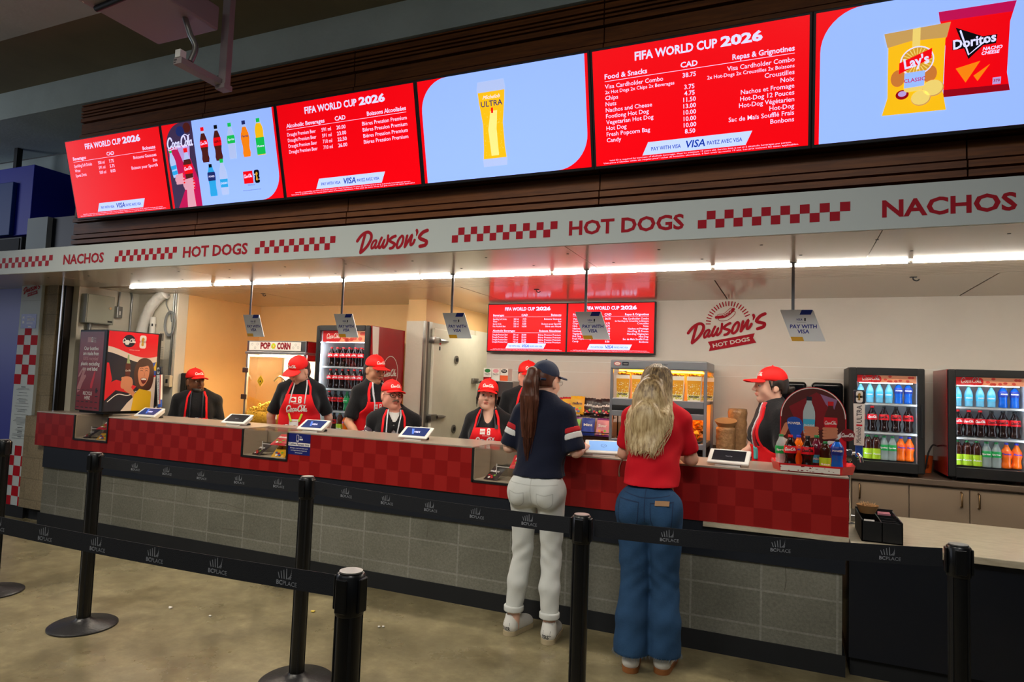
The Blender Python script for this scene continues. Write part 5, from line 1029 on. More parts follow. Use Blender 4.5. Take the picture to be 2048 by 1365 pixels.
for o, t, T, q in p.shoes(M_SHOEW, M_TAN, (.1, -.1)):
    b = MB(); b.poly([(-.03, .012), (.03, .012), (.004, .085), (-.004, .085)], M_TAN, Matrix(((-1, 0, 0, T((0, .09, 0))[0]), (0, 0, 1, .3), (0, 1, 0, 0), (0, 0, 0, 1)))); wrap(b, t, (0, -1, 0), .002); local(b, 'heel_panel', o)

# ================================================================ left end of the stand
M_PANELG = mat('panel_grey', (158, 160, 146), .45); M_GALV = mat('galvanised', (150, 152, 150), .35, .8); M_WRAP = mat('wrapped_duct', (222, 218, 210), .6, bump=.4, bscale=30); M_CABLE = mat('grey_cable', (110, 112, 112), .6)
t = thing('electrical_panel', 'grey metal electrical panel box on the white block wall', 'panel', (-6.46, 4.37, 1.93))
MB().box(-6.498, -6.41, 4.225, 4.515, 1.935, 2.225, M_PANELG, .004).build('box', t); MB().box(-6.41, -6.402, 4.232, 4.508, 1.942, 2.218, M_PANELG, .002).build('cover', t)
MB().cyl((-6.402, 4.46, 2.1), (-6.39, 4.46, 2.1), .013, M_CHROME, 12).build('latch', t, 60); MB().rect(0, .05, 0, .018, M_BLACK, frame((-6.4015, 4.445, 1.955), (0, 1, 0))).build('name_plate', t)
MB().cyl((-6.46, 4.3, 1.86), (-6.46, 4.3, 1.935), .018, M_GALV, 12).cyl((-6.46, 4.3, 1.9), (-6.46, 4.3, 1.925), .024, M_GALV, 12).build('conduit', t, 60)
t = thing('junction_box', 'small metal junction box under a conduit beside the electrical panel', 'electrical box', (-6.47, 4.6, 2.02)); MB().box(-6.498, -6.45, 4.575, 4.635, 2.02, 2.14, M_GALV, .004).build('box', t); MB().tube(catmull([(-6.475, 4.605, 2.14), (-6.475, 4.605, 2.22), (-6.46, 4.6, 2.29)], 5), .008, M_GALV, 8).build('conduit', t, 60); MB().rect(.012, .03, .03, .07, M_WHITE, frame((-6.4495, 4.585, 2.02), (0, 1, 0))).build('switch_plate', t)
tag(MB().tube(catmull([(-6.48, 4.75, 1.5), (-6.48, 4.75, 2.1), (-6.48, 4.75, 2.25), (-6.46, 4.72, 2.3)], 6), .011, M_GALV, 8).build('conduit_pipe', None, 60), 'thin vertical conduit pipe on the white block wall near the duct', 'pipe')
t = thing('wrapped_duct', 'fat white wrapped duct pipe bending down from the ceiling', 'pipe', (-6.3, 4.8, 1.6)); pts = catmull([(-6.03, 4.80, 2.298), (-6.13, 4.79, 2.25), (-6.24, 4.78, 2.13), (-6.31, 4.78, 1.98), (-6.34, 4.78, 1.8), (-6.34, 4.78, 1.4)], 8)
MB().tube(pts, [.055*(1+.03*math.sin(i*1.6)) for i in range(len(pts))], M_WRAP, 14).build('duct', t, 180); MB().tube([(-6.22, 4.815, 2.05), (-6.22, 4.815, 1.4)], .03, M_WRAP, 12).build('drain_pipe', t, 60); MB().box(-6.245, -6.195, 4.79, 4.84, 1.95, 1.98, M_RUB, .004).build('pipe_clip', t)
t = thing('cable_coil', 'hanging loop of grey cable beside the vertical conduits', 'cable', (-5.98, 4.83, 1.97)); b = MB()
for k in range(4): b.tube([(-5.985+(.062+.006*k)*math.cos(a)+.004*k, 4.832-.004*k, 1.98+(.11+.008*k)*math.sin(a)) for a in (2*PI*i/24 for i in range(24))], .005, M_CABLE, 6, closed=True)
b.build('loop', t, 180); MB().tube(catmull([(-6.02, 4.83, 2.29), (-6.06, 4.83, 2.2), (-6.0, 4.83, 2.1), (-5.96, 4.83, 2.0)], 6), .005, M_CABLE, 6).build('tail', t, 180)
for x, lb in ((-5.955, 'taller of two thin conduits beside the cable coil'), (-5.925, 'right of two thin conduits beside the cable coil')): tag(MB().tube([(x, 4.838, 2.299), (x, 4.838, 1.42)], .008, M_GALV, 8).build('conduit_pipe', None, 60), lb, 'pipe', 'conduits beside the coil')
t = thing('wall_notice', 'paper notices taped to the wall behind the drinks dispenser', 'notice', (-6.1, 4.845, 1.75)); b = MB(); M = frame((-6.15, 4.8475, 1.6)); b.rect(0, .09, 0, .3, mat('notice_paper', (226, 214, 192), .7), M, 0, .001); [b.rect(.012+.012*k, .02+.012*k, .2, .28, M_INK, M, .0015) for k in range(5)]; [b.rect(.012, .075, .03+.02*k, .033+.02*k, M_INK, M, .0015) for k in range(6)]; b.build('sheet', t)
t = thing('wall_phone', 'black wall phone handset behind the bearded man', 'phone', (-5.86, 4.9, 1.3)); MB().box(-5.895, -5.82, 4.93, 5.12, 1.26, 1.47, M_BLACK, .012).build('base', t); MB().box(-5.82, -5.79, 4.95, 5.0, 1.28, 1.45, M_RUB, .012).build('handset', t); MB().box(-5.822, -5.817, 5.03, 5.09, 1.36, 1.42, mat('lcd', (120, 130, 150), .2, emit=.3)).build('display', t)
t = thing('outlet_box', 'cream electrical outlet box under the thin conduits', 'outlet', (-5.95, 4.83, 1.36)); MB().box(-5.985, -5.905, 4.81, 4.848, 1.32, 1.44, mat('cream_plastic', (206, 190, 160), .5), .006).build('box', t); MB().box(-5.96, -5.93, 4.806, 4.812, 1.36, 1.40, M_INK, .002).build('socket', t)

# drinks dispenser cabinet with poster faces
th = .09; A = Vector((-5.93, 4.13, 0)); dL = Vector((-math.cos(th), math.sin(th), 0)); dR = Vector((math.sin(th), math.cos(th), 0)); wL, wR, z0, z1 = .46, .54, 1.075, 1.858
t = thing('drinks_dispenser', 'tall red drinks dispenser cabinet with poster sides at the left end of the counter', 'dispenser', (-6.0, 4.4, 1.058)); Mx = Matrix(((-dL.x, dR.x, 0, A.x), (-dL.y, dR.y, 0, A.y), (0, 0, 1, 0), (0, 0, 0, 1)))
MB().box(-wL, 0, 0, wR, z0, z1, M_BLACK, .008, Mx).build('cabinet', t); MB().box(-wL+.03, -.03, .03, wR-.03, 1.058, z0, M_RUB, 0, Mx).build('plinth', t)
P_RED = mat('poster_red', (214, 12, 32), .4); P_DRED = mat('poster_dark_red', (130, 14, 24), .4); P_WHT = mat('poster_white', (236, 230, 220), .4); P_SK = mat('poster_skin', (206, 132, 96), .4); P_HR = mat('poster_hair', (70, 36, 26), .4); P_YEL = mat('poster_yellow', (222, 176, 24), .4); P_NVY = mat('poster_navy', (26, 30, 44), .4); P_CRM = mat('poster_cream', (222, 204, 186), .4); P_COLA = mat('poster_cola', (84, 26, 20), .4); P_GRN = mat('poster_green', (40, 120, 60), .4); P_BLU = mat('poster_blue', (34, 80, 170), .4); P_PAL = mat('poster_pale_red', (190, 120, 116), .4)
M = frame(A+dL*wL+Vector((0, 0, z0)), -dL); M = M @ Matrix.Translation((0, 0, .001)); h = z1-z0; w_ = wL; b = MB(); b.rect(.015, w_-.05, .01, h-.02, P_DRED, M)
for k, tx in enumerate(('Our bottles', 'are made from', '100% recycled', 'plastic excluding', 'cap and label')): b.text(tx, .05, P_WHT if k != 2 else P_PAL, M, w_*.46, .585-.049*k, .0006, 'C', bold=.02, fit=(.24, .26, .25, .31, .25)[k])
b.rect(.14, .2, .66, .71, P_PAL, M, .0005); trophy_mark(b, M, .215, .685, .05, .0006, P_WHT, None, P_DRED); [b.text(x, .016, P_WHT, M, .235, .695-.018*k, .0006) for k, x in enumerate(('Official', 'Partner', 'Recycle'))]
for pts in ([(.02, .22), (.06, .3), (.09, .37), (.13, .42), (.15, .40), (.12, .34), (.15, .35), (.16, .33), (.11, .27), (.07, .19), (.03, .17)], [(.02, .32), (.04, .36), (.07, .395), (.10, .41), (.11, .40), (.08, .37), (.05, .33)]): b.poly(pts, P_PAL, M, .0006)
flat = [(.24, .22), (.27, .22), (.30, .32), (.31, .38), (.295, .385), (.27, .33), (.24, .26)]; b.poly(flat, P_RED, M, .0006)
for r in range(4):
    for c in range(5): b.rect(.03+c*.075, .075+c*.075, .03+r*.055, .038+r*.055, M_BLACK, M, .0006)
b.rect(.11, .3, .10, .2, P_DRED, M, .0008); b.text('RECYCLE', .045, P_WHT, M, .205, .155, .0012, 'C', bold=.015, fit=.15); b.text('HERE', .045, P_WHT, M, .205, .112, .0012, 'C', bold=.015, fit=.09); b.disc(.345, .2, .014, .026, M_BLACK, M, .001); b.build('side_poster', t)
M = frame(A+Vector((0, 0, z0)), dR) @ Matrix.Translation((0, 0, .001)); w_ = wR-.05; b = MB(); M = M @ Matrix.Translation((.012, .01, 0)); h = z1-z0-.02; b.rect(0, w_, 0, h, P_NVY, M)
b.poly([(0, .1), (.1, .2), (.24, .17), (.3, .24), (.1, .3), (0, .25)], P_RED, M, .0004); b.poly([(w_*.62, .45), (w_, .62), (w_, .3), (w_*.8, .3)], P_RED, M, .0003); b.poly([(w_-.1, .35), (w_, .35), (w_, h-.12), (w_-.1, h-.2)], P_BLU, M, .0005); b.poly([(w_-.1, .45), (w_-.07, .45), (w_-.07, .62), (w_-.1, .6)], P_GRN, M, .0007); b.poly([(w_-.04, .4), (w_, .4), (w_, .5)], P_YEL, M, .0007)
b.poly([(0, h*.18), (.06, .3), (.02, .46), (0, .46)], P_RED, M, .0005); b.stroke([(.03, .09), (.12, .16), (.22, .15), (.3, .19)], .008, P_WHT, M, .0007)
sw = lambda o: [(w_*i/14, o+.05*math.cos(i/14*PI*1.15+.4)) for i in range(15)]
b.poly([(0, h), *[(x, y-.055) for x, y in sw(h-.19)], (w_, h)], P_CRM, M, .001); b.poly([(0, h), *sw(h-.19), (w_, h)], P_RED, M, .0014)
b.disc(w_*.4, h-.085, .06, .062, P_NVY, M, .0018); b.disc(w_*.4-.02, h-.1, .026, .026, P_WHT, M, .002, n=6); coke(b, P_WHT, M, w_*.4, h-.1, .125, .0024, k=1.35); trophy_mark(b, M, w_*.68, h-.085, .13, .0018, P_WHT, None, mat('poster_gold', (190, 140, 40), .4)); b.text('OFFICIAL PARTNER', .012, P_WHT, M, w_*.52, h-.175, .0018, 'C')
b.poly([(.16, .0), (.22, .08), (.3, .16), (.4, .3), (w_, .34), (w_, 0)], P_CRM, M, .0012); b.poly([(.26, 0), (.28, .16), (.33, .215), (.45, .19), (w_*.93, .14), (w_*.92, 0)], P_YEL, M, .0016)
b.poly(catmull([(.31, .22), (.27, .32), (.27, .42), (.31, .50), (.38, .52), (.445, .48), (.47, .38), (.46, .26), (.42, .2)], 4, True), P_HR, M, .0014)
b.poly(catmull([(.315, .30), (.305, .38), (.33, .45), (.385, .46), (.42, .41), (.41, .31), (.37, .245), (.335, .25)], 4, True), P_SK, M, .0018)
b.poly(catmull([(.30, .43), (.33, .48), (.39, .49), (.43, .44), (.4, .445), (.36, .435)], 3, True), P_HR, M, .0022); b.poly(catmull([(.335, .315), (.365, .325), (.40, .315), (.385, .275), (.355, .268)], 3, True), mat('poster_mouth', (96, 16, 20), .4), M, .0022); b.poly([(.34, .315), (.365, .322), (.395, .315), (.39, .303), (.345, .303)], P_WHT, M, .0025)
for x in (.34, .39): b.stroke([(x-.014, .392), (x, .398), (x+.014, .392)], .005, P_HR, M, .0024); b.stroke([(x-.018, .412), (x, .42), (x+.016, .412)], .004, P_HR, M, .0024)
b.stroke([(.365, .385), (.375, .345), (.36, .342)], .004, mat('poster_shade', (170, 100, 72), .4), M, .0024)
b.poly([(.355, .0), (.30, .16), (.23, .25), (.18, .245), (.18, .2), (.26, .15)], P_SK, M, .0015); b.poly(catmull([(.15, .22), (.15, .31), (.19, .335), (.245, .32), (.26, .26), (.23, .22)], 3, True), P_SK, M, .002)
b.poly([(.185, .3), (.225, .3), (.23, .40), (.222, .46), (.208, .50), (.206, .545), (.194, .545), (.19, .5), (.178, .45), (.178, .38)], P_COLA, M, .0017); b.poly([(.187, .46), (.223, .46), (.21, .5), (.207, .545), (.194, .545), (.191, .5)], mat('poster_glass', (150, 170, 120), .4), M, .0019); coke(b, P_WHT, M, .205, .385, .05, .002)
for k in range(4): b.stroke([(.155, .235+.027*k), (.2, .24+.027*k), (.238, .232+.027*k)], .022, P_SK, M, .0022+.0001*k)
b.build('front_poster', t)

# drinks tap with a tall paddle handle
def beer_tap(name_, label, loc, left=True):
    t = thing('beer_tap', label, 'tap', loc); b = MB()
    x, y, z = loc; b.cyl((x, y, z), (x, y, z+.1), .032, M_CHROME, 20).cyl((x, y, z), (x, y, z+.008), .05, M_CHROME, 20); b.build('tower', t, 40); s = 1 if left else 1
    MB().tube(catmull([(x+.02, y-.01, z+.085), (x+.06, y-.03, z+.085), (x+.10, y-.045, z+.075), (x+.115, y-.05, z+.04)], 5), .011, M_CHROME, 10).cyl((x+.09, y-.04, z+.07), (x+.09, y-.04, z+.13), .009, M_CHROME, 10).build('spout', t, 60)
    return t
t = beer_tap('', 'chrome drinks tap with long white paddle handle beside the drinks dispenser', (-5.415, 4.30, 1.058))
hm = frame((-5.325, 4.255, 1.18), (1, 0, .12), (-.12, 0, 1)); b = MB(); b.poly([(-.016, 0), (.016, 0), (.028, .27), (-.028, .27)], P_WHT, hm, -.01, .02); b.poly([(.006, .0), (.016, 0), (.028, .27), (.015, .27)], P_RED, hm, .0102); b.poly([(-.016, -.03), (.016, -.03), (.018, .04), (-.016, .02)], P_BLU, hm, -.009, .018); hd = b.build('handle', t); b = MB(); b.box(-.03, .03, .27, .345, -.012, .012, P_NVY, .006, hm); trophy_mark(b, hm, 0, .308, .06, .013, P_WHT, None, M_BLACK); b.build('finial', hd); b = MB(); b.text('Michelob ULTRA', .026, M_INK, hm @ Matrix.Rotation(PI/2, 4, 'Z'), .04, -.004, .0104, fit=.2); b.build('lettering', hd)

# ================================================================ things on the counter
M_TABW = mat('tablet_white', (232, 230, 224), .35); M_SCR = mat('tablet_screen', (30, 46, 96), .15, emit=.45); M_SCRD = mat('tablet_screen_dark', (26, 26, 34), .15, emit=.1); M_SCRB = mat('tablet_screen_blue', (120, 160, 214), .15, emit=.6)
def tablet(label, x, y, rz, scr, mark):
    t = thing('payment_tablet', label, 'tablet', group='payment tablets on the counter'); Mt = frame((0, -.035, .052), (1, 0, 0), (0, .78, .46))
    MB().box(-.118, .118, -.062, .075, -.012, 0, M_TABW, .008, Mt).build('shell', t); MB().rect(-.093, .093, -.04, .062, scr, Mt, .0006).build('screen', t)
    MB().poly([(-.085, .0), (-.03, -.02), (.075, .05), (.075, .085)], M_TABW, frame((-.07, 0, 0), (0, 1, 0), (0, 0, 1)), 0, .14).build('stand', t); MB().cyl((0, .03, 0), (0, .03, .012), .07, M_RUB, 24).build('foot', t, 40)
    b = MB()
    if mark == 'VISA': b.text('VISA', .026, E_WHT, Mt, .01, .0, .0012, 'C', bold=.02, shear=.2); b.poly([(-.05, .045), (-.03, .045), (-.005, -.02), (-.02, -.02)], mat('tablet_blue', (60, 100, 190), .3, emit=.6), Mt, .0011)
    elif mark == 'tick': b.stroke([(.017*math.cos(a), .012+.017*math.sin(a)) for a in (2*PI*i/16 for i in range(16))], .002, E_NAVY, Mt, .0011, closed=True, sm=0); b.stroke([(-.008, .012), (-.002, .005), (.009, .018)], .002, E_NAVY, Mt, .0011, sm=0)
    else: b.text(mark, .012, mat('tablet_text', (150, 150, 160), .3, emit=.4), Mt, .0, .0, .0011, 'C')
    b.build('screen_mark', t); t.location = (x, y, 1.058); t.rotation_euler = (0, 0, rz); return t
for a in (('payment tablet nearest the drinks dispenser, screen lit', -5.30, 4.16, .1, M_SCR, 'VISA'), ('payment tablet with dark screen before the bearded man', -4.25, 4.16, .1, M_SCRD, 'Sign in'), ('payment tablet with lit screen before the woman with bowed head', -3.43, 4.14, .05, M_SCR, 'VISA'), ('payment tablet with lit screen before the man in glasses', -2.50, 4.14, .05, M_SCR, 'VISA'), ('payment tablet with pale blue screen beside the customer in navy', -1.10, 4.12, .3, M_SCRB, 'tick'), ('payment tablet with dark screen before the woman in profile', -.325, 4.10, -.08, M_SCRD, 'Visa Pay')): tablet(*a)
# drink cans on the shelf behind the counter
ct_ = bpy.data.objects['service_counter']; MB().box(-5.5, .2, 4.46, 4.54, .92, .935, M_BT).build('rear_shelf', ct_)
M_CANB = mat('can_blue', (28, 48, 120), .3, .4); cn = None; who = ['drink can before the bearded man, left one', 'drink can before the bearded man, right one', 'drink can by the tablet before the popcorn maker', 'left drink can before the man in glasses', 'middle drink can before the man in glasses', 'right drink can before the man in glasses', 'pale drink can before the woman at the coffee machine', 'blue drink can before the woman at the coffee machine']
for k, x in enumerate((-5.28, -5.13, -4.05, -3.24, -3.13, -3.03, -2.16, -2.07)):
    if cn is None:
        cn = thing('drink_can', who[0], 'can', group='drink cans behind the counter'); MB().lathe([(0, 0), (.026, 0), (.033, .008), (.033, .105), (.027, .118)], M_CANB, 20).build('body', cn, 40); MB().lathe([(.027, .118), (.028, .122), (.025, .122), (.024, .118), (0, .118)], M_CHROME, 20).build('lid', cn, 40); MB().box(-.006, .006, -.014, .008, .118, .1205, M_STEEL).build('tab', cn); cn.location = (x, 4.5, .935)
    else: dup(cn, (x, 4.5, .935), k, who[k])
# candy in the display cases
G_ACR = glass('acrylic', (244, 246, 246), .12); M_WRY = mat('wrapper_yellow', (236, 176, 24), .35); M_WRR = mat('wrapper_red', (196, 24, 36), .35); M_WRB = mat('wrapper_dark', (48, 30, 30), .35); M_WRU = mat('wrapper_blue', (36, 60, 150), .35); M_WRP = mat('wrapper_purple', (120, 44, 120), .35); M_WRG = mat('wrapper_green', (120, 176, 50), .35); M_WRK = mat('wrapper_pink', (226, 150, 160), .35)
def pouch(w_, h_, m, band=None, txt='', tm=None, th=.014, extra=None):
    """pillow bag lying in its x-y plane"""
    nx, ny = 8, 9; b = MB(); top = []; idx = {}; vs = []
    for s in (1, -1):
        for j in range(ny+1):
            for i in range(nx+1):
                u, v = i/nx*2-1, j/ny*2-1; e = max(0, (1-u**4))*max(0, 1-(abs(v)**6)); pin = 1-.05*math.cos(v*PI*.5)*0-.06*(1-abs(v))**2; vs.append((u*w_/2*pin, v*h_/2+(.002*(-1)**i if j in (0, ny) else 0), s*th*e*(.75+.25*math.sin(3*u+2*v))))
    fs = []; ms = []; n1 = (nx+1)*(ny+1); bi = b.mi(m)
    for s in (0, 1):
        for j in range(ny):
            for i in range(nx):
                a = s*n1+j*(nx+1)+i; q = (a, a+1, a+nx+2, a+nx+1); fs.append(q if s == 0 else q[::-1]); ms.append((b.mi(band) if band and j in (0, ny-1) else bi))
    b.v = vs; b.f = fs; b.m = ms
    if extra: [b.disc(w_*u, -h_*v, w_*.085, h_*.062, (extra, M_WRR, M_WRG, M_PRINTW)[q % 4], None, th*1.03+q*1e-4, n=10) for q, (u, v) in enumerate(((-.2, .2), (0, .26), (.2, .19), (-.1, .36), (.12, .36)))]
    if txt: b.text(txt, h_*.2, tm or M_PRINTW, None, 0, h_*.02, th*1.04, 'C', bold=.04, fit=w_*.66)
    return b
bags = {}
def candy(kind, label, group, loc, rot, sc=1.0):
    if kind not in bags:
        w_, h_, m, band, txt, tm, ex = {'yellow': (.13, .17, M_WRY, None, 'm&m', P_COLA, P_BLU), 'gold': (.13, .17, M_WRY, M_WRR, 'Reese', M_WRR, None), 'dark': (.13, .17, M_WRB, None, 'm&m', M_PRINTW, M_WRR), 'red': (.13, .16, M_WRR, None, 'Skittles', M_PRINTW, M_WRG), 'berry': (.13, .17, M_WRG, M_WRP, 'Gummy', M_PRINTW, M_WRK), 'pink': (.13, .17, M_WRK, M_WRP, 'Sour', M_PRINTW, M_WRY), 'blue': (.12, .16, M_WRU, None, 'Mint', M_PRINTW, None)}[kind]
        bags[kind] = pouch(w_, h_, m, band, txt, tm, extra=ex)
        me_o = bags[kind].build('candy_bag', None, 180); bags[kind] = me_o; o = me_o
    else: o = bags[kind].copy(); COL.objects.link(o)
    o.location = loc; o.rotation_euler = rot; o.scale = (sc, sc, sc); return tag(o, label, 'candy', group)
for k, ((x0, x1, zb), nm) in enumerate(zip(wins, ('the case by the dispenser', 'the case with the payment sign', 'the case by the customer in navy'))):
    t = thing('acrylic_tray', 'clear acrylic tray stand inside '+nm, 'tray', ((x0+x1)/2, 4.1, zb+.012), group='acrylic trays in the display cases'); xa, xb = x0+.15, x1-.03; b = MB()
    MB().box(xa, xb, 4.03, 4.21, zb+.10, zb+.104, G_ACR).box(xa, xb, 4.03, 4.033, zb+.104, zb+.118, G_ACR).build('upper_tray', t); MB().box(xa, xa+.004, 4.03, 4.21, zb+.012, zb+.10, G_ACR).box(xb-.004, xb, 4.03, 4.21, zb+.012, zb+.10, G_ACR).build('legs_frame', t)
    MB().tube([(xa, 4.03, zb+.102), (xb, 4.03, zb+.102)], .003, M_PRINTW, 6).tube([(xa, 4.03, zb+.012), (xa, 4.03, zb+.12)], .003, M_PRINTW, 6).build('edge_strip', t)
    g = 'candy bags inside '+nm; mid = (xa+xb)/2
    candy('red', 'red candy bag on the upper tray in '+nm, g, (mid+.02, 4.085, zb+.138), (.45, 0, .15), 1.05); candy('yellow', 'yellow candy bag lying at the bottom of '+nm, g, (mid+.05, 4.045, zb+.058), (.75, 0, .15), .95); candy('dark', 'dark candy bag left of the yellow one in '+nm, g, (x0+.13, 4.05, zb+.05), (.6, 0, -.25), .85)
    st = None
    for q in range(4):
        lb = ('lowest', 'second lowest', 'third lowest', 'topmost')[q]+' blue mint box in '+nm
        o = MB().box(mid-.02, mid+.09, 4.125, 4.205, zb+.013+.02*q, zb+.031+.02*q, M_WRU, .003).box(mid-.015, mid+.085, 4.124, 4.126, zb+.017+.02*q, zb+.027+.02*q, M_PRINTW).build('mint_box'); tag(o, lb, 'candy box', 'mint boxes in '+nm)
    cb = dup(cn, (mid+.05, 4.18, zb+.104), .5, 'blue drink can on the upper tray in '+nm, 'cans in the display cases', (.9, .9, .82))
# payment notice on the counter front
t = thing('payment_notice', 'small blue cashless payment notice on the red counter front', 'notice', (-3.44, 3.972, .97)); M = frame((-3.547, 3.9722, .887)); b = MB(); b.rect(0, .212, 0, .162, mat('notice_blue', (24, 34, 110), .4), M, 0, .0008); b.rect(0, .212, .066, .092, M_PRINTW, M, .0012); b.text('Cashless Payment Only', .022, mat('notice_ink', (30, 36, 90), .5), M, .106, .072, .0016, 'C', bold=.025, fit=.195)
b.rect(.078, .1, .1, .152, M_PRINTW, M, .0012); b.rect(.081, .097, .107, .148, MATS['notice_blue'], M, .0014); b.text('VISA', .012, M_PRINTW, M, .106, .132, .0014, bold=.02, shear=.2); b.rect(.106, .14, .112, .124, M_PRINTW, M, .0012)
for k, tx in enumerate(('All major credit and debit cards', 'and digital forms of payment', 'are accepted')): b.text(tx, .013, M_PRINTW, M, .106, .046-.017*k, .0014, 'C', fit=(.17, .155, .07)[k])
b.build('printed_sheet', t)
t = thing('discount_sticker', 'blue save ten percent sticker on the white pillar', 'sticker', (-7.03, 4.069, 1.95)); M = frame((-7.155, 4.0692, 1.86)); b = MB(); b.rect(0, .24, 0, .145, mat('sticker_blue', (14, 44, 140), .4), M, 0, .0008); b.text('SAVE 10%', .045, M_PRINTW, M, .09, .075, .0014, bold=.03, fit=.12); b.rect(.02, .05, .05, .12, M_PRINTW, M, .0012); b.rect(.022, .048, .075, .1, MATS['sticker_blue'], M, .0014); [b.rect(.09, .19, .055-.011*k, .06-.011*k, M_PRINTW, M, .0012) for k in range(2)]; b.rect(.115, .165, .012, .022, M_PRINTW, M, .0012); b.rect(.09, .16, .118, .121, M_PRINTW, M, .0012); b.build('printed_sheet', t)

# ================================================================ bottles
PL = dict(rough=.12, spec=.5)
M_COLA = mat('cola', (30, 12, 8), **PL); M_CLEARB = mat('clear_pet', (206, 226, 222), .1, alpha=.42); M_ORANGE = mat('orange_soda', (240, 106, 14), **PL); M_TEA = mat('iced_tea', (58, 22, 12), **PL); M_BLUED = mat('blue_drink', (20, 90, 190), **PL); M_WATER = mat('water_pet', (120, 200, 232), .1, alpha=.7); M_BERRY = mat('berry_drink', (96, 20, 40), **PL); M_GREENB = mat('green_pet', (36, 120, 70), **PL)
L_RED = mat('label_red', (214, 14, 30), .4); L_GRN = mat('label_green', (20, 160, 76), .4); L_ORG = mat('label_orange', (240, 90, 20), .4); L_LIME = mat('label_lime', (176, 214, 40), .4); L_AQ = mat('label_aqua', (70, 180, 214), .4); L_NVY = mat('label_navy', (24, 50, 140), .4)
C_RED = mat('lid_red', (210, 20, 26), .4); C_BLK = mat('lid_black', (22, 20, 20), .4); C_GRN = mat('lid_green', (18, 120, 60), .4); C_BLU = mat('lid_blue', (40, 52, 190), .4)
BK = {'cola': ('contour', M_COLA, L_RED, C_RED, .46, .68, 'coke', M_PRINTW), 'zero': ('contour', M_COLA, L_RED, C_BLK, .46, .68, 'coke', C_BLK), 'clear': ('x', M_CLEARB, L_GRN, C_GRN, .40, .64, 'Sprite', M_PRINTW), 'orange': ('contour', M_ORANGE, L_ORG, C_BLU, .46, .68, 'Fanta', C_BLU), 'tea': ('tea', M_TEA, L_LIME, C_GRN, .03, .46, 'fuze', M_PRINTW), 'water': ('x', M_WATER, L_AQ, C_GRN, .28, .56, 'DASANI', M_PRINTW), 'sport': ('sport', M_BLUED, L_NVY, C_BLK, .5, .78, 'POWER', M_PRINTW), 'berry': ('x', M_BERRY, L_AQ, C_GRN, .18, .42, 'DASANI', M_PRINTW), 'green': ('contour', M_GREENB, L_GRN, C_GRN, .42, .66, 'Sprite', M_PRINTW)}
BPROTO = {}
def bottle(kind, label, group, loc, rz=0, h=.2):
    if kind not in BPROTO:
        sl, liq, lab, capm, la, lb, tx, tm = BK[kind]; p = sil(sl); R = .155; H_ = 1.0; t = thing('bottle', label, 'bottle', group=group); ys = [q[1] for q in p[1:]]; xs = [q[0] for q in p[1:]]; rad = lambda y: float(np.interp(y, ys, xs))*R/.36
        MB().lathe([(0, .012), (rad(0)*.7, 0)]+[(rad(y), y) for y in np.linspace(0.01, .93, 22)]+[(0, .93)], liq, 18).build('bottle_body', t, 60)
        lbm = MB().lathe([(rad(y)*1.02+.001, y) for y in np.linspace(la, lb, 7)], lab, 18); m_lab = lbm
        g = MB(); M4 = Matrix(((1, 0, 0, 0), (0, 0, -1, 0), (0, 1, 0, 0), (0, 0, 0, 1))); c = (la+lb)/2; r_ = rad(c)
        if tx == 'coke': coke(g, tm, M4, 0, c-.03, r_*1.75, 0, k=1.4)
        else: g.text(tx, .085, tm, M4, 0, c-.03, 0, 'C', bold=.04, fit=r_*1.6, shear=.12)
        g.v = [(rr_*math.sin(x/r_*1.05), -rr_*math.cos(x/r_*1.05), z) for x, y, z in g.v for rr_ in (rad(min(max(z, la), lb))*1.02+.004,)]; m_lab.join(g); m_lab.build('wrapper_label', t, 60)
        MB().lathe([(.062, .925), (.062, .99), (.056, 1.0), (0, 1.0)], capm, 16).build('bottle_cap', t, 40); BPROTO[kind] = t; o = t
    else: o = dup(BPROTO[kind], loc, rz, label, group)
    o.location = loc; o.rotation_euler = (0, 0, rz); o.scale = (h*1.12, h*1.12, h); return o
NM = {'cola': 'red-capped cola bottle', 'zero': 'black-capped cola bottle', 'clear': 'clear soda bottle with green label', 'orange': 'orange soda bottle', 'tea': 'iced tea bottle with lime label', 'water': 'pale blue water bottle', 'sport': 'blue sports drink bottle', 'berry': 'dark berry water bottle', 'green': 'green soda bottle'}
def row(kinds, x0, x1, y, z, where, h=.2, rj=.3):
    n = len(kinds); seen = {}; tot = {k: kinds.count(k) for k in kinds}
    for i, k in enumerate(kinds):
        seen[k] = seen.get(k, 0)+1; o_ = (ORD[seen[k]-1]+' ') if tot[k] > 1 else ''
        bottle(k, '%s%s on %s' % (o_, NM[k], where) if tot[k] > 1 else '%s on %s' % (NM[k], where), 'bottles on '+where, (x0+(x1-x0)*i/max(1, n-1), y, z), random.uniform(-rj, rj), h)

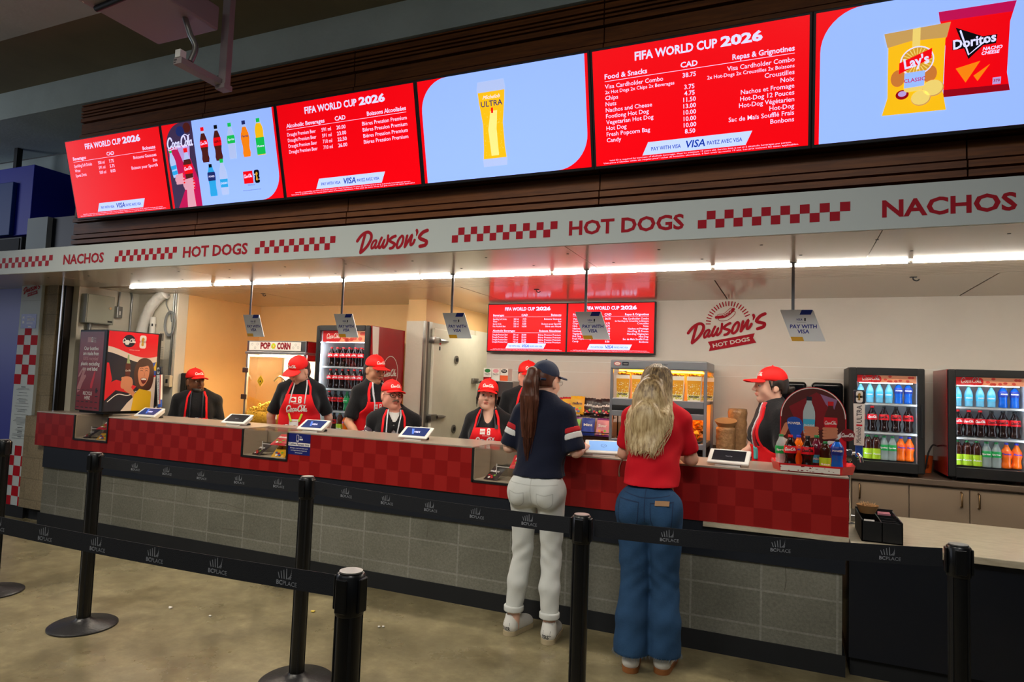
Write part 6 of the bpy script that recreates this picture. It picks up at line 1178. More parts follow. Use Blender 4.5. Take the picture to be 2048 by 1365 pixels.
# ================================================================ coolers
M_LED = mat('cooler_led', (225, 240, 255), .3, emit=22.0); M_COOLIN = mat('cooler_inside', (222, 230, 234), .5); M_SHELF = mat('shelf_wire', (214, 220, 220), .3, .3); G_DOOR = glass('cooler_glass', gloss=.03); M_HDR = mat('cooler_header', (176, 36, 36), .4, emit=.55); M_HDR2 = mat('cooler_header_photo', (206, 136, 100), .4, emit=.5); M_COKESIDE = mat('cooler_red_side', (160, 22, 30), .22)
def cooler(label, x0, x1, y0, y1, z0, z1, gx0, gx1, gz0, gz1, hz, shelves, side_m, pt=.03, round_=.01, feet=True):
    t = thing('drinks_cooler', label, 'cooler', ((x0+x1)/2, (y0+y1)/2, z0)); w_ = .028; b = MB()
    for q in ((x0, x0+w_, y0+.04, y1, z0, z1), (x1-w_, x1, y0+.04, y1, z0, z1)): b.box(*q, side_m)
    for q in ((x0+w_, x1-w_, y0+.04, y1, z0, z0+.06), (x0+w_, x1-w_, y0+.04, y1, z1-.05, z1)): b.box(*q, M_BLACK)
    b.build('shell', t); MB().box(x0+w_, x1-w_, y1-.03, y1, z0+.06, z1-.05, M_COOLIN).box(x0+w_, x0+w_+.006, y0+.05, y1-.03, z0+.06, z1-.05, M_COOLIN).box(x1-w_-.006, x1-w_, y0+.05, y1-.03, z0+.06, z1-.05, M_COOLIN).build('lining', t)
    d = MB(); d.box(x0, gx0, y0, y0+.035, z0, z1, M_BLACK, round_); d.box(gx1, x1, y0, y0+.035, z0, z1, M_BLACK, round_); d.box(gx0-.004, gx1+.004, y0+.001, y0+.034, gz1, z1, M_BLACK, .003); d.box(gx0-.004, gx1+.004, y0+.001, y0+.034, z0, gz0, M_BLACK, .003); dr = d.build('door', t)
    MB().box(gx0, gx1, y0+.012, y0+.016, gz0, gz1, G_DOOR).build('door_glass', dr)
    hb = MB(); hb.box(gx0, gx1, y0+.045, y0+.06, hz, gz1, M_HDR2); Mh = frame((gx0, y0+.0445, hz)); W_ = gx1-gx0; H_ = gz1-hz; hb.poly(rounded(0, W_*.42, 0, H_, tr=H_*.5, br=H_*.4), M_HDR, Mh, .0005); coke(hb, P_WHT, Mh, W_*.24, H_*.34, W_*.3, .001, k=.85)
    hr = random.Random(4); [hb.disc(W_*hr.uniform(.45, .98), H_*hr.uniform(.1, .9), H_*.22, H_*.16, mat('header_photo_red', (190, 70, 56), .4, emit=.45), Mh, .0004) for k in range(9)]; hb.build('header_sign', t)
    for sz in shelves:
        s = MB(); s.box(gx0-.01, gx1+.01, y0+.07, y0+.082, sz-.014, sz, M_SHELF); [s.box(gx0-.01, gx1+.01, y0+.1+.03*k, y0+.106+.03*k, sz-.008, sz-.002, M_SHELF) for k in range(int((y1-y0-.17)/.03))]; s.build('shelf', t)
    for xx in (gx0-.010, gx1+.003): MB().box(xx, xx+.006, y0+.037, y0+.043, gz0, hz, M_LED).build('led_strip', t)
    MB().box(gx0+.02, gx1-.02, y0+.07, y0+.085, hz-.006, hz-.001, M_LED).build('led_strip', t)
    MB().box(gx1+.02, gx1+.032, y0-.018, y0, (z0+z1)/2-.12, (z0+z1)/2+.12, M_BLACK, .004).build('handle', dr)
    if feet: [MB().cyl((a, c, z0-.025), (a, c, z0), .016, M_RUB, 12).build('foot', t) for a in (x0+.05, x1-.05) for c in (y0+.08, y1-.06)]
    return t
cooler('small lit drinks cooler behind the bottle display and beer tap', .402, .884, 5.42, 5.94, .956, 1.706, .457, .838, 1.028, 1.652, 1.60, (1.447, 1.235), M_BLACK)
cooler('small lit drinks cooler at the right edge, red side showing', 1.022, 1.52, 5.42, 5.94, .956, 1.708, 1.072, 1.47, 1.028, 1.655, 1.60, (1.447, 1.232), M_COKESIDE)
for nm, x0, x1, mid_ in (('the middle back-counter cooler', .49, .80, ['cola', 'cola', 'zero', 'zero', 'zero']), ('the right-edge cooler', 1.105, 1.44, ['cola', 'cola', 'cola', 'zero', 'zero', 'zero'])):
    row(['water', 'water', 'water', 'water', 'sport', 'sport'], x0, x1, 5.56, 1.449, 'the top shelf, '+nm, .148); row(mid_, x0, x1, 5.56, 1.237, 'the middle shelf, '+nm, .188); row(['tea', 'tea', 'tea', 'clear', 'clear', 'orange', 'orange'], x0-.005, x1+.005, 5.55, 1.03, 'the bottom shelf, '+nm, .178)
t = cooler('tall lit bottle cooler with black door, behind the popcorn maker', -4.205, -3.585, 5.0, 5.6, .02, 1.98, -4.155, -3.645, .25, 1.93, 1.825, (1.59, 1.378, 1.166, .955, .72, .48), M_COKESIDE, round_=.02, feet=False)
MB().box(-4.2, -3.59, 5.03, 5.59, 0, .022, M_RUB).build('plinth', t)
b = MB(); M = frame((-3.5849, 5.04, .02), (0, 1, 0)); lf = catmull([(.0, 1.955), (.035, 1.6), (.075, 1.2), (.155, .8), (.19, .4)], 5); rt = catmull([(.11, 1.955), (.115, 1.6), (.13, 1.2), (.185, .8), (.2, .4)], 5); b.poly([q[:2] for q in lf]+[q[:2] for q in rt[::-1]], P_WHT, M, .0006); b.stroke([(.33+.13*math.cos(a), 1.53+.16*math.sin(a)) for a in (2*PI*i/30 for i in range(30))], .006, P_WHT, M, .0006, closed=True, sm=0); coke(b, P_WHT, M, .33, 1.5, .21, .0008, k=1.1); b.build('side_artwork', t)
for nm, z, ks in (('the first shelf, tall cooler', 1.592, ['cola']*7), ('the second shelf, tall cooler', 1.38, ['cola']*7), ('the third shelf, tall cooler', 1.168, ['cola', 'zero', 'zero', 'green', 'zero', 'cola', 'zero']), ('the fourth shelf, tall cooler', .957, ['green', 'zero', 'tea', 'orange', 'tea', 'zero', 'green'])): row(ks, -4.11, -3.69, 5.13, z, nm, .186)
row(['cola']*7, -4.10, -3.68, 5.25, 1.592, 'the rear line, first shelf, tall cooler', .186)

# popcorn maker
M_KERN = mat('popcorn', (246, 206, 96), .7, var=.3, vscale=60); M_ORLAMP = mat('warming_lamp', (255, 150, 40), .3, emit=26.0); M_POPLAMP = mat('popper_lamp', (255, 240, 214), .3, emit=40.0); M_POPRED = mat('popper_red', (140, 18, 22), .35); G_POP = glass('popper_glass', (255, 246, 230), .05)
t = thing('popcorn_maker', 'glass popcorn maker with lettered header and heap of popcorn', 'popcorn maker', (-4.61, 5.18, .9)); x0, x1, y0, y1 = -4.99, -4.235, 4.92, 5.46
MB().box(x0-.01, x1+.005, y0-.01, y1, .9, .965, M_STEEL, .004).build('base', t); MB().box(x0, x1, y0, y1, 1.715, 1.826, M_STEEL, .004).box(x1-.002, x1+.003, y0+.03, y1, 1.63, 1.82, M_POPRED).build('header', t); MB().box(x0-.008, x1+.006, y0-.012, y1, 1.69, 1.716, M_ALU, .003).build('canopy_rim', t)
b = MB(); M = frame((x0+.03, y0-.0012, 1.728)); b.rect(0, .665, 0, .087, P_WHT, M); b.text('POP', .085, P_DRED, M, .215, .018, .0008, 'C', bold=.06, fit=.13); b.text('CORN', .085, P_DRED, M, .45, .018, .0008, 'C', bold=.06, fit=.17); hr = random.Random(3)
for k in range(7): a = 2*PI*k/7; b.disc(.318+.018*math.cos(a), .045+.018*math.sin(a), .013, .013, L_LIME if k % 2 else P_YEL, M, .0006+.0001*k, n=10)
for x_, y_ in ((.04, .06), (.08, .025), (.11, .062), (.57, .03), (.6, .06), (.63, .035)): b.stroke([(x_+.011*math.cos(a), y_+.011*math.sin(a)) for a in (0, 1, 2, 3, 4, 5)], .002, M_INK, M, .0006, closed=True, sm=2)
b.build('header_sign', t)
for xa, ya in ((x0, y0), (x1-.022, y0), (x0, y1-.022), (x1-.022, y1-.022)): MB().box(xa, xa+.022, ya, ya+.022, .965, 1.69, M_ALU).build('corner_post', t)
MB().box(x0+.022, x1-.022, y0+.006, y0+.01, .965, 1.69, G_POP).build('front_glass', t); MB().box(x1-.012, x1-.008, y0+.022, y1-.022, .965, 1.69, G_POP).build('side_glass', t); MB().box(x0+.008, x0+.012, y0+.022, y1-.022, .965, 1.69, G_POP).build('side_glass', t); MB().box(x0+.02, x1-.02, y1-.02, y1-.01, .965, 1.69, mat('popper_back', (240, 232, 218), .4)).build('back_panel', t)
for z in (1.23, 1.5): MB().box(x0-.03, x0+.045, y0-.014, y0+.0, z, z+.05, M_STEEL, .004).build('hinge_plate', t)
b = MB(); M = frame((x0+.2, y0+.0045, 1.42)); b.poly([(0, -.06), (.045, 0), (0, .06), (-.045, 0)], P_YEL, M); b.poly([(0, -.045), (.034, 0), (0, .045), (-.034, 0)], M_INK, M, .0005); b.poly([(0, -.04), (.03, 0), (0, .04), (-.03, 0)], P_YEL, M, .001); b.disc(0, -.005, .008, .01, M_INK, M, .0015); b.build('warning_sticker', t)
MB().lathe([(0, 0), (.09, 0), (.105, .03), (.105, .12), (.1, .125)], M_STEEL, 24, Matrix.Translation((-4.57, 5.22, 1.33))).tube(catmull([(-4.57, 5.22, 1.62), (-4.57, 5.22, 1.5), (-4.57, 5.22, 1.45)], 4), .012, M_STEEL, 8).tube(catmull([(-4.68, 5.2, 1.40), (-4.76, 5.17, 1.47), (-4.82, 5.15, 1.42)], 6), .012, M_STEEL, 8).build('kettle', t, 40)
MB().box(x0+.06, x1-.06, y0+.12, y1-.1, 1.676, 1.69, M_POPLAMP).build('lamp', t)
b = MB(); hr = random.Random(9); b.box(x0+.028, x1-.028, y0+.025, y1-.03, .967, 1.11, M_KERN)
for k in range(1500):
    u, v = hr.random(), hr.random(); face = k % 3; x_ = x0+.03+u*(x1-x0-.06); hz_ = .145+.10*math.sin(PI*min(1, u*1.1))**.8
    if face: y_ = y0+.03+.012*hr.random(); z_ = .97+v*hz_*(1 if face == 1 else .95)
    else: y_ = y0+.04+v*(y1-y0-.1); z_ = .965+hz_*(.9+.25*math.sin(PI*v))
    s = hr.uniform(.008, .014); b.ball((x_, y_, z_), (s, s*.9, s*.8), M_KERN, 6)
o = b.build('popcorn_heap', t, 180); o['kind'] = 'stuff'
MB().rect(0, .05, 0, .055, M_PRINTW, frame((-4.6, y0+.0045, 1.05))).build('paper_tag', t); t.location.x -= .1; t.location.y += .1
st = thing('machine_table', 'dark table under the popcorn maker', 'table', (-4.6, 5.2, 0)); MB().box(-5.2, -4.3, 4.98, 5.6, .86, .9, M_BT, .004).build('table_top', st)
for xa in (-5.18, -4.36): 
    for ya in (5.02, 5.53): MB().box(xa, xa+.04, ya, ya+.04, 0, .86, M_BLACK).build('leg', st)

# walk-in cooler door on the side of the white pier
M_DOORP = mat('door_cream', (228, 224, 202), .4, var=.06, vscale=3); t = thing('cooler_door', 'cream walk-in cooler door with big metal latch and hinges', 'door', (-3.34, 6.2, 0)); xq = -3.36
MB().box(xq, xq+.05, 5.72, 6.72, .06, 2.02, M_DOORP, .008).build('slab', t); MB().box(xq, xq+.02, 5.66, 5.72, 0, 2.08, M_STEEL).build('hinge_jamb', t); MB().box(xq, xq+.02, 6.72, 7.2, 0, 2.08, M_DOORP).build('side_panel', t)
for z in (1.12, 1.9): MB().box(xq+.02, xq+.075, 5.68, 5.80, z-.03, z+.03, M_STEEL, .005).tube([(xq+.065, 5.8, z), (xq+.07, 5.92, z), (xq+.06, 6.0, z)], [.022, .018, .006], M_STEEL, 8).build('hinge', t, 40)
MB().box(xq+.05, xq+.08, 6.58, 6.72, 1.47, 1.53, M_STEEL, .006).tube([(xq+.09, 6.68, 1.5), (xq+.12, 6.7, 1.48), (xq+.12, 6.7, 1.36)], .014, M_STEEL, 8).build('latch', t, 40)
for z in (1.72, 1.2-.22): MB().cyl((xq+.05, 6.2, z), (xq+.062, 6.2, z), .045, M_STEEL, 20).cyl((xq+.062, 6.2, z), (xq+.066, 6.2, z), .022, M_BLACK, 16).build('vent_plug', t, 40)
b = MB(); M = frame((xq+.051, 5.82, 1.86), (0, 1, 0)); b.rect(0, .04, 0, .04, P_RED, M); b.rect(0, .03, -.06, -.02, M_INK, M); b.build('stickers', t)
MB().box(-3.362, -3.352, 5.585, 5.62, 0, 2.08, M_STEEL).build('pier_edge_trim', bpy.data.objects['wall_cooler'])
t = thing('wall_calendar', 'small blue and white calendar sheet by the corridor', 'calendar', (-3.0, 6.0, 1.05)); xq2 = -2.79; M = frame((-2.748, 5.994, 1.06)); b = MB(); b.rect(0, .055, 0, .19, M_PRINTW, M, 0, .001); b.rect(0, .055, .14, .19, L_AQ, M, .0014); [b.rect(.006, .048, .02+.022*k, .024+.022*k, L_NVY, M, .0014) for k in range(5)]; b.build('sheet', t)

# coffee machine with tea boxes on top
t = thing('coffee_machine', 'steel coffee machine with black display under the tea boxes', 'coffee machine', (-2.45, 5.68, .93)); MB().box(-2.67, -2.335, 5.5, 5.86, 1.36, 1.51, M_STEEL, .006).box(-2.56, -2.36, 5.62, 5.86, .97, 1.36, M_BLACK, .004).build('body', t); MB().box(-2.665, -2.49, 5.48, 5.5, 1.385, 1.505, M_BLACK, .006).build('control_panel', t); MB().rect(0, .06, 0, .028, mat('lcd_green', (60, 120, 50), .3, emit=.4), frame((-2.6, 5.479, 1.445))).build('display', t); MB().box(-2.6, -2.34, 5.48, 5.86, .932, .97, M_STEEL, .004).build('drip_tray', t); MB().cyl((-2.45, 5.56, 1.27), (-2.45, 5.56, 1.36), .03, M_CHROME, 14).build('spout', t, 40)
MB().lathe([(0, 0), (.055, 0), (.07, .06), (.06, .12), (.045, .14)], mat('coffee_glass', (60, 34, 22), .1), 18, Matrix.Translation((-2.45, 5.56, .972))).build('carafe', t, 60)
for k, (c1, c2, tx, lb) in enumerate(((P_WHT, P_GRN, 'TAZO', 'white tea box with green leaf, leftmost on the coffee machine'), (P_WHT, mat('box_pink', (224, 150, 160), .5), 'TAZO', 'white and pink tea box, middle one on the coffee machine'), (mat('box_orange', (226, 90, 40), .5), M_BLACK, 'TEA', 'orange tea box with black oval, rightmost on the coffee machine'))):
    x_ = -2.648+.085*k; t = thing('tea_box', lb, 'box', (x_, 5.55, 1.511), group='tea boxes on the coffee machine'); MB().box(x_, x_+.08, 5.52, 5.62, 1.511, 1.625, P_WHT, .001).build('carton', t); b = MB(); M = frame((x_, 5.5195, 1.511)); b.disc(.04, .09, .03, .018, c2, M); b.rect(.0, .08, 0, .03 if k != 2 else .05, (P_DRED, P_WHT, c1)[k], M, .0004); b.text(tx, .022, M_INK if k < 2 else P_WHT, M, .04, .05 if k < 2 else .085, .0008, 'C', bold=.01); b.build('print', t)
tag(MB().box(-2.62, -2.5, 5.42, 5.55, .932, 1.0, P_WHT, .003).build('paper_carton'), 'small white carton on the back worktop by the corridor', 'box')

# candy rack
t = thing('candy_rack', 'black wire candy rack beside the popcorn warmer', 'rack', (-1.68, 5.7, .93)); M_WIRE = mat('black_wire', (16, 16, 18), .4, .4)
for k, (yy, zz) in enumerate(((5.68, 1.22), (5.58, 1.06), (5.5, .94))): MB().box(-1.97, -1.43, yy-.06, yy+.08, zz-.006, zz, M_WIRE).tube([(-1.97, yy-.06, zz+.03), (-1.43, yy-.06, zz+.03)], .004, M_WIRE, 6).build('tier', t)
for xx in (-1.975, -1.425): MB().tube([(xx, 5.46, .932), (xx, 5.8, .932), (xx, 5.8, 1.36)], .006, M_WIRE, 6).tube([(xx, 5.46, .934), (xx, 5.48, 1.0), (xx, 5.56, 1.1), (xx, 5.66, 1.26), (xx, 5.8, 1.34)], .005, M_WIRE, 6).build('side_frame', t)
TL = 1.28
for k, (kd, lb) in enumerate((('gold', 'gold candy bag at the far left of the top tier'), ('gold', 'gold candy bag second on the top tier'), ('yellow', 'bright yellow candy bag tilted on the top tier'), ('dark', 'dark brown candy bag first after the yellow bag on the top tier'), ('dark', 'dark brown candy bag in the middle of the dark ones on the top tier'), ('dark', 'dark brown candy bag nearest the warmer on the top tier'))): candy(kd, lb, 'candy bags on the top tier of the rack', (-1.93+.088*k, 5.66+(.0 if k != 2 else -.03), 1.298+(.02 if k == 2 else .008*(k % 2))), (TL, .0, (-.1, .15, .18, -.05, .1, -.08)[k]), .98)
for k, (kd, lb) in enumerate((('pink', 'pink candy bag at the left of the middle tier'), ('berry', 'green gummy bag on the middle tier'), ('blue', 'blue candy bag tucked between the gummy bags'), ('pink', 'pink gummy bag nearest the warmer on the middle tier'))): candy(kd, lb, 'candy bags on the middle tier of the rack', (-1.90+.135*k, 5.565, 1.135), (TL, 0, .12*(-1)**k), .98)
b = MB(); hr = random.Random(6)
for k in range(90): b.box(*(lambda x, y, z: (x-.012, x+.012, y-.008, y+.008, z-.005, z+.005))(0, 0, 0), M_WRR, .003, Matrix.Translation((hr.uniform(-1.95, -1.45), hr.uniform(5.45, 5.56), .95+.05*hr.random())) @ Matrix.Rotation(hr.uniform(0, 6), 4, Vector((hr.random(), hr.random(), hr.random()))), 1)
o = b.build('small_candies'); tag(o, 'heap of small red wrapped candies on the lowest tier', 'candy'); o['kind'] = 'stuff'

# popcorn and nacho warmer
t = thing('food_warmer', 'two-tier aluminium food warmer with orange heat lamps on the back worktop', 'warmer', (-.95, 5.62, .93)); x0, x1, y0, y1 = -1.39, -.605, 5.36, 5.88; M_WALU = mat('warmer_grey', (138, 142, 148), .35, .6)
for xa, ya in ((x0, y0), (x1-.025, y0), (x0, y1-.025), (x1-.025, y1-.025)): MB().box(xa, xa+.025, ya, ya+.025, .932, 1.7, M_WALU, .004).build('corner_post', t)
MB().box(x0, x1, y0-.005, y1, 1.645, 1.722, M_WALU, .01).build('top_hood', t); MB().box(x0+.02, x1-.02, y0+.01, y1-.01, 1.372, 1.40, M_WALU, .003).box(x0+.022, x1-.022, y0-.006, y0+.01, 1.30, 1.345, M_BLACK, .003).box(x0+.022, x1-.022, y0-.004, y0+.01, 1.255, 1.30, M_WALU, .003).box(x0+.022, x1-.022, y0-.004, y0+.01, 1.345, 1.402, M_WALU, .003).build('upper_shelf', t); MB().box(x0+.02, x1-.02, y0, y1, 1.02, 1.065, M_WALU, .004).build('lower_shelf', t)
MB().box(x0+.02, x1-.02, y1-.012, y1-.006, 1.065, 1.65, mat('warmer_back', (230, 180, 130), .5)).build('back_panel', t)
for z in (1.634, 1.36): MB().box(x0+.05, x1-.05, y0+.10, y0+.13, z, z+.008, M_ORLAMP).build('heat_lamp', t); MB().box(x0+.05, x1-.05, y1-.12, y1-.09, z, z+.008, M_ORLAMP).build('heat_lamp', t)
b = MB(); M = frame((x0+.02, y0-.0055, 1.655)); b.disc(.04, .035, .03, .016, P_RED, M); b.disc(.04, .035, .025, .012, P_WHT, M, .0004); b.text('Hatco', .012, P_RED, M, .04, .03, .0008, 'C', bold=.02); b.build('round_badge', t); b = MB(); b.rect(.08, .135, .02, .05, P_NVY, M); b.text('WARM', .012, P_WHT, M, .108, .03, .0005, 'C'); b.build('square_badge', t); b = MB(); b.text('GLO-RAY', .016, M_INK, M, .42, .028, .0004, 'C', bold=.02); b.build('name_plate', t)
M_BAGP = mat('bag_paper', (236, 226, 206), .6); M_BAGG = mat('bag_gold', (216, 150, 24), .5)
pb = None; pl = ['leftmost popcorn bag in the warmer', 'second popcorn bag from the left in the warmer', 'third popcorn bag from the left, behind the blonde hair', 'fourth popcorn bag from the left, behind the blonde hair', 'fifth popcorn bag in the warmer, right of the blonde hair', 'sixth popcorn bag in the warmer, at the front right', 'rear popcorn bag at the right end of the warmer']
for k, (x_, y_) in enumerate(((-1.30, 5.47), (-1.17, 5.47), (-1.05, 5.5), (-.95, 5.5), (-.85, 5.46), (-.715, 5.46), (-.655, 5.72))):
    if pb is None:
        pb = thing('popcorn_bag', pl[0], 'popcorn bag', group='popcorn bags in the warmer'); b = MB(); P4 = [(-.05, -.035), (.05, -.035), (.05, .035), (-.05, .035)]; vs = [(x*1.0, y, 0) for x, y in P4]+[(x*1.12, y*1.0, .1) for x, y in P4]+[(x*1.16, y*.95, .2) for x, y in P4]; b.add(vs, [(3, 2, 1, 0)]+[(4*r+i, 4*r+(i+1) % 4, 4*r+4+(i+1) % 4, 4*r+4+i) for r in (0, 1) for i in range(4)], M_BAGP); b.build('bag', pb)
        b = MB(); M = Matrix(((1, 0, 0, 0), (0, 0, -1, -.0365), (0, 1, 0, 0), (0, 0, 0, 1))); b.poly([(-.05, .05), (.05, .05), (.055, .165), (-.055, .165)], M_BAGG, M, 0); hr = random.Random(2)
        for q in range(60): xx = hr.uniform(-.046, .046); yy = .045+.09*hr.random()**2; b.disc(xx, yy, .0045, .004, M_KERN if q % 3 else M_BAGP, M, .0006+.00001*q, n=7)
        for q in range(26): b.disc(hr.uniform(-.046, .046), hr.uniform(.01, .05), .007, .006, mat('bag_lime', (206, 200, 90), .5), M, .0003+.00001*q, n=7)
        b.text('POPCORN', .02, M_INK, M, 0, .028, .002, 'C', bold=.05, fit=.075); b.build('print', pb)
        b = MB()
        for q in range(34): s = hr.uniform(.008, .013); b.ball((hr.uniform(-.05, .05), hr.uniform(-.028, .028), .197+hr.uniform(0, .018)), (s, s, s*.85), M_KERN, 6)
        o = b.build('popcorn', pb, 180); o['kind'] = 'stuff'; pb.location = (x_, y_, 1.402)
    else: dup(pb, (x_, y_, 1.402), (0, .08, -.06, .1, -.05, .03, .5)[k], pl[k])
M_NACHO = mat('nacho_chip', (240, 150, 30), .5, var=.25, vscale=50); t = thing('nacho_tray', 'black tray heaped with orange nacho chips in the warmer', 'nachos', (-1.0, 5.6, 1.066)); MB().box(x0+.06, x1-.05, y0+.02, y1-.05, 1.066, 1.085, M_BLACK, .004).build('tray', t); b = MB(); hr = random.Random(12)
for k in range(420):
    u = hr.random(); x_ = x0+.09+u*(x1-x0-.17); y_ = hr.uniform(y0+.04, y1-.08); hz_ = .15*(.45+.55*math.sin(PI*(y_-y0)/(y1-y0))); Mx = Matrix.Translation((x_, y_, 1.095+hz_*hr.random()**.6)) @ Euler((hr.uniform(-1.2, 1.2), hr.uniform(-1.2, 1.2), hr.uniform(0, 6))).to_matrix().to_4x4(); b.poly([(-.03, -.02), (.03, -.02), (0, .034)], M_NACHO, Mx, 0, .003)
o = b.build('chips', t); o['kind'] = 'stuff'

# wrapped cups and paper trays
M_FILM = mat('film_wrapped_kraft', (150, 112, 76), .18, var=.25, vscale=25, bump=.8, bscale=40); M_KRAFT = mat('kraft', (176, 132, 84), .7)
def bundle(label, x, y, h, r):
    t = thing('cup_bundle', label, 'cups', (x, y, .931), group='wrapped bundles on the back worktop'); b = MB(); b.lathe([(0, 0)]+[(r*(1+.04*math.sin(k*2.1)), h*k/14) for k in range(15)]+[(r*.7, h+.004), (0, h+.004)], M_FILM, 20, Matrix.Translation((x, y, .931))); b.build('wrap', t, 180); return t
bundle('tall film-wrapped stack of brown cups beside the warmer', -.395, 5.68, .42, .075); t = bundle('shorter film-wrapped stack of brown cups topped by a paper tray', -.475, 5.56, .27, .075)
t = thing('paper_tray', 'open kraft paper tray on top of the shorter cup stack', 'paper tray', (-.475, 5.55, 1.206)); MB().lathe([(.0, .0), (.06, 0), (.088, .05), (.085, .05), (.058, .004), (0, .004)], M_KRAFT, 24, Matrix.Translation((-.475, 5.56, 1.208)) @ Matrix.Rotation(.25, 4, 'X')).build('tray', t, 60)
for x_, lb in ((.015, 'left black towel dispenser on the back wall'), (.275, 'right black towel dispenser on the back wall')):
    t = thing('towel_dispenser', lb, 'dispenser', (x_, 5.8, .931), group='black dispensers behind the round display'); MB().box(x_-.115, x_+.105, 5.66, 5.96, .931, 1.59, mat('dispenser_black', (16, 17, 20), .18), .025, None, 3).build('shell', t, 40); MB().box(x_-.095, x_+.08, 5.655, 5.664, 1.0, 1.56, mat('dispenser_panel', (10, 12, 16), .08), .004).build('front_panel', t); MB().box(x_-.05, x_+.04, 5.64, 5.66, 1.0, 1.06, M_RUB, .004).build('nozzle', t)
t = thing('power_cord', 'black power cord beside the right-edge cooler', 'cord', (.95, 5.7, .93)); MB().tube(catmull([(1.02, 5.8, 1.14), (.98, 5.72, 1.15), (.945, 5.68, 1.09), (.925, 5.66, .99), (.91, 5.7, .936)], 6), .006, M_BLACK, 6).build('cable', t, 180)
t = thing('orange_cup', 'small orange plastic scoop by the right-edge cooler', 'scoop', (.985, 5.8, .93)); MB().lathe([(0, 0), (.03, 0), (.042, .13), (.039, .13), (.028, .005), (0, .005)], mat('orange_plastic', (206, 84, 24), .45), 16, Matrix.Translation((.965, 5.86, .93))).build('cup', t, 60); MB().tube([(.965, 5.82, 1.02), (.965, 5.79, 1.0), (.965, 5.825, .97)], .006, MATS['orange_plastic'], 6).build('grip', t, 60)

# bottle display on the right end of the counter
t = thing('display_board', 'round red display board with bottle pictures behind the bottle tray', 'display board', (.125, 4.25, 1.058)); M = frame((.125, 4.25, 1.058)); b = MB(); R_ = .178; cz = .302
b.poly([(-.178, 0), (.178, 0), (.178, cz)]+[(R_*math.cos(a), cz+R_*math.sin(a)) for a in (PI*i/24 for i in range(1, 24))]+[(-.178, cz)], P_RED, M, -.006, .006); b.build('board', t); b = MB()
arc = [(.172*math.cos(a), cz+.172*math.sin(a)) for a in (PI*i/24 for i in range(25))]; b.poly(arc+[(-.172, .16), (-.09, .13), (.02, .13), (.1, .16), (.172, .22)], P_COLA, M, .0006)
b.poly([(-.13, .36), (.02, .45), (.12, .38), (.08, .24), (-.06, .2)], P_DRED, M, .001); b.poly([(.04, .44), (.13, .41), (.11, .34), (.07, .38)], mat('board_lilac', (150, 110, 150), .4), M, .0013); b.stroke([(-.172, .17), (-.09, .135), (.02, .135), (.1, .165), (.172, .23)], .022, P_WHT, M, .0016); b.stroke(arc, .005, P_WHT, M, .0016, sm=0)
flat_bottle(b, M, -.02, .2, .215, 'x', mat('board_pale', (178, 196, 198), .4), L_AQ, P_NVY, .08, .42, 'DASANI', P_WHT, .0024, 1.0); flat_bottle(b, M, .095, .17, .22, 'contour', P_COLA, P_RED, C_RED, .3, .62, 'coke', P_WHT, .0024, 1.0)
b.poly(catmull([(-.14, .28), (-.1, .3), (-.06, .28), (-.055, .22), (-.09, .17), (-.12, .2)], 3, True), P_BLU, M, .0024); b.text('POWER', .02, P_WHT, M, -.1, .255, .003, 'C', bold=.03)
for cx in (-.01, .09):
    for k in range(4): b.stroke([(cx-.03, .185+.018*k), (cx+.035, .195+.015*k)], .017, P_SK, M, .004+.0002*k, sm=0)
b.stroke([(-.16, .2), (-.14, .25)], .03, P_SK, M, .002, sm=0); b.build('board_picture', t)
b = MB(); b.disc(.185, .21, .036, .036, P_DRED, M, .006, .004); coke(b, P_WHT, M, .185, .2, .066, .0112, k=1.4); b.build('round_badge', t)
t = thing('bottle_tray', 'red angled tray with peeling white strip holding display bottles', 'tray', (.125, 4.1, 1.058)); b = MB(); M_TRAYR = mat('tray_red', (206, 20, 28), .3)
fx = [(-.085, 4.13), (-.045, 4.015), (.262, 4.015), (.325, 4.10), (.325, 4.28), (-.085, 4.28)]; n = len(fx); vs = [(x, y, 1.058) for x, y in fx]+[(x+(x-.12)*.06, y+(y-4.14)*.1, 1.105) for x, y in fx]+[(.12+(x-.12)*.92, 4.15+(y-4.15)*.86, 1.068) for x, y in fx]
b.add(vs, [tuple(range(n))[::-1]]+[(i, (i+1) % n, n+(i+1) % n, n+i) for i in range(n)]+[(n+i, n+(i+1) % n, 2*n+(i+1) % n, 2*n+i) for i in range(n)]+[tuple(range(2*n, 3*n))], M_TRAYR); b.build('tray_body', t)
b = MB(); M = frame((-.045, 4.0075, 1.064), (1, 0, 0), (0, -.22, 1)); b.rect(.0, .30, .0, .032, P_WHT, M, .002); hr = random.Random(5)
for k in range(16): x_ = .14+hr.uniform(-.05, .05) if k < 10 else hr.uniform(.0, .3); b.disc(x_, hr.uniform(.0, .032), hr.uniform(.002, .008), hr.uniform(.001, .004), P_DRED, M, .003, n=7)
b.build('price_strip', t)
for kd, x_, y_, h_, lb in (('clear', -.045, 4.19, .185, 'clear soda bottle at the left end of the red display tray'), ('cola', .005, 4.10, .19, 'red-capped cola bottle in the red display tray'), ('orange', .05, 4.20, .185, 'orange soda bottle standing at the back of the red display tray'), ('zero', .095, 4.09, .19, 'black-capped cola bottle in the middle of the red display tray'), ('berry', .145, 4.20, .19, 'dark berry bottle at the back of the red display tray'), ('tea', .185, 4.085, .165, 'iced tea bottle at the front of the red display tray'), ('sport', .25, 4.16, .175, 'blue sports drink bottle at the right end of the red display tray')): bottle(kd, lb, 'bottles in the red display tray', (x_, y_, 1.069), 0, h_)
